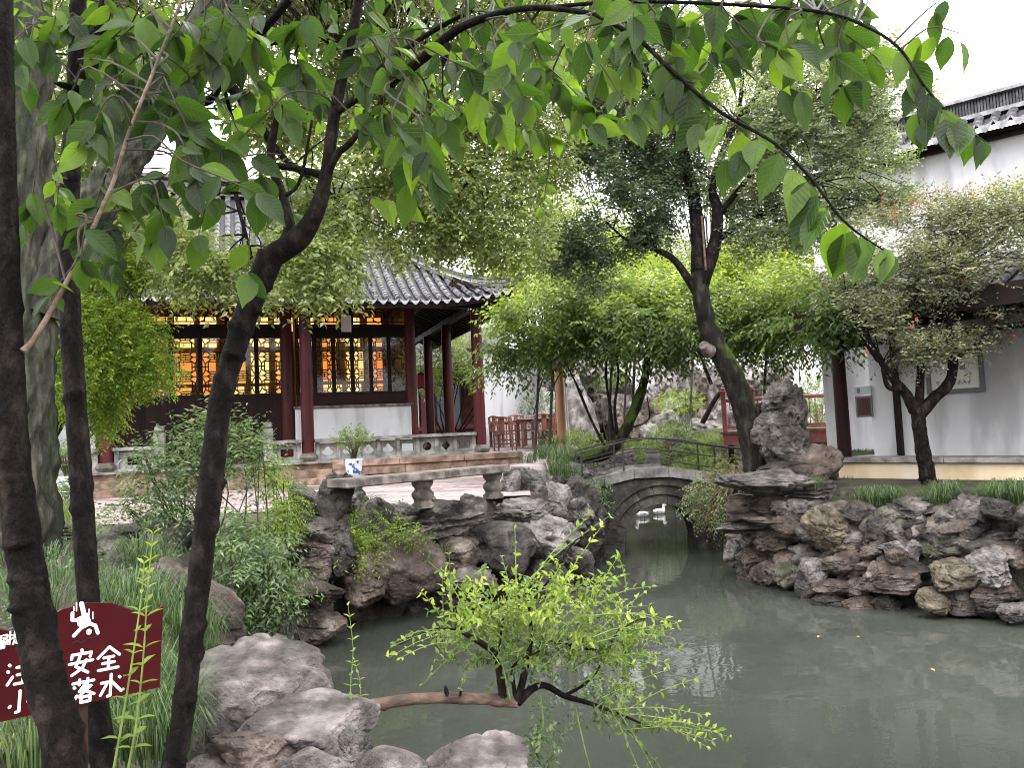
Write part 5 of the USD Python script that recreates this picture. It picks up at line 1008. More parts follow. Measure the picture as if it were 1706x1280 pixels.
# ducks beyond the bridge
def duck(px, py, Y, rz, label):
    p = on(px, py, WATER); t = thing('duck', label, 'duck', (p[0], p[1], WATER), rz, group=None); UsdGeom.Xformable(t).AddScaleOp().Set(Gf.Vec3f(.72, .72, .8))
    J = [((-.20, 0, .10), .05), ((-.08, 0, .07), .105), ((.07, 0, .07), .105), ((.14, 0, .10), .07), ((.17, 0, .2), .042), ((.18, 0, .27), .05), ((.215, 0, .275), .038)]
    S = [m3.Manifold.sphere(r, 18).translate(c) for c, r in J]
    b = m3.Manifold.batch_hull(S[:4]); b = b + m3.Manifold.batch_hull(S[3:5]) + m3.Manifold.batch_hull(S[4:6]) + m3.Manifold.batch_hull(S[5:7])
    m = b.refine_to_length(.02).to_mesh(); tm = trimesh.Trimesh(m.vert_properties[:, :3], m.tri_verts); trimesh.smoothing.filter_taubin(tm, iterations=8)
    obj('body', (np.array(tm.vertices), np.array(tm.faces)), M['white_feather'], t, smooth=True)
    obj('bill', cat(tube([(.245, 0, .268), (.29, 0, .258)], [.02, .014], 8)), M['bill'], t, smooth=50)
    obj('wing', rot(rock(np.random.default_rng(3), (.26, .03, .10), 3, rough=.02), loc=(-.06, -.098, .10)), M['white_feather'], t, smooth=True); obj('wing', rot(rock(np.random.default_rng(3), (.26, .03, .10), 3, rough=.02), loc=(-.06, .098, .10)), M['white_feather'], t, smooth=True)
    return t
duck(1070, 862, 19, 3.0, 'white duck with a dark tail, the left of the two beyond the bridge'); duck(1099, 857, 19.5, .3, 'white duck, the right of the two beyond the bridge')
obj('tail', rot(rock(np.random.default_rng(4), (.14, .1, .06), 3, rough=.03), loc=(-.23, 0, .14)), M['tail_dark'], stage.GetPrimAtPath('/World/duck'), smooth=True)
# fallen leaves on the water
for k, (px, py) in enumerate(((488, 1096), (1012, 950), (1432, 1062), (1204, 945), (1365, 1060), (1550, 1115))):
    p = on(px, py, WATER + .006); (v, f), q = leaves(np.array([[0, 0, 0.]]), np.array([[math.cos(k), math.sin(k), 0.]]), np.array([[0, 0, 1.]]), .05, .03, fold=.1, hi=True)
    t = obj('fallen_leaf', (v + p, f), M['yellowleaf']); tag(t, 'tiny yellow fallen leaf floating on the pond ' + ('under the nandina bank', 'beyond the shrub tips', 'in open water, the middle one', 'near the bridge mouth', 'left of the middle one', 'nearest the right edge')[k], 'leaf', 'fallen leaves on the water')
# ------------------------------------------------------------------ trees and plants in the middle distance
pr = np.random.default_rng(5)
def tree(name, label, catg, parts, base=None):
    """parts: list of (part name, mesh, material, rnd) in world space."""
    o = np.asarray(base if base is not None else (0, 0, 0), float)
    t = thing(name, label, catg, o)
    for nme, m, mt, r in parts:
        q = obj(nme, m, M[mt], t, smooth=(60 if r is None else False), rnd=r, world=True)
        if nme in ('red_shoots', 'twigs'): tag(q, kind='stuff')
    return t
def pts(*p): return [at(*q) for q in p]
# the big old tree at the left, its pale crown over the hall
ob = at(38, 905, 7.6); ob = np.array([ob[0], ob[1], float(zf(ob[0], ob[1]))])
oldtrunk = tube([ob + (0, 0, -.2)] + pts((36, 760, 7.6), (42, 600, 7.6), (44, 400, 7.6), (42, 200, 7.6), (36, 0, 7.6), (20, -300, 7.7)), [.34, .28, .25, .245, .24, .235, .22], 72, 150, bump=.34, freq=16., seed=3, stretch=5.)
oldlimb = tube(pts((62, 520, 7.6), (120, 405, 7.7), (185, 300, 7.8), (245, 205, 7.9), (310, 90, 8.1), (420, -90, 8.5)), [.22, .21, .19, .185, .17, .15], 60, 110, bump=.3, freq=16., seed=8, stretch=5.)
oblobs = [pblob(900, 270, 11, 60, 70), pblob(860, 200, 11, 70, 60), pblob(250, 370, 9.5, 90, 36), pblob(170, 330, 9.6, 60, 50), pblob(420, 420, 9.2, 150, 60), pblob(330, 470, 9.2, 80, 40), pblob(455, 500, 9.0, 90, 42), pblob(540, 455, 9.3, 70, 55), pblob(545, 350, 9.8, 110, 80), pblob(650, 300, 10.2, 150, 85), pblob(690, 390, 10.4, 110, 40), pblob(790, 330, 10.6, 110, 90), pblob(850, 400, 10.8, 70, 50), pblob(450, 210, 9.8, 70, 90),
          pblob(560, 150, 10, 150, 100), pblob(740, 180, 10.5, 140, 110), pblob(880, 60, 11, 150, 90), pblob(420, 40, 10, 120, 60), pblob(200, 60, 9.8, 120, 110), pblob(640, 20, 10, 200, 70), pblob(120, 230, 9.6, 60, 130), pblob(190, 400, 9.8, 60, 60), pblob(300, -120, 9.5, 500, 90), pblob(760, -140, 10, 400, 90)]
m_, r_, C_ = crown(pr, oblobs, 17000, .085, .044, n=8, gap=.44, gf=1.3, out=.5, up=-.25, droop=.35, seed=21, tilt=.6)
br_ = [tube(pts((310, 90, 8.1), (400, 160, 8.8), (470, 260, 9.4), (560, 330, 9.8)), [.09, .06, .04, .02], 8, 20), tube(pts((310, 90, 8.1), (520, 60, 9.2), (700, 120, 10.2), (820, 260, 10.6)), [.1, .08, .05, .02], 8, 24), tube(pts((400, 160, 8.8), (390, 300, 9.0), (420, 430, 9.2)), [.05, .03, .015], 7, 14), tube(pts((690, 130, 10.2), (730, 210, 10.4), (790, 300, 10.6)), [.04, .03, .012], 7, 14), tube(pts((735, 230, 10.3), (765, 265, 10.4), (800, 300, 10.5)), [.05, .03, .012], 7, 14)]
oldstart = np.array([at(*q) for q in ((470, 260, 9.4), (560, 330, 9.8), (700, 120, 10.2), (820, 260, 10.6), (390, 300, 9.0), (420, 420, 9.2), (540, 60, 9.3), (310, 90, 8.2), (140, 120, 8.5))])
def near_limbs(g, starts, C, k, r0):
    out = []
    for i in g.choice(len(C), min(k, len(C)), replace=False):
        o = np.argsort(((starts - C[i]) ** 2).sum(1)); s = starts[o[g.integers(0, min(len(o), 14 if len(o) > 40 else 1))]]; out += limbs(g, s, C[i:i + 1], 1, r0)
    return out
tree('old_tree', 'massive old tree with furrowed bark at the left, pale crown hanging before the hall roof', 'tree', [('trunk', oldtrunk, 'bark_old', None), ('limb', oldlimb, 'bark_old', None), ('branches', cat(*br_, *near_limbs(pr, np.vstack([oldstart] + [e[0][len(e[0]) // 4::4] for e in br_]), C_, 170, .014)), 'bark_dark', None), ('crown', m_, 'lf_camphor', r_)], ob)

# evergreen with the leaning mossy trunk by the scholar rock
eb = at(1258, 792, 11.9)
et = tube(pts((1262, 800, 11.9), (1250, 720, 11.9), (1226, 640, 11.9), (1190, 570, 11.9), (1170, 505, 11.9), (1163, 440, 11.9)), [.20, .185, .17, .155, .135, .115], 24, 60, bump=.2, freq=6., seed=4)
stub = tube(pts((1182, 586, 11.8), (1174, 578, 11.68), (1171, 575, 11.64)), [.11, .08, .07], 14, 8, bump=.12, freq=8)
el = [tube(pts((1165, 450, 11.9), (1162, 380, 11.9), (1150, 300, 12), (1120, 200, 12.2), (1060, 120, 12.4)), [.13, .11, .09, .06, .03], 10, 28, bump=.1), tube(pts((1166, 480, 11.9), (1190, 410, 11.8), (1195, 350, 11.8), (1188, 300, 11.9), (1230, 200, 12), (1300, 120, 12)), [.12, .10, .08, .06, .05, .02], 10, 28, bump=.1),
      tube(pts((1162, 490, 11.9), (1125, 435, 12), (1085, 412, 12.1), (1045, 400, 12.2), (1010, 370, 12.2)), [.07, .055, .04, .025, .012], 8, 24, bump=.1), tube(pts((1195, 400, 11.8), (1240, 370, 11.8), (1320, 330, 11.9), (1400, 260, 12)), [.05, .04, .03, .012], 8, 20), tube(pts((1195, 360, 11.8), (1300, 230, 11.8), (1360, 150, 11.9)), [.05, .03, .012], 8, 20)]
pole_ = tube(pts((1176, 450, 11.75), (1172, 400, 11.75), (1169, 360, 11.75)), .018, 8, 6)
eblobs = [pblob(1000, 390, 12.2, 60, 44), pblob(1060, 390, 12.2, 50, 30), pblob(1010, 170, 12.4, 70, 110), pblob(960, 230, 12.6, 60, 90), pblob(1040, 300, 12.2, 90, 100), pblob(930, 400, 12.3, 55, 60), pblob(980, 450, 12.2, 38, 40), pblob(1090, 340, 12.2, 70, 60), pblob(1130, 230, 12.2, 80, 90), pblob(1230, 300, 12.0, 70, 60), pblob(1300, 250, 12, 90, 90), pblob(1330, 370, 11.9, 80, 40), pblob(1400, 300, 12, 80, 80), pblob(1380, 190, 12, 110, 80), pblob(1460, 240, 12.2, 55, 70), pblob(1440, 130, 12.2, 80, 55), pblob(1330, 100, 12.3, 80, 40), pblob(1200, 160, 12.2, 70, 60), pblob(1250, 400, 11.8, 50, 30), pblob(1120, 90, 12.6, 110, 70), pblob(1480, 320, 12.1, 40, 50), pblob(1010, 60, 12.8, 110, 70)]
ed = [b for b in eblobs if b[0][0] < 3.3]; es = [b for b in eblobs if b[0][0] >= 3.3] + [pblob(1500, 180, 12.3, 46, 70)]
m_, r_, C1 = crown(pr, ed, 7500, .072, .034, n=8, gap=.45, gf=1.4, out=.7, up=.1, droop=.15, seed=33, tilt=.8); m2_, r2_, C2 = crown(pr, es, 8000, .07, .034, n=8, gap=.48, gf=1.4, out=.7, up=.1, droop=.15, seed=34, tilt=.9); C_ = np.vstack([C1, C2])
est = np.array([at(*q) for q in ((1150, 300, 12), (1120, 200, 12.2), (1060, 120, 12.4), (1230, 200, 12), (1290, 130, 12), (1030, 395, 12.2), (970, 372, 12.2), (1320, 330, 11.9), (1395, 262, 12), (1355, 152, 11.9), (1300, 230, 11.8))])
tree('evergreen_tree', 'dark glossy evergreen with a leaning moss covered trunk behind the capstone', 'tree', [('trunk', et, 'bark_moss', None), ('cut_stub', stub, 'benchstone', None), ('limbs', cat(*el, *near_limbs(pr, np.vstack([e[0][len(e[0]) // 3::5] for e in el]), C_, 150, .014)), 'bark_dark', None), ('bamboo_prop', pole_, 'bark_brown', None), ('crown', m_, 'lf_dark', r_), ('crown', m2_, 'lf_silver', r2_)], eb * (1, 1, 0))

# wisteria over the pergola, with its bent trunk
wt = tube(pts((930, 772, 15.2), (965, 766, 15.1), (1005, 757, 15.2), (1030, 735, 15.3), (1050, 700, 15.4), (1066, 660, 15.6), (1076, 620, 15.8), (1080, 570, 16)), [.05, .10, .13, .13, .11, .10, .08, .06], 14, 44, bump=.25, freq=7, seed=6)
wv = [tube(pts((1022, 745, 15.2), (1018, 690, 15.3), (1010, 630, 15.5), (1012, 560, 15.8)), [.04, .03, .025, .02], 7, 16), tube(pts((1030, 735, 15.3), (1024, 680, 15.2), (1030, 620, 15.4), (1020, 560, 15.6)), [.035, .03, .02, .02], 7, 16), tube(pts((1012, 752, 15.2), (985, 700, 15.3), (965, 650, 15.6), (940, 600, 15.9)), [.03, .025, .02, .015], 7, 16), tube(pts((1044, 715, 15.4), (1080, 700, 15.6), (1078, 660, 15.7)), [.02, .012, .01], 6, 12), tube(pts((1170, 705, 20), (1195, 660, 19.8), (1225, 630, 19.6), (1245, 600, 19)), [.07, .06, .05, .03], 7, 16), tube(pts((1185, 640, 19.8), (1170, 600, 19.6), (1160, 570, 19.4)), [.05, .04, .03], 7, 12)]
for k in range(14):
    x = pr.uniform(900, 1380); wv.append(tube(pts((x, 600 + pr.uniform(-10, 40), 16), (x + pr.uniform(-15, 15), 560, 16.5), (x + pr.uniform(-30, 30), 520, 17)), [.010, .016, .02], 5, 8))
wblobs = [pblob(870, 560, 15.6, 60, 50), pblob(930, 520, 15.8, 90, 48), pblob(1000, 500, 16.5, 110, 45), pblob(1010, 560, 15.4, 90, 36), pblob(1090, 535, 15.5, 80, 60), pblob(1120, 500, 17, 90, 40), pblob(1190, 520, 16.5, 80, 45), pblob(1240, 545, 16, 80, 38), pblob(1300, 530, 15.6, 80, 55), pblob(1350, 545, 15, 70, 36), pblob(1390, 510, 14.4, 60, 40), pblob(1140, 565, 15.8, 50, 34), pblob(850, 610, 16.5, 40, 22), pblob(1310, 490, 16.5, 90, 30), pblob(960, 470, 17.5, 80, 30), pblob(1350, 500, 11.4, 60, 34), pblob(1390, 530, 11.2, 44, 30), pblob(1330, 540, 11.6, 46, 26)]
m_, r_, C_ = crown(pr, wblobs, 5200, .13, .05, n=10, gap=.49, gf=1.5, out=.75, up=.0, droop=.6, seed=44, tilt=.55)
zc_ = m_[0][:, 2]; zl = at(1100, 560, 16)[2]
r_ = np.clip(r_ * .75 + .25 * sm((np.repeat(zc_.reshape(-1, 4)[:, :1], 4, 1).ravel() - zl + .35) / 1.4), 0, 1)   # yellower on top; the shade beneath is put into the leaf colour
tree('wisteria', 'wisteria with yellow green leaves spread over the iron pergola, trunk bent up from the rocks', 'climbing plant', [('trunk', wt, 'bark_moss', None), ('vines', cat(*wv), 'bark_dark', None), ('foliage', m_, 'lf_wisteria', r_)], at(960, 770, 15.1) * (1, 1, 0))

# maple
mt_ = [tube(pts((62, 760, 9.4), (100, 700, 9.3), (130, 620, 9.1), (165, 560, 9), (200, 520, 8.9)), [.09, .07, .06, .04, .02], 9, 24, bump=.1), tube(pts((130, 620, 9.1), (190, 610, 8.9), (240, 620, 8.8)), [.03, .02, .01], 6, 12), tube(pts((110, 680, 9.2), (150, 480, 9.1), (200, 440, 9)), [.04, .03, .01], 6, 14)]
mblobs = [pblob(180, 455, 9.2, 62, 32, 50), pblob(215, 440, 9.4, 50, 30), pblob(170, 530, 9.0, 70, 36, 60), pblob(215, 560, 8.9, 60, 40, 50), pblob(245, 610, 8.8, 42, 38, 40), pblob(190, 620, 8.8, 60, 34, 50), pblob(110, 600, 9.1, 50, 50, 50), pblob(140, 670, 8.9, 55, 30, 45), pblob(110, 540, 9.3, 50, 40), pblob(165, 700, 8.9, 26, 22)]
m_, r_, C_ = crown(pr, mblobs, 5200, .05, .018, n=11, step=.022, gap=.34, gf=1.6, out=.8, up=-.35, droop=.45, seed=51, tilt=.3, side=1.0)
tree('maple_tree', 'bright green maple with drooping feathery foliage before the left column of the hall', 'tree', [('trunk', mt_[0], 'bark_dark', None), ('branches', cat(*mt_[1:], *limbs(pr, np.array([at(165, 560, 9), at(200, 520, 8.9), at(140, 600, 9.1), at(230, 615, 8.8)]), C_, 60, .012)), 'twig', None), ('crown', m_, 'lf_maple', r_)], at(62, 760, 9.4) * (1, 1, 0))

# pomegranate
pb = at(1548, 812, 10.35); pb = np.array([pb[0], pb[1], float(zf(pb[0], pb[1]))])
pt = tube([pb + (0, 0, -.1)] + pts((1547, 800, 10.3), (1537, 750, 10.25), (1530, 700, 10.2), (1526, 672, 10.2)), [.105, .098, .09, .086, .08], 18, 40, bump=.22, freq=9, seed=12, knobs=5)
pl_ = [tube(pts((1524, 685, 10.2), (1508, 655, 10.15), (1488, 632, 10.1), (1478, 618, 10.1), (1466, 600, 10.1), (1450, 570, 10.1)), [.075, .065, .055, .05, .035, .02], 10, 24, bump=.2, freq=9), tube(pts((1530, 690, 10.2), (1533, 640, 10.2), (1534, 590, 10.2), (1530, 520, 10.3), (1527, 450, 10.4)), [.06, .052, .045, .04, .02], 10, 24, bump=.18, freq=9), tube(pts((1532, 690, 10.2), (1555, 665, 10.15), (1580, 640, 10.1), (1588, 605, 10.1), (1582, 550, 10.1), (1592, 490, 10.1), (1605, 430, 10.2), (1600, 360, 10.3)), [.085, .075, .065, .06, .055, .045, .03, .015], 10, 34, bump=.2, freq=9),
       tube(pts((1500, 648, 10.1), (1480, 645, 10.05), (1470, 615, 10)), [.04, .035, .02], 8, 12, bump=.2), tube(pts((1586, 540, 10.1), (1560, 480, 10.3), (1555, 400, 10.4)), [.045, .03, .015], 8, 16), tube(pts((1466, 600, 10.1), (1440, 560, 10), (1425, 500, 10), (1430, 450, 10)), [.05, .04, .03, .015], 8, 16, bump=.2), tube(pts((1534, 600, 10.2), (1550, 555, 10.1), (1560, 520, 10.05)), [.03, .02, .012], 7, 12), tube(pts((1590, 600, 10.1), (1640, 560, 9.9), (1680, 500, 9.8)), [.035, .02, .01], 7, 14)]
pblobs = [pblob(1480, 400, 10.2, 60, 50), pblob(1560, 370, 10.3, 70, 45), pblob(1640, 385, 10.1, 70, 55), pblob(1440, 470, 10, 60, 55), pblob(1520, 460, 10.3, 80, 55), pblob(1600, 460, 10.1, 90, 55), pblob(1680, 440, 9.9, 60, 80), pblob(1450, 540, 10, 55, 38), pblob(1530, 545, 10.1, 70, 36), pblob(1620, 540, 10, 60, 30), pblob(1500, 590, 10, 70, 24), pblob(1540, 590, 10.1, 40, 24), pblob(1610, 585, 10.0, 46, 20), pblob(1680, 345, 9.9, 50, 40), pblob(1395, 520, 10.1, 30, 50), pblob(1730, 400, 9.9, 60, 80)]
m_, r_, C_ = crown(pr, pblobs, 4600, .058, .023, n=9, gap=.46, gf=1.9, out=.7, up=.35, droop=.1, seed=61, tilt=.8)
tips = [(1480, 355, 10.2), (1520, 345, 10.2), (1545, 340, 10.3), (1580, 335, 10.3), (1610, 330, 10.2), (1650, 335, 10), (1600, 350, 10.2), (1500, 370, 10.1), (1630, 350, 10.1), (1560, 350, 10.2)]
mtip, rtip, _ = crown(pr, [pblob(x, y, Y, 16, 16) for x, y, Y in tips], 60, .045, .016, n=9, gap=0, out=.2, up=1.2, droop=-.1, seed=3)
pst = np.array([at(*q) for q in ((1450, 570, 10.1), (1430, 455, 10), (1527, 455, 10.4), (1555, 410, 10.4), (1602, 380, 10.3), (1590, 490, 10.1), (1678, 500, 9.8), (1560, 520, 10.05), (1472, 615, 10), (1534, 590, 10.2))])
pom = tree('pomegranate_tree', 'small pomegranate tree with dark forked trunk and grey green leaves before the corridor', 'tree', [('trunk', pt, 'bark_dark', None), ('branches', cat(*pl_, *near_limbs(pr, np.vstack([e[0][len(e[0]) // 2::5] for e in pl_]), C_, 110, .010)), 'bark_dark', None), ('crown', m_, 'lf_pom', r_), ('red_shoots', mtip, 'lf_pomtip', rtip)], pb)
for px, py in ((1519, 545), (1533, 578), (1441, 587), (1690, 560), (1528, 532), (1655, 532), (1445, 520), (1604, 470)):
    f_, q_ = leaves(np.repeat(at(px, py, 9.85)[None], 7, 0), nrm(pr.normal(0, 1, (7, 3))), pr.normal(0, 1, (7, 3)), .035, .03, hi=True)
    obj('flower', f_, M['flower'], pom, rnd=np.repeat(pr.uniform(0, 1, 7), q_), world=True)

# nandina thicket in the left middle, with bare stems
def bush(name, label, blobs, nt, L, W, mat, base, stems=20, r0=.012, stem_mat='twig', catg='shrub', **kw):
    m, r, C = crown(pr, blobs, nt, L, W, **kw)
    g = np.atleast_2d(np.array(base)); return tree(name, label, catg, [('stems', cat(*limbs(pr, g, C, stems, r0)), stem_mat, None), ('foliage', m, mat, r)], g[0])
def ground_at(px, Y): p = at(px, 700, Y); return np.array([p[0], p[1], float(zf(p[0], p[1]))])
bush('nandina', 'tall nandina with bare cane stems and fine leaves behind the leaning trunk', [pblob(330, 705, 7.6, 46, 24), pblob(315, 745, 7.6, 50, 34), pblob(395, 740, 7.5, 50, 32), pblob(420, 765, 7.5, 44, 36), pblob(330, 790, 7.6, 46, 26), pblob(275, 800, 7.7, 44, 34), pblob(300, 850, 7.5, 46, 30), pblob(240, 820, 7.8, 36, 22), pblob(215, 850, 7.8, 26, 26), pblob(255, 760, 7.7, 26, 22)], 800, .062, .019, 'lf_nandina', [ground_at(x, 7.7) for x in (300, 345, 375, 395, 420)], 40, .012, n=9, gap=.34, gf=2.2, out=.8, up=0, droop=.25, seed=70)
bush('nandina', 'bushy nandina drooping over the rocks to the water at the left', [pblob(425, 920, 7.0, 60, 50), pblob(455, 960, 7.0, 40, 42), pblob(410, 980, 6.9, 50, 45), pblob(440, 1010, 6.9, 40, 30), pblob(400, 900, 7.2, 34, 40), pblob(415, 1055, 6.8, 26, 36)], 620, .068, .021, 'lf_nandina', [ground_at(x, 7.2) for x in (400, 415, 430)], 30, .01, n=9, gap=.30, gf=2.2, out=.8, up=-.1, droop=.55, seed=71)
bush('weeping_shrub', 'light yellow green weeping shrub on the bank left of the grey rocks', [pblob(470, 830, 8.6, 34, 40), pblob(450, 790, 8.6, 24, 30), pblob(480, 860, 8.5, 30, 30), pblob(455, 880, 8.4, 30, 30)], 420, .04, .014, 'lf_maple', [ground_at(x, 8.9) for x in (440, 455)], 20, .008, n=9, gap=.30, gf=2.2, out=.8, up=-.2, droop=.6, seed=72)
bush('low_shrub', 'small bright green shrub sprouting between the rocks under the bench', [pblob(590, 880, 9.2, 34, 24), pblob(575, 910, 9.0, 24, 34), pblob(610, 920, 9.0, 26, 26), pblob(620, 850, 9.6, 20, 12)], 230, .05, .018, 'lf_maple', [at(585, 915, 9.3)], 16, .006, n=8, gap=.2, out=.9, up=.0, droop=.4, seed=73)
bush('low_shrub', 'bright green fern like sprig spreading over the brown wedge rock', [pblob(655, 885, 9.4, 36, 14), pblob(685, 895, 9.3, 22, 12)], 110, .05, .018, 'lf_maple', [at(640, 890, 9.7)], 10, .005, n=8, gap=.1, out=.9, up=.0, droop=.3, seed=74)
bush('ground_shrub', 'dark leafy ground shrub beside the left stair cheek stone', [pblob(80, 835, 11, 60, 16), pblob(105, 830, 11.5, 40, 14)], 160, .07, .04, 'lf_dark', [ground_at(80, 11)], 6, .006, n=7, gap=.2, up=.6, droop=.1, seed=75)
bush('dry_vine', 'tangle of dry vines and small leaves hanging over the right end of the bridge', [pblob(1200, 800, 12.9, 42, 26), pblob(1180, 830, 12.8, 44, 32), pblob(1205, 860, 12.5, 34, 40), pblob(1170, 860, 12.7, 26, 20), pblob(1230, 790, 12.6, 22, 20), pblob(1215, 775, 13.2, 30, 20)], 420, .05, .022, 'lf_dry', [at(1225, 800, 13)], 60, .006, stem_mat='straw', n=7, gap=.25, gf=2, out=.6, up=-.5, droop=.6, seed=76)
for lab, x, y, Y, rx, ry, mt, n, sd in (('rounded clipped green bush behind the bridge, the left of the pair', 1120, 748, 21.6, 52, 42, 'lf_bush', 1100, 80), ('lower clipped green bush right of the rounded one by the red fence', 1196, 758, 20.6, 46, 36, 'lf_bush', 900, 81), ('yellow green low bush left of the wisteria trunk', 962, 748, 17.4, 46, 26, 'lf_shrub', 600, 82), ('pale green shrub in front of the stained wall by the red fence', 1362, 660, 20, 34, 34, 'lf_bush', 600, 83),
                                         ('green shrub crowning the pale rockery hill', 1130, 672, 21.8, 40, 16, 'lf_maple', 320, 84), ('green bush under the red fence rail', 1365, 690, 18.6, 36, 26, 'lf_bush', 420, 85), ('feathery dark shrub at the foot of the white side wall', 900, 690, 22, 34, 34, 'lf_dark', 500, 86), ('olive bush beside the bridge rail', 1045, 755, 18, 40, 18, 'lf_bush', 420, 87), ('light green shrub on the rockery under the wisteria', 1010, 610, 22.5, 40, 40, 'lf_maple', 500, 88), ('low green bush between bridge post and dry vines', 1165, 790, 16.5, 44, 26, 'lf_bush', 500, 89)):
    bush('bush', lab, [pblob(x, y, Y, rx, ry)], n, .05, .026, mt, [ground_at(x, Y)], 10, .01, n=7, gap=.12, shell=5, out=.9, up=.2, droop=.05, seed=sd)
bush('garden_tree', 'pale leaved small tree between the hall columns before the dark room', [pblob(730, 600, 25.8, 60, 44), pblob(770, 580, 25.8, 40, 40), pblob(720, 640, 25.8, 40, 22), pblob(800, 620, 25, 46, 30)], 1900, .08, .034, 'lf_camphor', [ground_at(745, 26)], 9, .03, catg='tree', stem_mat='bark_dark', n=8, gap=.30, out=.7, up=.1, droop=.15, seed=90)
def far_tree(label, blobs, n, mat, L=.16, Y=30, x=0, **kw):
    m, r, C = crown(pr, blobs, n, L, L * .45, n=7, **dict(dict(gap=.4, gf=.6, out=.7, up=.1, droop=.2, tilt=.8), **kw))
    b = at(x, 700, Y); b = b * (1, 1, 0); tk = tube([b, b + (0.1, 0, 2.5), blobs[0][0]], [.22, .17, .08], 8, 12)
    tree('far_tree', label, 'tree', [('trunk', tk, 'bark_dark', None), ('branches', cat(*limbs(pr, b + (0, 0, 2.6), C, 40, .05, .01)), 'bark_dark', None), ('crown', m, mat, r)], b)
far_tree('bright yellow green tree behind the wisteria, right of the leaning trunk', [pblob(1270, 440, 26, 110, 50), pblob(1350, 440, 26, 80, 60), pblob(1200, 450, 26, 60, 40)], 1500, 'lf_far', Y=26, x=1290, seed=91)
far_tree('yellow green tree behind the wisteria, left of the leaning trunk', [pblob(900, 455, 25, 70, 36), pblob(985, 430, 26, 70, 40), pblob(840, 500, 25, 50, 60), pblob(1060, 455, 27, 60, 34)], 1500, 'lf_far', Y=25, x=930, seed=92)
far_tree('grey green tree above the far building', [pblob(1120, 425, 31, 50, 24), pblob(1050, 390, 30, 60, 50), pblob(930, 370, 29, 90, 50), pblob(820, 420, 28, 60, 40)], 1500, 'lf_camphor', Y=30, x=1000, seed=93)
far_tree('tall pale tree behind the hall roof', [pblob(560, 300, 34, 90, 80), pblob(640, 200, 34, 120, 90), pblob(740, 330, 33, 90, 70), pblob(480, 380, 33, 70, 40)], 2200, 'lf_camphor', .2, Y=34, x=640, seed=94)
far_tree('tall pale tree far behind the evergreen', [pblob(1240, 80, 32, 140, 90), pblob(1360, 60, 32, 90, 70), pblob(1120, 150, 32, 110, 90), pblob(960, 120, 33, 120, 100)], 2200, 'lf_camphor', .2, Y=32, x=1200, seed=95)
bush('climber', 'green creeper at the far right against the tall white wall', [pblob(1690, 330, 11.2, 40, 26), pblob(1720, 360, 11, 50, 40)], 200, .06, .03, 'lf_maple', [at(1720, 420, 11)], 12, .01, n=7, gap=.3, seed=96)

# grass tufts
def tuft(label, spots, mat='lf_grass', group=None, name='grass_tuft'):
    V, R = [], []
    for px, py, Y, n, h, sp in spots:
        m, r = blades(pr, at(px, py, Y), n, h, sp); V.append(m); R.append(r)
    b = at(spots[0][0], spots[0][1], spots[0][2]); t = thing(name, label, 'grass', b, kind=None, group=group)
    v, f = cat(*V); obj('blades', (v, f), M[mat], t, rnd=np.concatenate(R), world=True)
tuft('long grass tuft at the left end of the plinth, above the yellow stone', [(1455, 842, 9.6, 300, .25, .15), (1482, 840, 9.6, 240, .24, .14), (1432, 846, 9.9, 120, .22, .12)])
tuft('long grass tuft right of the pomegranate trunk, hanging over the bank', [(1578, 838, 9.2, 320, .28, .14), (1562, 848, 9.15, 200, .28, .11)])
tuft('grass between the two big tufts round the pomegranate trunk', [(1520, 830, 9.9, 120, .14, .18), (1540, 822, 10.2, 90, .10, .25)])
tuft('long grass tuft at the far right edge of the bank', [(1672, 842, 8.7, 320, .30, .15), (1702, 840, 8.6, 260, .30, .15), (1650, 838, 8.9, 140, .22, .13)])
tuft('thin grass strip along the foot of the cream plinth', [(1610, 824, 9.7, 110, .08, .4), (1640, 822, 9.6, 110, .08, .4), (1500, 822, 10.4, 80, .08, .3)])
bush('creeper', 'green creeper trailing over the left end of the bridge', [pblob(985, 815, 13.35, 30, 22), pblob(1000, 840, 13.4, 20, 26), pblob(970, 800, 13.4, 30, 14)], 160, .05, .026, 'lf_nandina', [at(975, 795, 13.6)], 14, .006, n=7, gap=.15, out=.6, up=-.4, droop=.6, seed=97)
bush('creeper', 'leafy green creeper among the dry vines at the right end of the bridge', [pblob(1165, 845, 12.7, 30, 26), pblob(1215, 860, 12.3, 24, 36), pblob(1180, 810, 12.8, 34, 24)], 190, .05, .028, 'lf_nandina', [at(1215, 800, 12.9)], 18, .005, n=7, gap=.15, out=.6, up=-.4, droop=.6, seed=99)
tuft('small grass tuft on the rocks beside the capstone', [(1355, 815, 10.5, 120, .2, .14)])
tuft('dark grass tuft spilling over the rocks left of the bridge', [(935, 775, 13.6, 240, .42, .22), (925, 792, 13.4, 200, .4, .2), (945, 800, 13.3, 140, .36, .18)])
tuft('lush grass around the foot of the iron poles', [(905, 765, 15.4, 200, .3, .3), (880, 772, 15.2, 120, .24, .26), (920, 750, 16, 160, .3, .3)])
tuft('grass tuft growing in the crevice right of the brown wedge rock', [(735, 930, 10.0, 160, .22, .14)])
tuft('thick bright grass behind the warning sign', [(215, 1015, 5.4, 320, .28, .26), (250, 1035, 5.2, 320, .28, .26), (300, 1055, 5.1, 220, .24, .22), (185, 990, 5.8, 160, .2, .24), (330, 1080, 5.2, 160, .24, .18)])
tuft('grass under the red sign at the near edge', [(210, 1240, 3.4, 500, .3, .26), (260, 1255, 3.4, 300, .26, .2), (60, 1265, 3.2, 400, .28, .3), (200, 1180, 3.7, 400, .3, .26)])
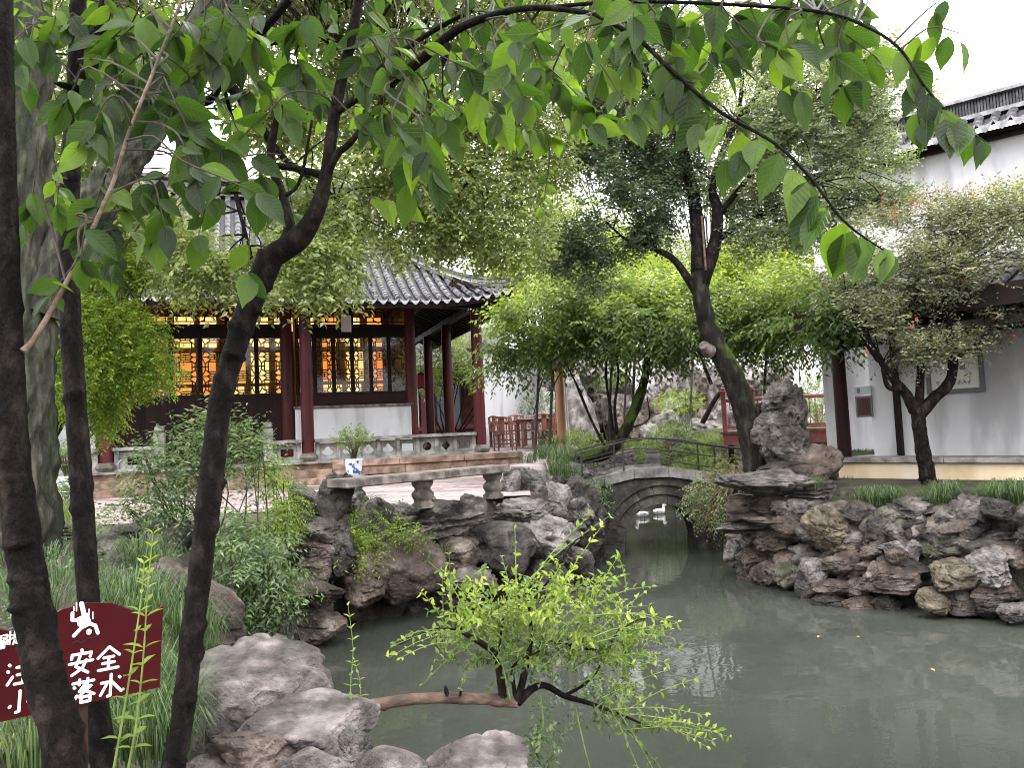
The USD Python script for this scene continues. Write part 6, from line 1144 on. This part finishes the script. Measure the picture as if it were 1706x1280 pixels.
tuft('feathery green ground cover between the two left trunks', [(100, 965, 6.0, 160, .16, .4), (60, 935, 6.4, 150, .14, .4), (30, 985, 5.6, 140, .16, .4), (70, 1015, 5.4, 160, .18, .3)])
tuft('grass in the shade between the rocks behind the leaning trunk', [(235, 935, 6.8, 200, .24, .2), (255, 950, 6.6, 140, .24, .18)])
tuft('tuft of low fern on the bank below the left pot', [(85, 860, 8.6, 260, .16, .4), (100, 872, 8.4, 220, .16, .35)], 'lf_bush')
# hedge-like ground cover so that the bed reads planted
cv = np.random.default_rng(77); bl = []
for k in range(150):
    x, y = cv.uniform(-7.5, -.8), cv.uniform(4.0, 10.2)
    if pond_sd(x, y) < -.55: bl.append((np.array([x, y, float(zf(x, y)) + .05]), (cv.uniform(.18, .4), cv.uniform(.18, .4), cv.uniform(.06, .16))))
m_, r_, _ = crown(cv, bl, 1500, .055, .026, n=7, gap=.42, gf=1.6, out=.5, up=.6, droop=.15, seed=98)
tag(obj('ground_cover', m_, M['lf_nandina'], rnd=r_), 'low leafy green ground cover on the soil of the planting beds', 'ground cover', kind='stuff')
V, R = [], []
for k in range(160):
    x, y = cv.uniform(3.6, 8.5), cv.uniform(8.5, 20)
    if pond_sd(x, y) > -.8 or y < 11.5: continue
    m, r = blades(cv, (x, y, float(zf(x, y))), 26, .06, .25, w=.007); V.append(m); R.append(r)
tag(obj('verge_grass', cat(*V), M['lf_grass'], rnd=np.concatenate(R)), 'short green grass on the ground along the right bank', 'grass', kind='stuff')
# ------------------------------------------------------------------ shrub with the branch over the water
sr = np.random.default_rng(19)
sb0 = at(588, 1197, 4.0)
stem0 = tube(pts((575, 1215, 3.95), (600, 1185, 4.0), (650, 1171, 4.05), (720, 1164, 4.1), (790, 1165, 4.15), (830, 1168, 4.2), (862, 1172, 4.2)), [.037, .034, .030, .028, .028, .034, .024], 16, 60, bump=.24, freq=14, seed=2, knobs=4)
sbr = [tube(pts((838, 1163, 4.2), (832, 1120, 4.2), (824, 1090, 4.2), (795, 1068, 4.2), (768, 1050, 4.2), (745, 1010, 4.2)), [.024, .021, .019, .015, .012, .006], 9, 24, bump=.12, freq=20), tube(pts((862, 1168, 4.2), (870, 1140, 4.2), (877, 1105, 4.25), (885, 1060, 4.3), (880, 1000, 4.3)), [.024, .02, .018, .012, .006], 9, 24, bump=.12, freq=20), tube(pts((858, 1160, 4.2), (854, 1120, 4.2), (866, 1102, 4.2), (900, 1085, 4.2)), [.012, .010, .009, .005], 8, 16),
       tube(pts((862, 1172, 4.2), (885, 1150, 4.25), (908, 1143, 4.3), (940, 1160, 4.3), (980, 1172, 4.3), (1030, 1190, 4.35), (1090, 1215, 4.4)), [.024, .021, .018, .016, .012, .008, .004], 9, 28, bump=.12, freq=20), tube(pts((900, 1075, 4.3), (930, 1070, 4.35), (970, 1080, 4.4), (1005, 1085, 4.4)), [.012, .011, .009, .005], 8, 16), tube(pts((940, 1160, 4.3), (975, 1140, 4.35), (1000, 1110, 4.4), (1030, 1050, 4.4)), [.01, .008, .006, .004], 7, 16), tube(pts((880, 1010, 4.3), (920, 960, 4.35), (955, 905, 4.4), (975, 895, 4.4)), [.007, .005, .004, .003], 6, 16), tube(pts((770, 1050, 4.2), (720, 1050, 4.2), (665, 1075, 4.15)), [.008, .005, .003], 6, 12), tube(pts((830, 1090, 4.2), (840, 1020, 4.2), (850, 960, 4.2)), [.008, .005, .003], 6, 12), tube(pts((1000, 1085, 4.4), (1050, 1040, 4.45), (1080, 1030, 4.45)), [.006, .004, .003], 6, 12)]
stub_ = cat(tube(pts((745, 1160, 4.1), (743, 1150, 4.1), (741, 1143, 4.1)), [.013, .012, .004], 8, 6), tube(pts((766, 1160, 4.1), (768, 1152, 4.1)), [.008, .006], 8, 4))
# long leafy shoots: pixel start, end, leaves
SH = []
for a, b, n in (((745, 1060), (725, 970), 15), ((768, 1050), (745, 950), 16), ((800, 1070), (790, 985), 14), ((830, 1050), (812, 960), 16), ((840, 1020), (850, 952), 12), ((860, 1040), (855, 970), 14), ((885, 1050), (900, 960), 16), ((900, 1060), (940, 955), 17), ((930, 1060), (975, 960), 18), ((885, 1000), (985, 888), 18), ((960, 1070), (1010, 985), 16), ((985, 1075), (1045, 1010), 16), ((1005, 1080), (1088, 1030), 16), ((745, 1055), (648, 1082), 16), ((765, 1075), (705, 1100), 10), ((1000, 1095), (1075, 1075), 14), ((1010, 1110), (1085, 1115), 13), ((1020, 1185), (1110, 1170), 14), ((1040, 1195), (1185, 1215), 20), ((1060, 1205), (1190, 1245), 20), ((1030, 1190), (1100, 1262), 14), ((960, 1130), (1060, 1140), 16), ((900, 1110), (960, 1020), 16), ((820, 1090), (880, 1010), 14), ((870, 1090), (830, 1000), 14), ((950, 1100), (990, 1030), 14), ((780, 1060), (830, 985), 13), ((850, 1120), (800, 1030), 12), ((920, 1090), (1000, 1050), 14), ((880, 1075), (760, 1000), 16), ((980, 1165), (1020, 1120), 10), ((1000, 1180), (1090, 1145), 12), ((860, 1080), (920, 1000), 14), ((790, 1070), (750, 1090), 8)):
    for _ in range(3): SH.append((np.array(a) + sr.normal(0, 16, 2), np.array(b) + sr.normal(0, 30, 2), max(6, int(n * .62))))
for k in range(120):
    a = np.array([sr.uniform(750, 1060), sr.uniform(975, 1120)]); SH.append((a, a + np.array([sr.normal(12, 52), -sr.normal(22, 26)]), 7))
P, D, N, R, ST = [], [], [], [], []
for a, b, n in SH:
    Y0 = sr.uniform(4.0, 4.6); A, B = at(*a, Y0), at(*b, Y0 + sr.normal(0, .15)); mid = lerp(A, B, .5) + (0, 0, .025); q = spline([A, mid, B], n)
    ST.append(tube([A, mid, B], [.0032, .0024, .0012], 4, 6)); t = nrm(np.gradient(q, axis=0)); s = nrm(np.cross(t, sr.normal(0, 1, 3)))
    base = sr.uniform(.1, .75)
    for k in range(n):
        for sg_ in (-1, 1):
            P.append(q[k]); D.append(t[k] * .5 + s[k] * sg_ * .8 + sr.normal(0, .45, 3)); N.append(sr.normal(0, .8, 3) + (0, -.35, .8)); R.append(np.clip(base - .28 * np.clip((a[1] - 1010) / 90, 0, 1) + .4 * k / n + sr.normal(0, .14), 0, 1))  # shoots low inside toned darker, the shrub's inner shade put into colour
L_ = sr.uniform(.02, .052, len(P)); (v, f), q_ = leaves(np.array(P), np.array(D), np.array(N), L_, L_ * .48, hi=True)
# darker leaves low inside
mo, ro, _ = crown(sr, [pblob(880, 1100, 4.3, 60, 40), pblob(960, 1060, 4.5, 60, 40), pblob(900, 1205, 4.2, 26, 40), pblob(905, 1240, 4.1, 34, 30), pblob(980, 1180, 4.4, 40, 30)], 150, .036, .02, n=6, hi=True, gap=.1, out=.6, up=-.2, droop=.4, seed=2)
ws = thing('overhanging_shrub', 'yellow green shrub on a bare brown branch reaching out over the water', 'shrub', sb0)
obj('branch', stem0, M['bark_brown'], ws, smooth=50, world=True); obj('branch_stub', stub_, M['bark_dark'], ws, world=True)
for b in sbr: obj('side_branch', b, M['bark_dark'], ws, smooth=50, world=True)
obj('shoots', cat(*ST, tube(pts((900, 1160, 4.2), (905, 1200, 4.2), (900, 1250, 4.1)), [.004, .003, .002], 5, 8), tube(pts((958, 1175, 4.3), (970, 1230, 4.25), (985, 1290, 4.2)), [.004, .003, .002], 5, 8)), M['stem'], ws, world=True)
obj('foliage', (v, f), M['lf_shrub'], ws, rnd=np.repeat(R, q_), world=True); obj('inner_leaves', mo, M['lf_nandina'], ws, rnd=ro, world=True)
# upright weeds: a stem with pairs of leaves
def weed(label, path, L, n, r0=.0034, tw=.9, mat='lf_maple'):
    A = pts(*path); q = spline(A, n); t = nrm(np.gradient(q, axis=0)); P, D, N, R = [], [], [], []
    for k in range(2, n):
        an = k * 1.57 + sr.normal(0, .3)
        for o in (0, math.pi):
            d = np.array([math.cos(an + o), math.sin(an + o), 0]); P.append(q[k]); D.append(d + t[k] * tw * (.2 + .9 * k / n) + (0, 0, -.15)); N.append(np.array([0, 0, 1.]) - d * .2 + sr.normal(0, .2, 3)); R.append(np.clip(.25 + .65 * k / n + sr.normal(0, .1), 0, 1))
    l = L * np.repeat(np.linspace(1, .55, n - 2), 2) * sr.uniform(.8, 1.2, len(P)); t_ = thing('weed', label, 'plant', A[0])
    obj('stem', tube(A, [r0, r0 * .4], 6, 20), M['stem'], t_, world=True)
    (v, f), q_ = leaves(np.array(P), np.array(D), np.array(N), l, l * .34, hi=True); obj('leaves', (v, f), M[mat], t_, rnd=np.repeat(R, q_), world=True)
weed('tall weed stem with paired leaves in front of the red sign, the higher one', [(212, 1290, 2.2), (228, 1200, 2.2), (240, 1080, 2.22), (246, 980, 2.24), (255, 890, 2.26)], .06, 17)
weed('weed stem in front of the red sign, the lower one bent left', [(188, 1290, 2.15), (204, 1200, 2.15), (222, 1090, 2.16), (236, 990, 2.2), (240, 940, 2.22)], .05, 13)
weed('thin upright weed standing against the dark water', [(590, 1215, 3.8), (584, 1150, 3.8), (588, 1080, 3.8), (580, 1010, 3.8)], .05, 12, .003)
weed('second thin weed beside the upright one at the branch root', [(598, 1190, 3.9), (600, 1140, 3.9), (590, 1100, 3.9)], .045, 8, .0025)

# ------------------------------------------------------------------ the three slender foreground trees and their broad leaves
lg = np.random.default_rng(23)
GZ = -.75
def down(p): return np.array([p[0] + .03, p[1], GZ])
a0 = pts((110, 1300, 1.9), (80, 1150, 1.9), (52, 1000, 1.9), (38, 900, 1.9), (22, 760, 1.9), (14, 600, 1.9), (8, 400, 1.9), (4, 200, 1.9), (0, -60, 1.9), (-20, -400, 1.9))
T1 = tube([down(a0[0])] + a0, [.05, .047, .044, .042, .040, .037, .034, .031, .028, .026, .016], 26, 150, bump=.10, freq=16, seed=31, knobs=56)
b0 = pts((172, 1290, 2.75), (160, 1150, 2.75), (148, 1000, 2.75), (138, 850, 2.75), (128, 700, 2.75), (119, 560, 2.75), (114, 430, 2.75), (116, 300, 2.75), (124, 190, 2.75), (128, 90, 2.75), (133, -60, 2.75), (140, -300, 2.75))
T2 = tube([down(b0[0])] + b0, [.042, .040, .038, .036, .036, .036, .035, .034, .034, .031, .029, .026, .016], 24, 150, bump=.10, freq=16, seed=32, knobs=56)
T2b = tube(pts((126, 150, 2.75), (142, 130, 2.72), (160, 70, 2.68), (178, 0, 2.65), (200, -120, 2.6)), [.028, .03, .027, .022, .015], 14, 30, bump=.1, freq=16)
T2c = tube(pts((122, 145, 2.75), (106, 142, 2.7), (92, 138, 2.66)), [.014, .012, .005], 8, 8)
c0 = pts((288, 1320, 2.35), (300, 1230, 2.36), (315, 1100, 2.38), (330, 980, 2.4), (345, 860, 2.42), (358, 740, 2.44), (372, 650, 2.45), (398, 560, 2.46), (424, 490, 2.47), (452, 425, 2.48))
T3 = tube([down(c0[0])] + c0, [.037, .035, .033, .032, .034, .036, .036, .034, .036, .038, .044], 26, 140, bump=.12, freq=16, seed=33, knobs=52)
R3 = [tube(pts((448, 432, 2.48), (500, 395, 2.48), (530, 345, 2.48), (545, 280, 2.48), (556, 200, 2.48), (572, 120, 2.48), (590, 40, 2.48), (612, -80, 2.48)), [.040, .036, .026, .020, .019, .018, .017, .012], 18, 60, bump=.12, freq=16, seed=34, knobs=6),
      tube(pts((462, 425, 2.48), (482, 385, 2.5), (472, 330, 2.52), (452, 270, 2.54), (456, 220, 2.55), (468, 175, 2.55)), [.028, .019, .015, .016, .012, .008], 16, 40, bump=.12, freq=16, seed=35, knobs=4),
      tube(pts((452, 275, 2.54), (490, 280, 2.52), (540, 292, 2.5)), [.012, .011, .014], 8, 12),
      tube(pts((556, 190, 2.48), (600, 160, 2.45), (660, 130, 2.4), (710, 92, 2.35), (760, 50, 2.3), (830, 22, 2.25), (900, 12, 2.2), (990, 22, 2.15)), [.012, .013, .015, .015, .013, .010, .009, .007], 14, 60, bump=.15, freq=18, seed=36, knobs=5),
      tube(pts((600, 160, 2.45), (640, 108, 2.42), (720, 52, 2.4), (790, 15, 2.36)), [.010, .009, .008, .006], 8, 24),
      tube(pts((745, 75, 2.32), (740, 95, 2.3), (738, 110, 2.3)), [.014, .012, .004], 8, 8),
      tube(pts((990, 22, 2.15), (1060, 62, 2.12), (1120, 118, 2.1), (1200, 186, 2.06), (1290, 238, 2.02), (1350, 296, 2.0), (1410, 372, 1.97), (1492, 430, 1.95)), [.007, .0065, .006, .005, .0045, .004, .003, .002], 9, 60),
      tube(pts((900, 12, 2.2), (1040, 2, 2.12), (1200, 6, 2.05), (1360, 18, 2.0), (1440, 42, 1.97), (1500, 82, 1.95), (1540, 142, 1.93), (1592, 200, 1.92), (1645, 238, 1.9)), [.006, .0055, .005, .0045, .004, .0035, .003, .002, .0015], 9, 60),
      tube(pts((430, 60, 2.5), (390, 110, 2.55), (345, 170, 2.6), (330, 140, 2.62)), [.008, .010, .013, .014], 10, 24), tube(pts((330, 120, 2.62), (332, 190, 2.6), (345, 225, 2.58), (372, 245, 2.56), (392, 262, 2.55)), [.019, .021, .020, .016, .008], 12, 30, bump=.1, freq=16),
      tube(pts((430, 60, 2.5), (480, 0, 2.46), (540, -80, 2.45)), [.012, .014, .016], 10, 16), tube(pts((372, 140, 2.58), (385, 190, 2.58), (400, 225, 2.58)), [.008, .006, .002], 7, 12),
      tube(pts((470, 330, 2.52), (500, 300, 2.5), (520, 200, 2.5)), [.008, .006, .004], 7, 14), tube(pts((478, 360, 2.5), (430, 330, 2.5), (380, 320, 2.5), (345, 330, 2.5)), [.008, .006, .004, .003], 7, 16), tube(pts((530, 330, 2.48), (560, 260, 2.46), (590, 230, 2.45), (680, 110, 2.42)), [.014, .012, .010, .006], 8, 20)]
V1 = tube(pts((38, 585, 1.88), (60, 560, 1.9), (110, 472, 1.95), (150, 390, 2.0), (190, 300, 2.05), (215, 220, 2.1), (255, 120, 2.15), (300, 5, 2.2), (330, -100, 2.2)), [.008, .007, .006, .006, .0055, .005, .0045, .004, .003], 10, 60)
t1 = thing('slender_tree', 'dark knobbly trunk at the left edge crossing in front of the red sign', 'tree', down(a0[0])); t2 = thing('slender_tree', 'straight dark trunk rising behind the red sign and forking near the top', 'tree', down(b0[0])); t3 = thing('slender_tree', 'leaning dark trunk that forks and spreads leafy branches across the whole top', 'tree', down(c0[0]))
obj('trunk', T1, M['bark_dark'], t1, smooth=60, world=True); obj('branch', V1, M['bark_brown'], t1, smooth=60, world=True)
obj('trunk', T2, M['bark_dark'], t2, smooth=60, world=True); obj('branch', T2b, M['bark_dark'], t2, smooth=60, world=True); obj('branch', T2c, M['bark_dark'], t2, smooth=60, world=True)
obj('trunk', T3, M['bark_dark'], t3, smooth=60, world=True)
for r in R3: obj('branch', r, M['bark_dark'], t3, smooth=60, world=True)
def broad_leaf(P, D, N, L, W, curl):
    """one ovate leaf with pointed tip, folded along the midrib and curling down."""
    D = nrm(D); N = nrm(N - D * (N @ D)); S = np.cross(D, N)
    tt = np.array([0, .10, .28, .48, .68, .86, 1.0]); ww = np.array([0, .27, .47, .5, .36, .12, 0]); rows = [[P]]
    v = [P]; idx = [[0]]
    for t, w in zip(tt[1:-1], ww[1:-1]):
        c = P + D * L * t - N * L * curl * t * t; e = N * W * .22 * (w / .5); j = [lg.normal(0, .012) * L for _ in range(2)]
        idx.append([len(v), len(v) + 1, len(v) + 2]); v += [c - S * W * w + e + D * j[0], c, c + S * W * w + e + D * j[1]]
    idx.append([len(v)]); v.append(P + D * L - N * L * curl)
    f = [[0, idx[1][1], idx[1][0]], [0, idx[1][2], idx[1][1]]]
    for a, b in zip(idx[1:-2], idx[2:-1]):
        for k in range(2): f += [[a[k], a[k + 1], b[k + 1]], [a[k], b[k + 1], b[k]]]
    a = idx[-2]; f += [[a[0], a[1], idx[-1][0]], [a[1], a[2], idx[-1][0]]]
    return np.array(v), np.array(f)
LU = np.array([0] + [-.24, 0, .24, -.46, 0, .46, -.5, 0, .5, -.38, 0, .38, -.16, 0, .16] + [0.]); LV = np.array([0] + [q for t in (.10, .28, .48, .68, .86) for q in (t, t, t)] + [1.])
toC = lambda p: nrm(EYE - p)
counts = {}
def put_leaf(owner, p, ang, lpx, Y, face=None, base=.5):
    """a leaf hanging at p; ang is its direction seen from the front, 0 = straight down."""
    counts[owner.GetName()] = counts.get(owner.GetName(), 0) + 1
    L = lpx * ps(Y); d = _R * math.sin(ang) - _U * math.cos(ang); d = d + _F * lg.normal(0, .3); n = toC(p) + lg.normal(0, .42 if face is None else face, 3) + np.array([0, 0, .25])
    if lg.random() < .12: n = n + np.array([0, 0, 2.2])
    v, f = broad_leaf(p, d, n, L, L * lg.uniform(.44, .58), lg.uniform(-.02, .16))
    obj('leaf', (v, f), M['lf_front'], owner, smooth=35, rnd=None if False else None, world=True) if False else _leaf(owner, v, f, base)
MORE = {}
def _leaf(owner, v, f, base, many=False):
    r = float(np.clip(base + lg.normal(0, .24), 0, 1)); vv, ff, nn = meshkit.arrays((v, f), True)
    if many or counts.get(owner.GetName(), 0) > 298: MORE.setdefault(owner.GetName(), []).append((vv, ff, r)); return
    q = np.full(len(vv), r)
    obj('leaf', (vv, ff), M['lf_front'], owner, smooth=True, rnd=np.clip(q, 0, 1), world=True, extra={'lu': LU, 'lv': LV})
STEM = {}
def twig(owner, a, b, n, lpx, Y, Yb=None, spread=.55, base=.5, term=True, sagz=0., link=None, face=None):
    """a leafy twig from pixel a to b: alternate leaves hanging either side."""
    A, B = at(*a, Y), at(*b, Yb or Y); mid = lerp(A, B, .5) + np.array([0, 0, sagz]); q = spline([A, mid, B], n + 1)
    STEM.setdefault(owner.GetName(), []).append(tube([A, mid, B] if link is None else [at(*link), lerp(at(*link), A, .5) + np.array([lg.normal(0, .03), lg.normal(0, .03), lg.uniform(0, .05)]), A, mid, B], [.0028, .002, .001] if link is None else [.0036, .003, .0028, .002, .001], 5, 13))
    dirpx = math.atan2(b[0] - a[0], b[1] - a[1])
    for k in range(1, n + 1):
        s = 1 if k % 2 else -1
        put_leaf(owner, q[k], dirpx * .45 + s * spread * lg.uniform(.5, 1.2), lpx * lg.uniform(.42, 1.1), Y, face, base)
    if term: put_leaf(owner, q[-1], dirpx * .6, lpx * .95, Y, face, base)
# the two long sprays at the right: big leaves hanging in a row
for x, y, l, Y in ((1104, 110, 60, 2.1), (1128, 128, 70, 2.1), (1150, 150, 84, 2.1), (1110, 160, 70, 2.12), (1178, 190, 88, 2.06), (1165, 205, 60, 2.06), (1205, 205, 96, 2.05), (1235, 222, 84, 2.04), (1240, 250, 70, 2.04), (1262, 232, 70, 2.03), (1300, 255, 92, 2.02), (1322, 282, 100, 2.01), (1345, 302, 96, 2.0), (1362, 325, 100, 1.99), (1380, 350, 98, 1.99), (1402, 372, 96, 1.98), (1420, 385, 92, 1.97), (1440, 395, 84, 1.97), (1462, 402, 76, 1.96), (1478, 415, 64, 1.95), (1490, 425, 60, 1.95), (1210, 265, 66, 2.05), (1375, 345, 70, 2.0), (1410, 370, 76, 2.02)):
    put_leaf(t3, at(x, y, Y), lg.normal(-.25, .2), l, Y, .3, .62)
for x, y, l, Y in ((1500, 85, 66, 1.95), (1520, 100, 70, 1.95), (1535, 135, 70, 1.94), (1512, 130, 60, 1.94), (1548, 155, 78, 1.93), (1560, 172, 88, 1.93), (1572, 182, 84, 1.92), (1586, 195, 86, 1.92), (1600, 205, 80, 1.92), (1612, 212, 66, 1.91), (1625, 224, 60, 1.91), (1640, 235, 44, 1.9), (1556, 60, 60, 1.95), (1580, 60, 56, 1.95), (1600, 70, 56, 1.95), (1530, 60, 66, 1.96), (1560, 20, 60, 1.97), (1575, 0, 50, 1.97), (1545, 200, 60, 1.93), (1520, 190, 66, 1.94)):
    put_leaf(t3, at(x, y, Y), lg.normal(.0, .35), l, Y, .35, .45)
STEM.setdefault(t3.GetName(), []).append(tube(pts((1500, 82, 1.95), (1550, 45, 1.95), (1600, 55, 1.95)), [.003, .002, .001], 5, 8)); STEM[t3.GetName()].append(tube(pts((1490, 70, 1.95), (1540, 20, 1.96), (1580, -10, 1.97)), [.003, .002, .001], 5, 8))
# clusters: x range, y range, twigs, leaves, leaf size, distance, link from, tree
def lk_near(links, a):
    q = np.array(links, float); t = np.linspace(0, 1, 12)[:, None]
    P = np.vstack([lerp(q[i], q[i + 1], t) for i in range(len(q) - 1)]) if len(q) > 1 else q
    P = P + np.where(len(q) > 1, 0, 1) * 0
    o = np.argsort(((P[:, :2] - np.array(a)) ** 2).sum(1)); return P[o[lg.integers(0, min(6, len(P)))]]
Z = [(t3, 1000, 1440, -60, 70, 15, 3, 76, 2.05, [(1000, 6, 2.14), (1040, 2, 2.12), (1200, 6, 2.05), (1360, 18, 2.0), (1440, 42, 1.97)], .3), (t3, 905, 1110, 20, 150, 6, 3, 66, 2.15, [(1060, 62, 2.12), (1000, 28, 2.14)], .5), (t3, 600, 900, -60, 110, 20, 4, 66, 2.35, [(600, 160, 2.45), (660, 130, 2.4), (710, 92, 2.35), (760, 50, 2.3), (830, 22, 2.25), (900, 12, 2.2)], .45), (t3, 330, 600, -60, 190, 17, 4, 68, 2.5, [(345, 170, 2.6), (390, 110, 2.55), (430, 60, 2.5), (480, 0, 2.46), (540, -80, 2.45), (590, 40, 2.48), (572, 120, 2.48), (556, 200, 2.48)], .4), (t3, 620, 720, 130, 220, 5, 3, 84, 2.38, [(660, 130, 2.4)], .45)]
for ow, xa, xb, ya, yb, k, n, l, Y, links, base in Z:
    for i in range(k):
        a = (lg.uniform(xa, xb), lg.uniform(ya, yb)); lk = lk_near(links, a)
        twig(ow, a, (a[0] + lg.normal(10, 60), a[1] + abs(lg.normal(70, 30))), n, l, Y + lg.normal(0, .12), spread=.8, base=base, link=lk)
# bright row of small leaves across the middle, and the little hanging sprays
for a, b, n, l in (((742, 170), (850, 215), 9, 46), ((850, 205), (930, 225), 7, 46), ((940, 195), (1050, 196), 9, 46)):
    A = [at(lerp(a[0], b[0], t), lerp(a[1], b[1], t), 2.5) for t in (0, .5, 1)]
    STEM[t3.GetName()].append(tube([at(738, 110, 2.3) if a[0] < 800 else A[0], A[0], A[1], A[2]], [.003, .003, .002, .001], 5, 10))
    for k in range(n):
        p = at(lerp(a[0], b[0], (k + .5) / n), lerp(a[1], b[1], (k + .5) / n), 2.5); put_leaf(t3, p, lg.normal(.1, .25), l * lg.uniform(.85, 1.2), 2.5, .25, .8)
        if k % 2: put_leaf(t3, p, lg.normal(.9, .3), l * .8, 2.5, 1.2, .5)
twig(t3, (915, 270), (905, 345), 6, 26, 2.5, spread=.9, base=.8, link=(900, 225, 2.5)); twig(t3, (595, 325), (665, 335), 3, 62, 2.4, spread=.3, base=.75, link=(545, 290, 2.48), face=.2)
twig(t3, (700, 180), (740, 220), 3, 70, 2.4, base=.5); twig(t3, (780, 100), (830, 190), 4, 78, 2.3, base=.5, link=(760, 50, 2.3))
for xa, xb, ya, yb, k, n, l, Y, ow, links, base in ((110, 330, 0, 160, 12, 4, 78, 2.4, t1, [(215, 220, 2.1), (255, 120, 2.15), (300, 5, 2.2)], .28), (150, 320, 130, 300, 9, 4, 82, 2.15, t1, [(190, 300, 2.05), (215, 220, 2.1), (255, 120, 2.15)], .3), (120, 260, 290, 430, 7, 3, 66, 2.1, t1, [(150, 390, 2.0), (190, 300, 2.05)], .4), (20, 110, 20, 120, 5, 3, 62, 2.5, t2, [(92, 138, 2.66), (120, 145, 2.75), (126, 60, 2.75), (130, -20, 2.75)], .35), (30, 110, 260, 330, 3, 3, 60, 2.5, t2, [(116, 330, 2.75), (116, 280, 2.75)], .55), (330, 470, 240, 330, 6, 3, 72, 2.45, t2, [(345, 330, 2.5), (380, 320, 2.5)], .4), (90, 230, -20, 60, 6, 4, 66, 2.6, t2, [(160, 70, 2.68), (178, 0, 2.65)], .35), (230, 420, -20, 60, 6, 4, 70, 2.5, t2, [(300, 5, 2.4), (430, 60, 2.5)], .4)):
    for i in range(k):
        a = (lg.uniform(xa, xb), lg.uniform(ya, yb)); lk = lk_near(links, a)
        twig(ow, a, (a[0] + lg.normal(0, 50), a[1] + abs(lg.normal(60, 30))), n, l, Y + lg.normal(0, .1), spread=.8, base=base, link=lk)
twig(t1, (225, 290), (240, 320), 1, 44, 2.2, base=.7); twig(t1, (60, 300), (50, 340), 2, 60, 2.0, base=.55, link=(110, 472, 1.95)); put_leaf(t1, at(86, 470, 1.93), 1.2, 40, 1.93, .3, .6)
for i in range(20):                                       # leaves hanging along the upper right branch
    a = (lg.uniform(980, 1470), lg.uniform(-30, 40)); twig(t3, a, (a[0] + lg.normal(0, 40), a[1] + abs(lg.normal(60, 30))), 4, 62, 2.1 + abs(lg.normal(0, .25)), spread=.8, base=.35, link=lk_near([(1000, 6, 2.14), (1040, 2, 2.12), (1200, 6, 2.05), (1360, 18, 2.0), (1440, 42, 1.97)], a))
for i in range(12):                                       # and smaller ones under the long spray
    a = (lg.uniform(1000, 1280), 0); a = (a[0], np.interp(a[0], [1000, 1120, 1290], [28, 118, 238]) + lg.uniform(-20, 10)); twig(t3, a, (a[0] + lg.normal(20, 30), a[1] + abs(lg.normal(50, 20))), 3, 50, 2.15, spread=.8, base=.5)
# the layer behind: the same leaves farther along the crown, seen smaller
for k in range(64):
    x, y = lg.uniform(40, 1080), lg.uniform(-60, 175); Y = lg.uniform(3.0, 4.4)
    if 215 < x < 330 and y > 120: continue
    ow = t1 if x < 230 else t3; A, B = at(x, y, Y), at(x + lg.normal(20, 60), y + abs(lg.normal(50, 24)), Y + lg.normal(0, .15)); mid = lerp(A, B, .5) + (0, 0, .05); n = 5
    q = spline([A, mid, B], n); STEM[ow.GetName()].append(tube([A + np.array([lg.normal(0, .15), lg.normal(0, .1), .3]), A, mid, B], [.004, .003, .002, .001], 4, 9))
    for j in range(n):
        d = _R * math.sin(lg.normal(0, .8)) - _U + _F * lg.normal(0, .4); nn_ = toC(q[j]) + lg.normal(0, .5, 3) + (0, 0, .4); L = lg.uniform(.07, .13)
        v, f = broad_leaf(q[j], d, nn_, L, L * lg.uniform(.44, .58), lg.uniform(-.02, .16)); _leaf(ow, v, f, lg.uniform(.2, .75), True)
# crowns carried on above the frame, unseen, added to shade the foreground
for ow, cs in ((t1, ((-2.2, .9, 3.4), (-1.4, -.6, 3.5), (-3.2, 2.2, 3.6))), (t2, ((-1.9, 3.0, 3.7), (-2.8, 4.0, 4.0), (-.9, 2.2, 3.8))), (t3, ((-.4, 1.2, 3.5), (.8, .4, 3.6), (-.2, 3.4, 4.0), (1.6, 1.6, 3.7), (-.9, -1.4, 3.7)))):
    m, r, C = crown(lg, [(np.array(c), (1.1, 1.0, .45)) for c in cs], 330 * len(cs) // 3, .11, .056, n=6, gap=.3, gf=1., out=.8, up=-.1, droop=.3, seed=5)
    tag(obj('added_shade_crown', m, M['lf_front'], ow, rnd=r, world=True, extra={'lu': np.zeros(len(r)), 'lv': np.zeros(len(r))}), kind='stuff')
    top = {'slender_tree': a0[-1], 'slender_tree_001': b0[-1], 'slender_tree_002': at(612, -80, 2.48)}[ow.GetName()]
    obj('added_crown_limbs', cat(*[tube([top, lerp(top, np.array(c), .5) + (0, 0, .2), np.array(c)], [.018, .014, .006], 6, 10) for c in cs]), M['bark_dark'], ow, world=True)
for t in (t1, t2, t3):
    if t.GetName() in MORE:
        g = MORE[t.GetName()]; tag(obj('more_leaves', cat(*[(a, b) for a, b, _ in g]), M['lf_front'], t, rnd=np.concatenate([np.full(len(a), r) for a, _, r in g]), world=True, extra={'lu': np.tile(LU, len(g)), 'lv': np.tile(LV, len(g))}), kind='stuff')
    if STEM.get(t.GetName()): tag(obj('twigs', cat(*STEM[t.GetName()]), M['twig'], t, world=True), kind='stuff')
